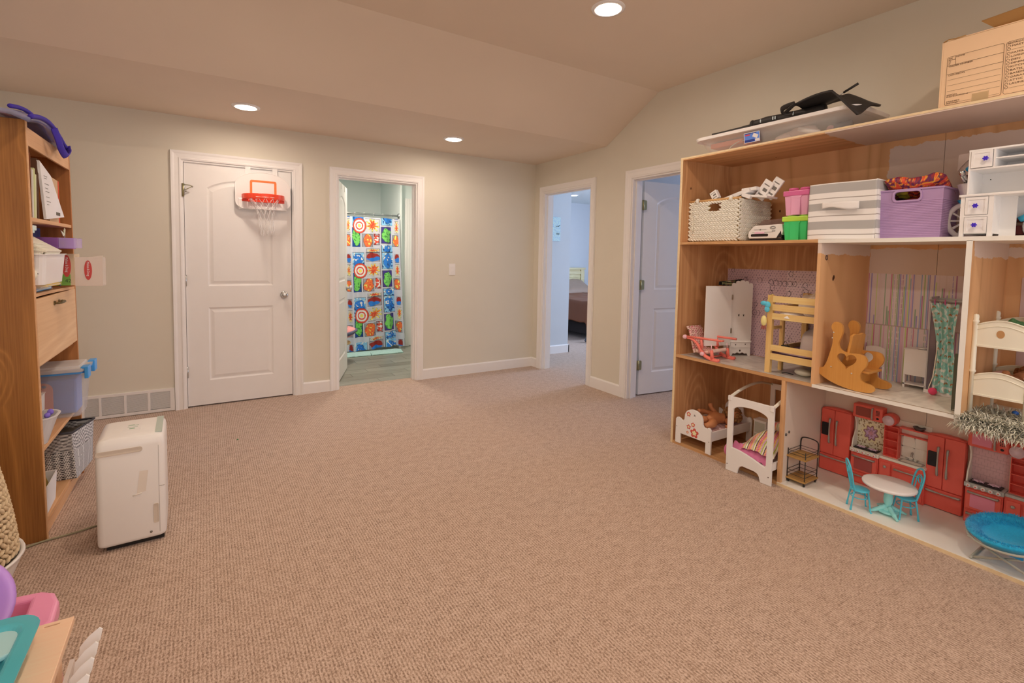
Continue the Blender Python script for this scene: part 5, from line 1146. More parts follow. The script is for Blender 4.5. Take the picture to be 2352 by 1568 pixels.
part('handlebar', G().tube([(0, -.055, .20), (-.03, -.03, .235), (-.05, .0, .245), (-.07, .028, .235)], .008, 8, curve=4), mwh, t)
part('grip', G().tube([(-.058, .012, .244), (-.078, .036, .228)], .012, 10), M('teal_grip', '#1c7088', .4), t)
part('bell', G().ball((-.05, .045, .215), (.012, .012, .016), 10).tube([(-.05, .045, .215), (-.03, .01, .165)], .008, 8).tube([(-.052, .05, .20), (-.04, .02, .16)], .005, 8), M('chrome_toy', '#c8b8a8', .2, metal=1), t)
part('brown_saddle', G().ball((.01, -.075, .185), (.03, .035, .03), 10).ball((.01, -.03, .185), (.02, .02, .02), 8), M('brown_fur', '#9c5a28', .9), t)
# white doll desk with hutch
t = thing('doll_desk', 'white doll desk with purple flower knobs in front of the bicycle', 'doll furniture', (-.483, -3.948, Z2))
md = M('desk_white', '#e6d4b4', .4, k=.95, var=.01)
def panel_frame(g, y0, y1, z0, z1, x):
    g.cut([[(y0, z0), (y1, z0), (y1, z1), (y0, z1)], [(y0+.010, z0+.010), (y1-.010, z0+.010), (y1-.010, z1-.010), (y0+.010, z1-.010)]], .003, T((x, 0, 0), (pi/2, 0, pi/2)))
part('desktop', G().box(-.006, .195, -.42, .006, .172, .182), md, t, bevel=.002)
part('pedestal', G().box(.006, .185, -.104, 0, .012, .172).box(0, .012, -.014, 0, 0, .172).box(0, .012, -.106, -.090, 0, .172).box(0, .01, -.09, -.014, .085, .092), md, t)
for z0, z1 in ((.014, .083), (.094, .168)):
    g = G().box(.0, .006, -.088, -.016, z0, z1); panel_frame(g, -.088, -.016, z0, z1, -.001); d_ = part('drawer', g, md, t)
    part('knob', G().cut([flower(0, 0, .0105, 6, 5, 0, .55)], .006, T((-.016, -.052, (z0+z1)/2), (pi/2, 0, pi/2)), bev=.001).tube([(-.013, -.052, (z0+z1)/2), (0, -.052, (z0+z1)/2)], .003, 8), M('purple_knob', '#3c2090', .3, k=.9), d_)
part('back_panel', G().box(.178, .186, -.42, -.104, .07, .172), md, t); part('leg', G().box(0, .014, -.42, -.406, 0, .172), md, t); part('leg', G().box(.176, .19, -.42, -.406, 0, .172), md, t)
part('inner_panel', G().box(.10, .106, -.155, -.104, .0, .172), md, t)
hu = part('hutch', G().box(.02, .19, -.030+.012, -.012, .182, .375).box(.02, .19, -.42, -.412, .182, .375).box(.0195, .19, -.42, -.0115, .369, .376).box(.185, .19, -.42, -.012, .182, .375).box(.0195, .19, -.42, -.0115, .288, .295).box(.03, .19, -.42, -.09, .330, .335).box(.02, .19, -.096, -.090, .295, .37), md, t)
g = G().box(.0175, .024, -.088, -.020, .297, .368); panel_frame(g, -.088, -.020, .297, .368, .017); d_ = part('drawer', g, md, t)
part('knob', G().cut([flower(0, 0, .0105, 6, 5, 0, .55)], .006, T((.004, -.069, .332), (pi/2, 0, pi/2)), bev=.001).tube([(.006, -.069, .332), (.018, -.069, .332)], .003, 8), MATS['purple_knob'], d_)
part('screw_hole', G().tube([(.183, -.046, .262), (.185, -.046, .262)], .002, 8).tube([(.183, -.044, .192), (.185, -.044, .192)], .002, 8), m_dark, t, stuff=True)
t = thing('doll_awning', 'white scalloped toy awning with slatted side behind the desk hutch', 'toy', (-.16, -3.845, Z2))
g = G().cut([[(0, .41), (-.17, .425), (-.17, .395), (-.06, .390), (-.035, .380), (-.012, .352), (0, .33)]], .006, T((-.02, 0, 0), (pi/2, 0, pi/2)))
part('front', g, M('awning_white', '#c8a894', .5), t)
for k in range(8): part('slat', G().box(-.012+k*.014, -.004+k*.014, -.05-k*.002, -.004, .31, .40-k*.004), MATS['awning_white'], t)
part('top', G().box(-.02, .10, -.17, 0, .398, .404).box(-.016, .10, -.17, -.16, .0, .40).box(.08, .10, -.16, 0, 0, .40), MATS['awning_white'], t)
t = thing('red_doll_scooter', 'dark red and blue toy with white wheel under the doll desk', 'toy', (-.30, -4.02, Z2))
part('body', G().box(-.02, .10, -.20, -.02, .01, .05).box(-.02, .10, -.20, -.02, .07, .085), M('dark_red_plastic', '#5c1a16', .5), t, bevel=.004)
part('wheel', G().tube([(-.03, -.155+.055*cos(a), .045+.055*sin(a)) for a in [k*pi/12 for k in range(24)]], .009, 8, closed=True), mwh, t)
part('blue_clip', G().tube([(-.04, -.085, .075), (-.045, -.115, .092)], .013, 10), MATS['sky_plastic'], t)
# ================================================================ MIDDLE ROW, LEFT ROOM
Z1 = .6352
m_fw = M('furniture_white', '#dcc2a8', .4, k=.92, var=.02)
UPX = (pi/2, 0, -pi/2)      # outline (x,y) stands in the y-z plane with x running towards -y
def yz(pts, y0=0): return [(-(y-y0), z) for y, z in pts]
m_hole = M('cutout_dark', '#3a2014', .9)
# wardrobe
t = thing('doll_wardrobe', 'white doll wardrobe with scalloped top and heart cut-outs, door swung open', 'doll furniture', (-.195, -2.69, Z1), rz=radians(-28.7))
sc = [(0, 0), (.0, .49)]
for k in range(5):
    cx = .015+.030*k; top = .492+.030*sin(pi*(k+.5)/5)
    for a in range(150, 0, -30): sc.append((cx+.015*cos(radians(a)), top+.010*sin(radians(a))))
sc += [(.15, .49), (.15, 0), (.135, 0), (.125, .018), (.11, .014), (.095, .024), (.075, .016), (.055, .024), (.04, .014), (.025, .018), (.015, 0)]
H1 = [heart(.058, .285, .011), heart(.092, .285, .011)]
part('front', G().cut([sc]+[[(p[0]*.55+H[0][0]*.45, p[1]*1.1-.0285) for p in H] for H in H1], .008, T((0, .004, 0), UP_XZ)), m_fw, t)
part('body', G().box(.002, .008, .008, .09, .02, .49).box(.142, .148, .008, .09, .02, .49).box(.002, .148, .084, .09, .02, .49).box(.002, .148, .008, .09, .485, .490).box(.002, .148, .008, .09, .02, .026).box(.01, .14, .0085, .010, .2, .3, 1), [m_fw, m_hole], t)
part('drawer', G().box(.004, .146, -.004, .0, .058, .095), m_fw, t, bevel=.001); part('moulding', G().box(-.003, .153, -.007, .002, .096, .103), m_fw, t, bevel=.001)
hh = G()
for x, z, s in ((.04, .078, .006), (.11, .082, .006), (.075, .036, .009)): hh.cut([[(p[0]*.6+x*.4, p[1]) for p in heart(x, z, s)]], .001, T((0, -.0045 if z > .05 else -.0005, 0), UP_XZ))
part('heart_hole', hh, m_hole, t, stuff=True)
o = part('open_door', G().box(-.212, -.003, -.010, -.002, .075, .490), m_fw, t, bevel=.001, rot=(0, 0, radians(11)))
part('hinge', G().box(-.006, .004, -.014, -.008, .395, .43), m_brass, t); part('hinge', G().box(-.006, .004, -.014, -.008, .16, .195), m_brass, t)
def camo(u, v):
    a = mnoise.noise(Vector((u*5, v*4, 1))); return alb('#1e1a1e') if u > .62 or a < -.1 else alb('#6d6a3a') if a < .12 else alb('#8a4a3c') if a < .3 else alb('#c0a878')
g = G(); ink = []
sheetprint(g, lambda u, v: (-.035+.155*u, .02+.05*v, .004+.045*max(0, 1-(2*v-1)**4)**.5*(.6+.4*u)), camo, 40, 20, ink)
sheetprint(g, lambda u, v: (-.035+.155*u, .019, .004+(.026+.018*u)*v), camo, 40, 8, ink)
solo('camouflage_pouch', 'black and camouflage cloth pouch on top of the doll wardrobe', 'pouch', g, printed('printed_pouch', .8), loc=(-.195, -2.66, Z1+.487), rz=radians(-28), ink=ink)
# coral feeding seat
t = thing('doll_high_seat', 'coral doll seat with ring patterned fabric and knob feet', 'doll furniture', (-.385, -2.65, Z1))
m_cor = M('coral_seat_plastic', '#dc6450', .35, k=.95, var=.02); m_knob = M('pink_knob', '#e09a94', .35, k=.95)
for x in (-.085, .085):
    g = G().tube([(x, .115, .132), (x, .02, .138), (x, -.155, .142)], .0075, 8)
    g.tube([(x, .10, .125), (x, .05, .118), (x, .005, .08), (x, -.03, .035), (x, -.075, .014), (x, -.135, .008), (x, -.150, .016)], [.008, .009, .011, .012, .013, .014, .012], 10, flat=.7, curve=5)
    g.tube([(x, -.10, .010), (x, -.092, .07)], [.012, .010], 10).tube([(x, -.01, .13), (x, -.02, .07)], [.007, .010], 8)
    f = part('side_frame', g, m_cor, t)
    part('pin', G().tube([(x, -.092, .07), (x, -.088, .105)], .003, 6), m_knob, t)
    part('knob', G().ball((x-.004, .118, .130), .016, 14).ball((x-.010, -.028, .036), .015, 14), m_knob, t)
part('cross_bar', G().tube([(-.085, -.06, .006+.010), (.085, -.06, .016)], .006, 8).tube([(-.085, -.155, .142), (-.06, -.16, .142)], .006, 8), m_cor, t)
ba, ra, da = alb('#d8a890'), alb('#b44450'), alb('#8c3428')
def rings(u, v):
    x, y = u*5, v*7; x += .5*(int(y) % 2); dx, dy = x % 1-.5, y % 1-.5; r = sqrt(dx*dx+dy*dy)
    return (ra if (int(x)+int(y)) % 2 else da) if .22 < r < .40 or (dx > .0 and abs(dx-dy) < .06 and r > .3) else ba
g = G(); ink = []
def back(u, v): k = v; return (-.07+.14*u, .045+.055*k-.02*sin(pi*u)*.0+.012*(k > .92), .03+.175*k)
sheetprint(g, back, rings, 36, 50, ink, .014); sheetprint(g, lambda u, v: (-.07+.14*u, .045-.145*v, .035+.020*v-.012*sin(pi*v)), rings, 36, 40, ink, .022)
part('fabric', g, printed('printed_fabric', .85), t, ink=ink)
# wooden bunk bed
m_bw = wood('bunk_pine', '#e0b070', '#cb9454', 1, 2, .45, k=.95, knots=False); m_bwv = wood('bunk_pine_upright', '#d8a464', '#c48c4c', 2, 2, .45, k=.95, knots=False)
t = thing('doll_bunk_bed', 'natural wood doll bunk bed with slatted sides and ladder', 'doll furniture', (-.45, -3.09, Z1))
part('post', G().box(0, .024, -.031, 0, 0, .466), m_bwv, t, bevel=.001)
part('post', G().box(.40, .424, -.031, 0, 0, .466), m_bwv, t, bevel=.001)
part('post', G().box(.01, .03, -.300, -.279, .0, .44), m_bwv, t, bevel=.001)
part('ladder_post', G().box(.13, .15, -.031, -.008, 0, .33), m_bwv, t, bevel=.001)
for z in (.128, .258): part('rung', G().box(.01, .15, -.022, -.008, z, z+.018), m_bwv, t, bevel=.001)
for z0, z1, sl in ((.424, .462, .003), (.374, .412, .003), (.322, .359, .0), (.134, .170, 0), (.080, .119, 0)):
    part('rail', G().box(.0, .010, -.286, -.031, z0, z1), m_bw, t, bevel=.0015)
for z0, z1 in ((.424, .462), (.322, .359), (.080, .170)): part('rail', G().box(.41, .42, -.286, -.031, z0, z1), m_bw, t)
for z in (.335, .125): part('slat_base', G().box(.02, .42, -.285, -.01, z-.012, z), M('bed_base_plum', '#5c3a44', .8), t)
for z in (.10,): part('end_rail', G().box(.03, .42, -.010, -.002, z, z+.05).box(.16, .42, -.010, -.002, .33, .40), m_bw, t)
m_lin = M('blush_linen', '#dcb4a0', .9, k=.95, bump=.2, bs=80); m_bei = M('beige_linen', '#c8a88c', .9, k=.95, bump=.2, bs=60)
def lump(rx, ry, rz_, seed, n=28):
    def f(u, v):
        a = 2*pi*u; r = v; b = (max(0, 1-r**2.6))**.5; w = 1+.16*mnoise.noise(Vector((cos(a)*1.4+seed, sin(a)*1.4, r*2)))
        return (rx*r*cos(a)*w, ry*r*sin(a)*w, rz_*b*(1+.25*mnoise.noise(Vector((cos(a)*r*2, sin(a)*r*2, seed)))))
    return G().sheet(f, n, 10)
solo('doll_pillow', 'rumpled beige pillow heap on the top bunk of wooden bed', 'pillow', lump(.14, .10, .145, 2.0), m_bei, loc=(-.22, -3.265, Z1+.336))
solo('white_bundle', 'small white cloth bundle behind the top rails of wooden bunk', 'cloth', lump(.05, .07, .05, 5.0), m_paper, loc=(-.40, -3.21, Z1+.336))
solo('doll_blanket', 'blush pink blanket draped down over the lower wooden bunk', 'blanket', lump(.11, .085, .150, 8.0), m_lin, loc=(-.25, -3.285, Z1+.126))
solo('lilac_sheet', 'pale lilac sheet at the front of the lower wooden bunk', 'sheet', lump(.035, .11, .03, 11.0), M('lilac_linen', '#c8a4ac', .9, k=.95), loc=(-.405, -3.26, Z1+.126))
t = thing('mini_handbag', 'tiny black doll handbag with thin handle on the lower bunk', 'handbag', (-.385, -3.165, Z1+.1265))
part('body', G().box(-.012, .012, -.028, .012, 0, .042), m_blk, t, bevel=.003); part('handle', G().tube([(0, .006, .042), (0, -.008, .068), (0, -.022, .042)], .0015, 5, curve=4), m_blk, t)
solo('under_bed_toy', 'small white toy with black cord under the wooden bunk', 'toy', G().ball((0, 0, .022), (.03, .05, .022), 12).tube([(-.03, .04, .005), (-.05, .07, .012), (-.04, .10, .004)], .003, 5, m=1, curve=3), [m_cream, m_blk], loc=(-.36, -3.27, Z1))
t = thing('blue_bow_charm', 'turquoise cloth bow hanging from the wooden bunk post by a gold cord', 'charm', (-.464, -3.085, 1.035))
part('bow', G().ball((0, .010, .015), (.008, .020, .014), 10).ball((0, -.014, .008), (.009, .018, .020), 10).ball((0, -.012, -.020), (.008, .016, .018), 10), M('aqua_cloth', '#58a4ac', .8, bump=.3, bs=150), t)
part('cord', G().tube([(.0, -.008, .02), (.004, -.022, .050), (.010, -.030, .068), (.022, -.034, .068)], .0025, 6, curve=3), M('gold_cord', '#c8a050', .5), t)
t = thing('tassel_charm', 'yellow cloth ghost charm with red tassel hanging on the wooden bunk post', 'charm', (-.466, -3.082, .945))
part('head', G().ball((0, 0, 0), (.012, .017, .032), 12), M('butter_cloth', '#dcb870', .8), t)
for k in range(6): part('tassel', G().tube([(0, (k-2.5)*.004, -.028), (0, (k-2.5)*.006, -.052)], .0018, 5), M('russet_thread', '#a04834', .8), t)
part('cord', G().tube([(0, -.004, .03), (.004, -.010, .055)], .0015, 5), MATS['gold_cord'], t)

# ================================================================ MIDDLE ROW, CENTRE ROOM
m_rk = wood('rocker_plywood', '#c98742', '#b5702f', 2, 1.6, .38, k=.95, rings=3, knots=False)
OUT = [(225,690),(248,674),(285,684),(303,712),(306,750),(295,800),(278,855),(300,903),(350,922),(430,918),(478,928),(500,965),(494,1010),(472,1045),(455,1085),(460,1125),(485,1142),(525,1150),(555,1165),(563,1188),(545,1210),(500,1220),(430,1223),(330,1212),(230,1185),(150,1145),(100,1112),(88,1092),(98,1080),(160,1078),(190,1030),(212,950),(230,870),(234,810),(230,760),(216,722)]
OUT = [(v.x, v.y) for v in spline([((cx-240)*.00061, (1223-cy)*.000633, 0) for cx, cy in OUT], 3, True)]
HT = [((348-240)*.00061+(p[0]), (1223-985)*.000633+p[1]) for p in heart(0, 0, .046, 40)]
t = thing('doll_rocking_chair', 'wooden doll rocking chair with heart cut-outs in its side panels', 'doll furniture', (-.455, -3.462, Z1+.002), rz=0)
for x in (0, .165):
    s = part('side_panel', G().cut([OUT, HT], .016, T((x+.008, 0 if x == 0 else -.01, 0), UPX)), m_rk, t, bevel=.003)
    for a, b in ((236, 765), (228, 813), (230, 1060), (392, 1085)): part('screw', G().tube([(x-.0015, -(a-240)*.00061, (1223-b)*.000633), (x+.001, -(a-240)*.00061, (1223-b)*.000633)], .0035, 10), M('screw_steel', '#cdb8a0', .35, metal=.7), s) if x == 0 else None
part('back_rest', G().cut([[(0, .13), (0, .262), (.03, .272), (.075, .266), (.12, .272), (.15, .262), (.15, .13)]], .012, T((.0165, -.045, .02), (pi/2+.12, 0, 0)), bev=.002), m_rk, t)
part('seat', G().box(.016, .166, -.165, -.035, .095, .107), m_rk, t, bevel=.003)
part('front_brace', G().box(.016, .166, -.115, -.103, .035, .095), m_rk, t)
t = thing('doll_vanity', 'white doll sink vanity with silver dish on top', 'doll furniture', (-.11, -3.657, Z1))
part('cabinet', G().box(0, .075, -.100, 0, .07, .208), m_fw, t, bevel=.001); part('top', G().box(-.003, .078, -.103, .003, .208, .213), m_fw, t, bevel=.001)
for x in (0, .067):
    for y in (-.100, -.008): part('leg', G().box(x, x+.008, y, y+.008, 0, .07), m_fw, t)
part('lower_shelf', G().box(0, .075, -.100, 0, .018, .024), m_fw, t)
part('basin', G().lathe([(0, .213), (.022, .214), (.026, .222), (.024, .222), (.019, .217), (0, .216)], 24, c=(.035, -.068, 0)), M('silver_dish', '#d8c8b8', .25, metal=.5), t)
part('tap', G().tube([(.065, -.082, .213), (.062, -.084, .232), (.048, -.080, .236), (.045, -.078, .230)], .002, 6, curve=3), m_brass, t)
t = thing('doll_stool', 'white doll chair half hidden behind the wooden rocking chair', 'doll furniture', (-.10, -3.475, Z1))
part('back', G().cut([[(0, .10), (0, .19), (.02, .198), (.045, .20), (.07, .198), (.09, .19), (.09, .10)]], .008, T((0, 0, 0), UPX)), m_fw, t)
part('seat', G().box(-.07, .0, -.09, 0, .09, .098), m_fw, t, bevel=.002)
for x in (-.068, -.006):
    for y in (-.088, -.006): part('leg', G().tube([(x, y, 0), (x, y, .09)], .004, 8), m_fw, t)
# shower
t = thing('doll_shower', 'doll shower stall with rainbow print curtain on pink rings', 'doll furniture', (-.15, -3.765, Z1))
part('side_frame', G().box(0, .10, -.006, 0, .02, .50), clear('lavender_clear', '#b8a4a8', .55), t); part('tray', G().box(-.004, .125, -.205, .004, 0, .02), m_fw, t, bevel=.003)
part('post', G().box(-.002, .004, -.006, 0, .02, .50).box(.094, .1, -.006, 0, .02, .50), M('grey_frame', '#a8968a', .4), t)
part('rail', G().tube([(-.004, .002, .482), (-.004, -.20, .486)], .004, 8).box(.09, .1, -.20, 0, .47, .492), M('dull_chrome', '#b0a090', .35, metal=.5), t)
cT, cW, cR, cG = alb('#8fb09c'), alb('#cfc8b0'), alb('#b4482c'), alb('#5a7c44')
def rainbow(u, v):
    x, y = u*4.2, v*13; x += .5*(int(y) % 2); i = int(x)+int(y)*7; fx, fy = x % 1-.5, y % 1
    r = sqrt(fx*fx*3.0+(fy-.75)**2*1.2)
    if fy < .74 and i % 4 != 1:
        if .26 < r < .36: return cR
        if .20 < r < .26: return alb('#c88a4c')
        if .15 < r < .20: return cG
    return cW if mnoise.noise(Vector((u*9, v*26, 0))) > .12 else cT
def sc_(u, v):
    w = .115-.045*sin(pi*min(1, v*1.05))**1.2; cy = -.060-.030*v
    return (-.010-.009*sin(u*21)-.004*sin(u*37+v*4)+.012*v*0, cy+w*(.5-u)*1.0, .470-.452*v)
g = G(); ink = []; sheetprint(g, sc_, rainbow, 90, 170, ink); part('curtain', g, printed('printed_fabric', .85), t, ink=ink)
for k in range(3):
    y = -.020-.040*k; part('ring', G().tube([(-.004, y+.0, .489), (-.012, y-.002, .480), (-.014, y-.003, .466), (-.006, y-.003, .462)], .0022, 6, curve=3), M('hot_pink', '#c8487c', .4), t)
t = thing('loofah', 'hot pink ball on a white ribbon hanging in the doll shower', 'toy', (-.170, -3.800, Z1))
part('ball', G().ball((-.004, -.005, .020), .018, 14), M('hot_pink_fuzz', '#d8405c', .8), t); part('ribbon', G().tube([(.0, -.010, .235), (.002, -.006, .18), (.0, .0, .09), (-.002, .012, .035), (-.004, .004, .02)], .004, 6, flat=.25, curve=4), m_cream, t)
solo('dark_plank', 'dark grey-green stick leaning upright against the white divider', 'plank', G().box(-.006, .006, -.009, .009, 0, .262), M('grey_green_paint', '#4c4634', .6), loc=(-.42, -3.957, Z1), bevel=.001)

# ================================================================ MIDDLE ROW, RIGHT ROOM
Z1B = .6205
m_cb = M('cream_bunk_plastic', '#dcc8a0', .38, k=.95, var=.01)
t = thing('white_doll_bunk', 'cream plastic doll bunk bed with turned posts and arched panels', 'doll furniture', (-.42, -4.010, Z1B))
def endpanel(x):
    for y in (0, -.172):
        part('post', G().lathe([(0, 0), (.0085, 0), (.0085, .205), (.012, .208), (.012, .214), (.0095, .218), (.0095, .425), (.0125, .430), (.0125, .436), (.0095, .439), (.0105, .455), (.008, .463), (0, .466)], 20, c=(x, y, 0)), m_cb, t)
    for z0, z1, rise in ((.108, .205, .022), (.325, .430, .022)):
        arc = [(.008+.156*i/14, z1+rise*sin(pi*i/14)-.010) for i in range(15)]
        part('end_board', G().cut([[(.164, z0), (.008, z0)]+arc], .008, T((x, 0, 0), UPX)), m_cb, t)
        part('trim', G().tube([(x-.004, -a, b) for a, b in arc], .0035, 6).tube([(x-.005, -a, b-.022) for a, b in arc], .0018, 6).box(x-.007, x+.004, -.164, -.008, z0-.002, z0+.006), m_cb, t)
        for k in range(1, 12): pass
endpanel(0); endpanel(.30)
for z in (.13, .345): part('bed_base', G().box(0, .30, -.168, -.004, z, z+.012), m_cb, t)
part('side_rail', G().box(.01, .29, -.006, .002, .12, .15).box(.01, .29, -.006, .002, .335, .375), m_cb, t)
part('round_sticker', G().cut([ell(.082, .385, .013, .017, 20)], .0008, T((-.0048, 0, 0), UPX)), M('tan_sticker', '#b07848', .5), t)
m_dsk = M('doll_skin', '#b46c40', .5, k=.95, var=.02); m_dpk = M('doll_light_skin', '#d89a74', .5, k=.95)
def doll(nm, lab, loc, rot, body, skin, hair=None, hr=.05, hc=(0, 0, 0), hairmat=None):
    t = thing(nm, lab, 'doll', loc, rot=rot); g = G()
    for pts, r in body: g.tube(pts, r, 12, curve=4)
    g.ball(hc, hr, 16)
    part('body', g, skin, t)
    if hair:
        h = G()
        for i in range(hair):
            a = RND.uniform(0, 2*pi); b = RND.uniform(-.6, 1.4); q = Vector((cos(a)*cos(b), sin(a)*cos(b), sin(b)))*hr*1.05+Vector(hc)
            h.ball(tuple(q), (hr*.32, hr*.26, hr*.24), 7)
        part('hair', h, hairmat, t, stuff=True)
    return t
m_hair = M('curly_brown_hair', '#7a4420', .8, k=.95, var=.3, vs=80, bump=.6, bs=200)
doll('doll', 'doll with long brown hair lying in the upper cream bunk', (-.28, -4.09, Z1B+.357), (0, 0, 0),
     [([(-.02, -.03, .03), (.04, -.04, .035), (.09, -.05, .035)], [.028, .03, .024]), ([(-.02, -.02, .03), (-.08, .0, .028), (-.125, .012, .045)], [.018, .014, .013]), ([(-.02, -.04, .03), (-.07, -.05, .03), (-.11, -.06, .04)], [.018, .014, .012])], m_dpk, 60, .045, (.13, -.07, .05), m_hair)
solo('dotted_cloth', 'dark green white dotted cloth over the doll in the upper cream bunk', 'cloth', lump(.07, .045, .085, 3.3), M('green_dotted_cloth', '#3c5a34', .8, var=.5, vs=120), loc=(-.34, -4.115, Z1B+.36))
solo('doll_foot', 'pink doll foot sticking up behind the upper cream board', 'doll', G().tube([(0, 0, 0), (0, .0, .055), (-.006, -.004, .092)], [.013, .014, .012], 10, curve=3).ball((-.008, -.010, .088), (.012, .018, .012), 10), m_dpk, loc=(-.385, -4.073, Z1B+.357)) if False else None
doll('doll', 'doll in brown lying in the lower cream bunk, foot towards us', (-.28, -4.09, Z1B+.142), (0, 0, 0),
     [([(-.02, -.05, .04), (.04, -.06, .045), (.09, -.06, .04)], [.034, .036, .028]), ([(-.02, -.04, .03), (-.08, -.025, .05), (-.115, -.02, .078)], [.02, .016, .013]), ([(-.02, -.07, .03), (-.09, -.09, .035), (-.12, -.10, .05)], [.018, .014, .012])], M('doll_brown_cloth', '#8c5230', .8, k=.95), 40, .042, (.12, -.05, .05), m_hair)
solo('plush_roll', 'pale pink plush roll on the left of the lower cream bunk', 'plush toy', G().tube([(-.10, 0, 0), (0, -.01, .006), (.10, -.02, .012)], [.016, .02, .016], 12, curve=3), M('plush_blush', '#c89488', .95, bump=.4, bs=250), loc=(-.26, -4.035, Z1B+.168))
g = G()
for i in range(3600):
    u, v = RND.random()**1.5, RND.random(); x = -.535+.30*u; y = -3.992-.34*v-.03*(1-u)*0; edge = max(0, -.497-x)
    z = Z1B+.012-edge*.9; L = RND.uniform(.026, .055); a = RND.uniform(0, 2*pi); d = Vector((cos(a)*.8-.25, sin(a)*.8, RND.uniform(-.1, .7) if x > -.5 else RND.uniform(-.7, .3))).normalized()
    p = Vector((x, y, z)); q = p+d*L*.55+Vector((0, 0, .004)); e = p+d*L-Vector((0, 0, .006 if x > -.497 else .012)); s_ = d.cross(Vector((0, 0, 1))).normalized()*.0018
    if x > -.505 and e.z < Z1B+.002: e.z = Z1B+.002
    g.add([p-s_, p+s_, q+s_*1.1, q-s_*1.1, e], [(0, 1, 2, 3), (3, 2, 4)], m=i % 3)
g.add([(-.50, -3.99, Z1B+.002), (-.50, -4.34, Z1B+.002), (-.20, -4.34, Z1B+.002), (-.20, -3.99, Z1B+.002)], [(0, 1, 2, 3)], 1)
solo('shaggy_rug', 'shaggy grey faux fur rug spilling over the shelf edge', 'rug', g, [M('fur_pale', '#c8b496', .9, k=.95, sheen=.3), M('fur_grey', '#b09c84', .9, k=.95), M('fur_dark', '#94826a', .9)], stuff=True)
solo('blue_toy_scrap', 'small bright blue scrap under the cream bunk bed', 'toy', G().ball((0, 0, .01), (.015, .012, .010), 8), M('bright_blue', '#2c5c9c', .5), loc=(-.28, -4.125, Z1B+.02))

# ================================================================ BOTTOM ROW, LEFT ROOM
Z0 = .0185
m_rd = M('flower_red', '#c04838', .5); m_yl = M('flower_cream', '#e0c48c', .5)
t = thing('flower_bed', 'white doll bed with red flower stickers on its rounded headboard', 'doll furniture', (-.509, -2.510, Z0))
o = [(0, 0), (0, .165), (.008, .178), (.022, .182), (.036, .178), (.048, .170), (.062, .168), (.070, .178), (.072, .205)]
o += [(.143-.071*cos(radians(a)), .205+.060*sin(radians(a))) for a in range(15, 180, 15)]+[(.214, .205), (.216, .182), (.224, .170), (.245, .168), (.258, .176), (.270, .174), (.280, .160), (.280, 0), (.241, 0), (.241, .072), (.040, .072), (.040, 0)]
star = [(p[0], p[1]) for p in flower(.150, .226, .009, 5, 4, 90, .45)]
part('headboard', G().cut([o, star], .014, T((.007, 0, 0), UPX), bev=.002), m_fw, t)
back = [(a, b*.92) for a, b in o]; part('footboard', G().cut([[(a, b) for a, b in o]], .014, T((.465, 0, 0), UPX), bev=.002), m_fw, t)
for cx, cy, r in ((.105, .226, .017), (.108, .138, .017), (.142, .162, .016), (.155, .108, .034), (.100, .098, .010)):
    part('flower_print', G().cut([flower(cx, cy, r, 5, 6)], .0008, T((-.0004, 0, 0), UPX)), m_rd, t); part('flower_print', G().cut([flower(cx, cy, r*.52, 5, 6)], .0008, T((-.0009, 0, 0), UPX)), m_yl, t)
for y in (-.008, -.268): part('side_board', G().box(.012, .46, y-.006, y+.006, .085, .145), m_fw, t)
part('bolt', G().tube([(-.001, -.010, .115), (.0, -.010, .115)], .0028, 8).tube([(-.001, -.268, .085), (.0, -.268, .085)], .0028, 8), m_hole, t, stuff=True)
part('mattress', G().box(.015, .458, -.262, -.014, .10, .125), M('mattress_blush', '#cfa89c', .9, k=.95), t, bevel=.006)
def qcol(u, v): return alb('#d4ab9e') if int(u*22) % 2 else alb('#c49488')
g = G(); ink = []; sheetprint(g, lambda u, v: (.03+.40*u, -.262+.245*v, .134+.010*mnoise.noise(Vector((u*7, v*7, 2)))-(.03*max(0, .12-v)/.12)), qcol, 60, 40, ink); part('coverlet', g, printed('printed_fabric', .85), t, ink=ink)
doll('doll', 'bare tan baby doll with curly hair lying on the flower bed', (-.33, -2.675, Z0+.172), (0, 0, 0),
     [([(-.03, .01, .0), (.04, .01, .006), (.095, -.02, .004)], [.032, .044, .034]), ([(-.03, .032, -.002), (-.09, .045, .004), (-.14, .030, -.006)], [.026, .022, .018]), ([(-.03, -.02, -.002), (-.075, -.055, .006), (-.14, -.04, -.008)], [.028, .026, .020]),
      ([(.08, .04, .01), (.03, .085, .035), (-.025, .098, .045)], [.018, .014, .012]), ([(.09, -.05, .0), (.05, -.095, -.012), (.01, -.10, -.018)], [.018, .014, .013]), ([(.09, .03, .02), (.07, .06, .06), (.075, .075, .085)], [.016, .013, .015])], m_dsk, 90, .052, (.165, -.04, .02), M('sandy_curls', '#8c5a30', .8, var=.3, vs=90))
# canopy bed on the carpet edge
t = thing('canopy_bed', 'white doll canopy bed with arched frame standing at the shelf edge', 'doll furniture', (-.572, -2.944, 0.001), rz=radians(3))
fo = [(0, 0), (0, .458), (.008, .466), (.270, .466), (.278, .458), (.278, 0), (.215, 0), (.207, .032), (.196, .046), (.178, .052), (.105, .056), (.088, .046), (.078, .022), (.074, 0)]
ho = [(.034, .150), (.034, .385)]+[(.034+.105*(1-cos(radians(a))), .385+.036*sin(radians(a))) for a in range(15, 180, 15)]+[(.244, .385), (.244, .100), (.238, .098)]+[(.235-.19*k/8, .098+.035*sin(pi*k/16)+.002*k) for k in range(1, 9)]
part('front_frame', G().cut([fo, ho], .014, T((.007, 0, 0), UPX), bev=.002), m_fw, t)
for a, b in ((.010, .040), (.262, .048)): part('bolt', G().tube([(-.0012, -a, b+.0), (0, -a, b)], .003, 8), m_hole, t)
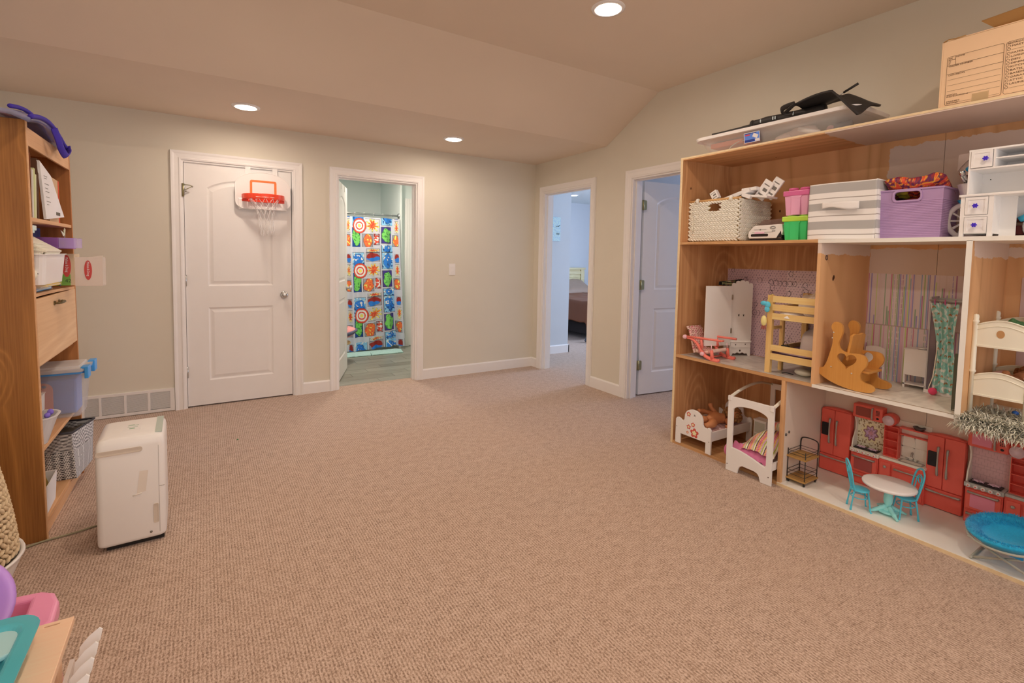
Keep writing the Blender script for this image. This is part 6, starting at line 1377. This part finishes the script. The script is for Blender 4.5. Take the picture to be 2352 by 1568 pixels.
part('back_frame', G().cut([[(0, 0), (0, .458), (.27, .458), (.27, 0)], [(.03, .2), (.03, .42), (.24, .42), (.24, .2)]], .012, T((.52, 0, .0175), UPX)), m_fw, t)
for y in (-.006, -.268):
    part('side_rail', G().box(.012, .515, y-.006, y+.006, .085, .125), m_fw, t)
    part('canopy_rail', G().tube([(.0, y, .455), (.03, y, .462), (.14, y+.01, .480), (.30, y+.02, .494), (.42, y+.015, .490), (.515, y, .468)], .009, 8, flat=.45, curve=4), M('canopy_cream', '#d8bc9c', .6, k=.92), t)
part('corner_block', G().box(-.006, .012, -.022, .0, .440, .470).box(-.006, .012, -.278, -.256, .436, .470), m_fw, t, bevel=.003)
part('bed_base', G().box(.014, .515, -.262, -.012, .090, .100), m_fw, t)
sA = [alb(c) for c in ('#d4685c', '#e0a24c', '#c88a9c', '#a8a040', '#e4c0a0', '#5a2c34', '#d88a4c', '#cc5c74')]
def qs(u, v): x = (u*16+.5*sin(v*7+u*3)); return sA[int(x*2.3) % 8] if (x*2.3) % 1 > .12 else sA[4]
t = thing('striped_quilt', 'multicoloured striped quilt with pink ruffle heaped on the canopy bed', 'bedding', (-.572, -2.944, .101), rz=radians(3))
def qf(u, v):
    x = .035+.42*u; y = -.035-.222*v; b = max(0, sin(pi*min(1, max(0, (u*.9+.12))))) * max(0, sin(pi*(v*.86+.07)))**.7
    z = .012+.15*b*(.75+.35*v)+.012*mnoise.noise(Vector((u*6, v*6, 0)))
    return (x, y, z)
g = G(); ink = []; sheetprint(g, qf, lambda u, v: qs(v+.35*u, u), 130, 150, ink); part('quilt', g, printed('printed_fabric', .85), t, ink=ink)
def ruf(u, v): y = .045-.30*u; return (.028-.012*v+.006*sin(u*40), y, .038-.010*v-.035*v*v+(.03 if u < .2 else 0)*(1-u*5)-.045*max(0, u-.7)+.004*sin(u*40))
part('ruffle', G().sheet(lambda u, v: (.062-.036*v+.003*sin(u*42)*v, -.020-.235*u, .075-.035*u-.045*v+.004*sin(u*42)), 60, 6, thick=.003), M('pink_ruffle', '#bc6074', .85, k=.95), t)
part('corner_flap', G().ball((.040, .016, .010), (.022, .018, .036), 14).ball((.06, .010, .030), (.03, .014, .022), 12), MATS['pink_ruffle'], t)
g = G(); ink = []
for s_ in (1, -.5): sheetprint(g, lambda u, v: (.36+.10*u, -.06-.19*v, .075+s_*.055*(max(0, 1-(2*u-1)**4)*max(0, 1-(2*v-1)**4))**.5), lambda u, v: qs(v, u), 24, 40, ink)
solo('striped_pillow', 'small striped pillow at the far end of the canopy bed', 'pillow', g, printed('printed_fabric', .85), loc=(-.545, -2.944, .125), rz=radians(3), ink=ink)
t = thing('doll_nightstand', 'small white box nightstand behind the canopy bed', 'doll furniture', (-.10, -2.835, Z0))
part('case', G().box(0, .07, -.085, 0, 0, .19).box(-.003, .073, -.088, .003, .186, .194), m_fw, t, bevel=.001); part('drawer_front', G().box(-.002, 0, -.078, -.008, .105, .178).box(-.002, 0, -.078, -.008, .012, .095), M('nightstand_grey', '#b8a890', .5), t)
solo('red_white_socks', 'small red and white crumpled doll cloth under the canopy bed', 'cloth', lump(.025, .05, .022, 14.0), M('red_white_cloth', '#c46a60', .9, var=.35, vs=70), loc=(-.46, -3.03, Z0))

# ================================================================ BOTTOM ROW, KITCHEN
m_ctb = M('cart_black', '#2a221c', .5); m_ctw = wood('cart_wood', '#b98548', '#8f5f2c', 1, 3, .5, k=.95, knots=False)
t = thing('bar_cart', 'tiny two tier bar cart with black wire frame and wooden trays', 'doll furniture', (-.37, -3.297, Z0), rz=0)
for z in (.022, .150): part('tray', G().box(-.075, .075, -.054, .054, z, z+.010), m_ctw, t, bevel=.0015)
part('wire_frame', G(), m_ctb, t) if False else None
g = G()
for x in (-.068, .068):
    for y in (-.048, .048): g.tube([(x, y, .012), (x, y, .200 if x < 0 else .19)], .0025, 6)
for z in (.075, .048+.005, .188, .172): g.tube([(-.068, -.048, z), (.068, -.048, z), (.068, .048, z), (-.068, .048, z)], .0015, 5, closed=True)
g.tube([(.068, -.048, .175), (.070, -.048, .222), (.070, -.036, .240), (.070, 0, .245), (.070, .036, .240), (.070, .048, .222), (.068, .048, .175)], .0035, 8, curve=4)
part('wire_frame', g, m_ctb, t)
for x in (-.062, .062):
    for y in (-.044, .044): part('caster', G().tube([(x, y-.003, .008), (x, y+.003, .008)], .008, 12).box(x-.004, x+.004, y-.005, y+.005, .012, .022), m_ctb, t)
def kitchen_reds(sfx, k):
    return M('toy_red'+sfx, '#d25240', .38, k=k, var=.02), M('toy_grey_metal'+sfx, '#9a8674', .35, k=.95, metal=.3), M('toy_black', '#1c1616', .4)
def fridge(lab, y0, xf, w, sfx, k):
    red, gm, bl = kitchen_reds(sfx, k)
    t = thing('toy_fridge', lab, 'toy fridge', (xf, y0, Z0)); d = XB-xf-.004; h = .392
    top = [(0, h-.006), (w*.25, h+.002), (w*.5, h+.004), (w*.75, h+.002), (w, h-.006), (w, .004), (0, .004)]
    part('body', G().cut([top], d-.010, T((.010+(d-.010)/2, 0, 0), UPX), bev=.004, res=2), red, t)
    m = w*.46
    part('door', G().box(0, .012, -m+.001, 0, .108, h-.008), red, t, bevel=.004, seg=3); part('door', G().box(0, .012, -w, -m-.001, .108, h-.008), red, t, bevel=.004, seg=3)
    dr = part('freezer_drawer', G().box(0, .012, -w, 0, .004, .104), red, t, bevel=.004, seg=3)
    def hd(a, b): return G().tube([a, (a[0]-.012, a[1], a[2]), tuple((a[i]+b[i])/2-(.016 if i == 0 else 0) for i in range(3)), (b[0]-.012, b[1], b[2]), b], [.004, .0055, .0036, .0055, .004], 8, curve=4)
    part('handle', hd((0, -m+.020, .185), (0, -m+.020, .325)), gm, t); part('handle', hd((0, -m-.018, .180), (0, -m-.018, .320)), gm, t); part('handle', hd((0, -.012, .092), (0, -w+.012, .092)), gm, t)
    ds = part('dispenser', G().cut([rrect(.006, .046, .222, .300, .005)], .008, T((-.001, 0, 0), UPX), bev=.002), bl, t)
    return t
fridge('dark red toy fridge in the shaded left corner of the doll kitchen', -3.250, -.075, .160, '_a', .95)
fridge('bright coral red toy fridge between the two doll stoves', -3.768, -.070, .152, '_b', 1.0)
def floral(u, v):
    a, b = u*2-1, v*2-1; r = sqrt(a*a+b*b*1.2)+.08*sin(8*math.atan2(b, a)); n_ = mnoise.noise(Vector((u*16, v*16, 0)))
    if r < .18: return alb('#c08080')
    if r < .42: return alb('#c090a0') if n_ < .1 else alb('#8c6470')
    if r < .52: return alb('#8c5c50')
    if r < .70: return alb('#dcc090')
    return alb('#8c6c44') if n_ > .18 else alb('#dcc49c')
def pinkbrick(u, v):
    y = v*11; x = u*6+.5*(int(y) % 2); return alb('#b4847c') if (x % 1 < .07 or y % 1 < .1) else alb('#c8968c')
def kitchen(lab, y0, sfx, k, splash, ctr, glass, vis=1):
    red, gm, bl = kitchen_reds(sfx, k); pk = M('toy_pink_panel', '#d8928c', .4, k=.95); cr = M('toy_cream_panel', '#dcc0a0', .45, k=.92); ct = M('counter'+sfx, ctr, .35, k=.95)
    t = thing('toy_kitchen', lab, 'toy kitchen', (-.10, y0, Z0)); D = XB+.10-.004
    part('stove_body', G().box(.004, D, -.136, 0, .0, .180).box(.0, .01, -.136, 0, .004, .012), red, t, bevel=.003)
    ov = part('oven_door', G().box(-.004, .006, -.132, -.004, .072, .172), red, t, bevel=.004, seg=3)
    part('oven_window', G().cut([rrect(.022, .112, .085, .150, .006)], .002, T((-.005, 0, 0), UPX)), glass, ov)
    dw = part('warming_drawer', G().box(-.004, .006, -.132, -.004, .008, .064), red, t, bevel=.004, seg=3)
    for z, pr_ in ((.160, ov), (.052, dw)): part('bar_handle', G().tube([(-.004, -.014, z), (-.015, -.014, z), (-.015, -.068, z), (-.015, -.122, z), (-.004, -.122, z)], [.0045, .0055, .0036, .0055, .0045], 8), gm, pr_)
    part('countertop', G().box(-.006, D, -.140, .004, .181, .203).box(.004, D, -.345, -.140, .186, .200), ct, t, bevel=.0025)
    for i in range(5): part('knob', G().tube([(-.006, -.014-.027*i, .192), (-.016, -.014-.027*i, .192)], .009, 14).tube([(-.016, -.014-.027*i, .192), (-.0175, -.014-.027*i, .192)], .003, 8, m=1), [M('knob_cream', '#e0c8b4', .4), red], t)
    part('cooktop', G().box(.006, .062, -.126, -.010, .203, .208), bl, t, bevel=.001)
    for cy in (-.040, -.096):
        gr = G()
        for a in range(6): gr.tube([(.034, cy, .213), (.034+.020*cos(a*pi/3), cy+.024*sin(a*pi/3), .212)], .0022, 5)
        gr.tube([(.034+.013*cos(a), cy+.016*sin(a), .212) for a in [k_*pi/6 for k_ in range(12)]], .0018, 5, closed=True); part('burner_grate', gr, M('grate_pink', '#d8a8a8', .4), t)
    side = [(D-.002, .203), (.010, .203), (.020, .25), (.050, .30), (.052, .34), (.030, .38), (D-.002, .38)]
    part('cheek', G().prism([(a, b) for a, b in side], 1, -.004, .002), cr, t)
    g = G(); ink = []; sheetprint(g, lambda u, v: (D-.006, -.004-.132*u, .205+.175*v), splash, 60, 70, ink); part('splashback', g, printed('printed_paper', .35), t, ink=ink); part('back_board', G().box(D-.005, D, -.345, 0, .20, .41), cr, t)
    mv = part('microwave', G().box(.014, D, -.140, .006, .382, .462), red, t, bevel=.006, seg=3)
    part('microwave_window', G().cut([rrect(.010, .082, .396, .448, .004)], .002, T((.013, 0, 0), UPX)), glass if sfx == '_b' else M('dim_red_panel', '#8c3a2c', .4), mv)
    part('microwave_handle', G().tube([(.013, -.094, .392), (.003, -.094, .396), (.001, -.094, .422), (.003, -.094, .450), (.013, -.094, .454)], .0042, 8, curve=2), gm, mv)
    kp = G()
    for a in range(3):
        for b in range(4): kp.box(.0125, .0142, -.109-.0065*a-.004, -.109-.0065*a, .418+.0075*b, .4225+.0075*b)
    kp.ball((.014, -.118, .400), (.002, .007, .006), 10); part('keypad', kp, bl, mv, stuff=True)
    # shelf tower, canister, wall shelf, sink
    tw = G().box(.030, D, -.214, -.211, .200, .372).box(.030, D, -.150, -.147, .200, .372)
    for z in (.200, .245, .292, .340, .370): tw.box(.030, D, -.212, -.149, z, z+.004)
    tw.box(D-.006, D-.004, -.214, -.147, .2, .372); part('shelf_tower', tw, red, t)
    cn = part('canister', G().tube([(.022, -.168, .408), (D, -.168, .408)], .034, 24), red, t); part('plate', G().tube([(.012, -.168, .406), (.022, -.168, .406)], .027, 28).tube([(.011, -.168, .406), (.012, -.168, .406)], .019, 24), M('plate_pink', '#dca8a0', .35, k=.95), cn)
    part('wall_shelf', G().box(.035, D, -.345, -.214, .375, .383).box(.042, D, -.345, -.214, .338, .344), red, t, bevel=.001)
    wd = G().box(D-.008, D-.005, -.335, -.222, .215, .332)
    for y in (-.335, -.279, -.226): wd.box(D-.012, D-.008, y, y+.005, .215, .332)
    for z in (.215, .272, .328): wd.box(D-.012, D-.008, -.335, -.221, z, z+.005)
    part('window_panel', wd, cr, t)
    part('sink_unit', G().box(.010, D, -.345, -.138, 0, .186), red, t, bevel=.002)
    c1 = part('cupboard_door', G().box(.0, .012, -.196, -.146, .012, .172), red, t, bevel=.004, seg=3); part('round_knob', G().ball((-.004, -.171, .148), (.006, .008, .008), 12), gm, c1)
    c2 = part('dishwasher_door', G().box(.0, .012, -.338, -.204, .012, .172), red, t, bevel=.004, seg=3); part('bar_handle', G().tube([(0, -.216, .152), (-.011, -.216, .152), (-.011, -.270, .152), (-.011, -.326, .152), (0, -.326, .152)], [.0045, .0055, .0036, .0055, .0045], 8), gm, c2)
    part('sink', G().tub(.014, .066, -.325, -.225, .186, .2005, .004, .85, .004, rc=.012), gm, t, bevel=.001)
    part('faucet', G().tube([(.068, -.272, .200), (.068, -.272, .236), (.060, -.272, .248), (.046, -.272, .246), (.042, -.272, .232)], .0042, 8, curve=3).tube([(.066, -.252, .200), (.066, -.252, .212), (.058, -.243, .216)], .003, 6).tube([(.066, -.292, .200), (.066, -.292, .212), (.058, -.300, .216)], .003, 6), gm, t)
    return t
kitchen('dark red toy kitchen with floral splashback and cream counter, left of two', -3.428, '_a', .95, floral, '#dcc4a0', M('oven_glass_dark', '#9a4038', .3))
kitchen('coral red toy kitchen with pink brick splashback and grey counter, right of two', -3.935, '_b', 1.0, pinkbrick, '#a49484', M('oven_glass_pink', '#d07078', .3))
solo('toy_pan', 'small dark grey toy pan on the red wall shelf of left kitchen', 'pan', G().lathe([(0, 0), (.016, 0), (.026, .014), (.028, .018), (.025, .018), (.014, .004), (0, .003)], 24).box(-.004, .004, .024, .050, .013, .017), M('pan_grey', '#5c4c44', .3, metal=.6), loc=(-.050, -3.725, Z0+.3835), rz=-1.2)
# dining set
m_tq = M('turquoise_plastic', '#50a0a4', .35, k=.95, var=.02); m_aq = M('pale_aqua_plastic2', '#90c0bc', .35, k=.95, var=.01)
t = thing('doll_table', 'round cream doll table on a pale aqua pedestal', 'doll furniture', (-.355, -3.712, Z0))
part('tabletop', G().lathe([(0, .142), (.104, .142), (.112, .146), (.114, .152), (.112, .158), (.106, .160), (0, .160)], 48), M('table_cream', '#e2c8b0', .3, k=.93, var=.01), t)
part('pedestal', G().lathe([(.030, .018), (.028, .030), (.014, .040), (.013, .048), (.019, .062), (.020, .085), (.018, .105), (.013, .118), (.020, .130), (.030, .142)], 28).lathe([(0, .010), (.042, .010), (.046, .014), (.042, .020), (0, .022)], 32), m_aq, t)
for k in range(4):
    a = radians(48+90*k); c_, s_ = cos(a), sin(a)
    part('foot', G().tube([(.012*c_, .012*s_, .038), (.045*c_, .045*s_, .022), (.085*c_, .085*s_, .006)], [.012, .010, .006], 8, curve=3), m_aq, t)
def bistro(lab, x, y, ang):
    t = thing('doll_chair', lab, 'doll chair', (x, y, Z0), rz=ang, group='turquoise doll chairs at the round table')   # faces local -y
    part('seat', G().lathe([(0, .098), (.038, .098), (.043, .102), (.042, .107), (.036, .109), (0, .107)], 28), m_tq, t)
    for sx in (-1, 1):
        part('leg', G().tube([(sx*.026, -.030, .102), (sx*.032, -.036, .05), (sx*.036, -.040, .012), (sx*.040, -.044, 0)], [.0042, .0036, .0036, .005], 8, curve=3), m_tq, t)
        part('leg', G().tube([(sx*.026, .030, .102), (sx*.030, .038, .05), (sx*.032, .044, 0)], [.0042, .0036, .005], 8, curve=3), m_tq, t)
    part('hoop', G().tube([(.036*cos(a), .036*sin(a), .066) for a in [k*pi/10 for k in range(20)]], .0028, 6, closed=True), m_tq, t)
    part('back_frame', G().tube([(-.030, .030, .102), (-.035, .040, .15), (-.038, .050, .20), (-.030, .058, .238), (0, .062, .256), (.030, .058, .238), (.038, .050, .20), (.035, .040, .15), (.030, .030, .102)], .0042, 8, curve=5), m_tq, t)
    part('back_loop', G().tube([(-.012, .034, .104), (-.020, .048, .17), (-.018, .055, .21), (0, .058, .226), (.018, .055, .21), (.020, .048, .17), (.012, .034, .104)], .0030, 6, curve=4).tube([(.013*cos(a), .0555, .200+.016*sin(a)) for a in [k*pi/8 for k in range(16)]], .0026, 6, closed=True), m_tq, t)
    return t
bistro('turquoise doll bistro chair left of the round table', -.427, -3.612, radians(180-90-52+180+0) if False else math.atan2(.61, .79))
bistro('turquoise doll bistro chair tucked in right of the round table', -.318, -3.772, math.atan2(-.71, -.70))
# papasan
t = thing('doll_papasan', 'fuzzy bright blue doll saucer chair on grey folding legs', 'doll furniture', (-.40, -4.165, Z0))
m_bf = M('blue_fur', '#1f8cb4', .95, k=.98, bump=.9, bs=260, var=.22, vs=120, sheen=.3); m_gt = M('grey_tube', '#a08e78', .35, k=.95)
MT = T((0, 0, .118), (radians(-6), radians(-10), 0))
part('cushion', G().lathe([(0, -.050), (.05, -.046), (.10, -.020), (.128, .010), (.138, .022), (.140, .032), (.130, .038), (.112, .030), (.085, .006), (.045, -.012), (0, -.016)], 48, mx=MT), m_bf, t)
g = G()
for i in range(2600):
    a = RND.uniform(0, 2*pi); r = RND.uniform(.085, .142); z = .036 if r > .12 else .010+(r-.085)*.7
    p = MT @ Vector((r*cos(a), r*sin(a), z-(.012 if r > .137 else 0))); d = Vector((cos(a)*RND.uniform(-.6, 1), sin(a)*RND.uniform(-.6, 1), RND.uniform(.2, 1))).normalized()*.009; s_ = Vector((-sin(a), cos(a), 0))*.0016
    g.add([p-s_, p+s_, p+d], [(0, 1, 2)])
part('pile', g, m_bf, t, stuff=True)
part('ring_frame', G().tube([tuple(MT @ Vector((.136*cos(a), .136*sin(a), .004))) for a in [k*pi/18 for k in range(36)]], .0055, 8, closed=True), m_gt, t)
for sx in (-.085, .085):
    part('leg', G().tube([(sx, .115, .098), (sx, -.115, .004)], .0055, 8), m_gt, t); part('leg', G().tube([(sx+.012, -.115, .098), (sx+.012, .10, .004)], .0055, 8), m_gt, t)
for y in (.10, -.115): part('foot_bar', G().tube([(-.09, y, .006), (.10, y, .006)], .0055, 8), m_gt, t)
part('webbing', G().box(-.12, -.112, -.06, -.01, .06, .10), M('blue_webbing', '#2c7ca0', .7), t, rot=(0, .2, 0))
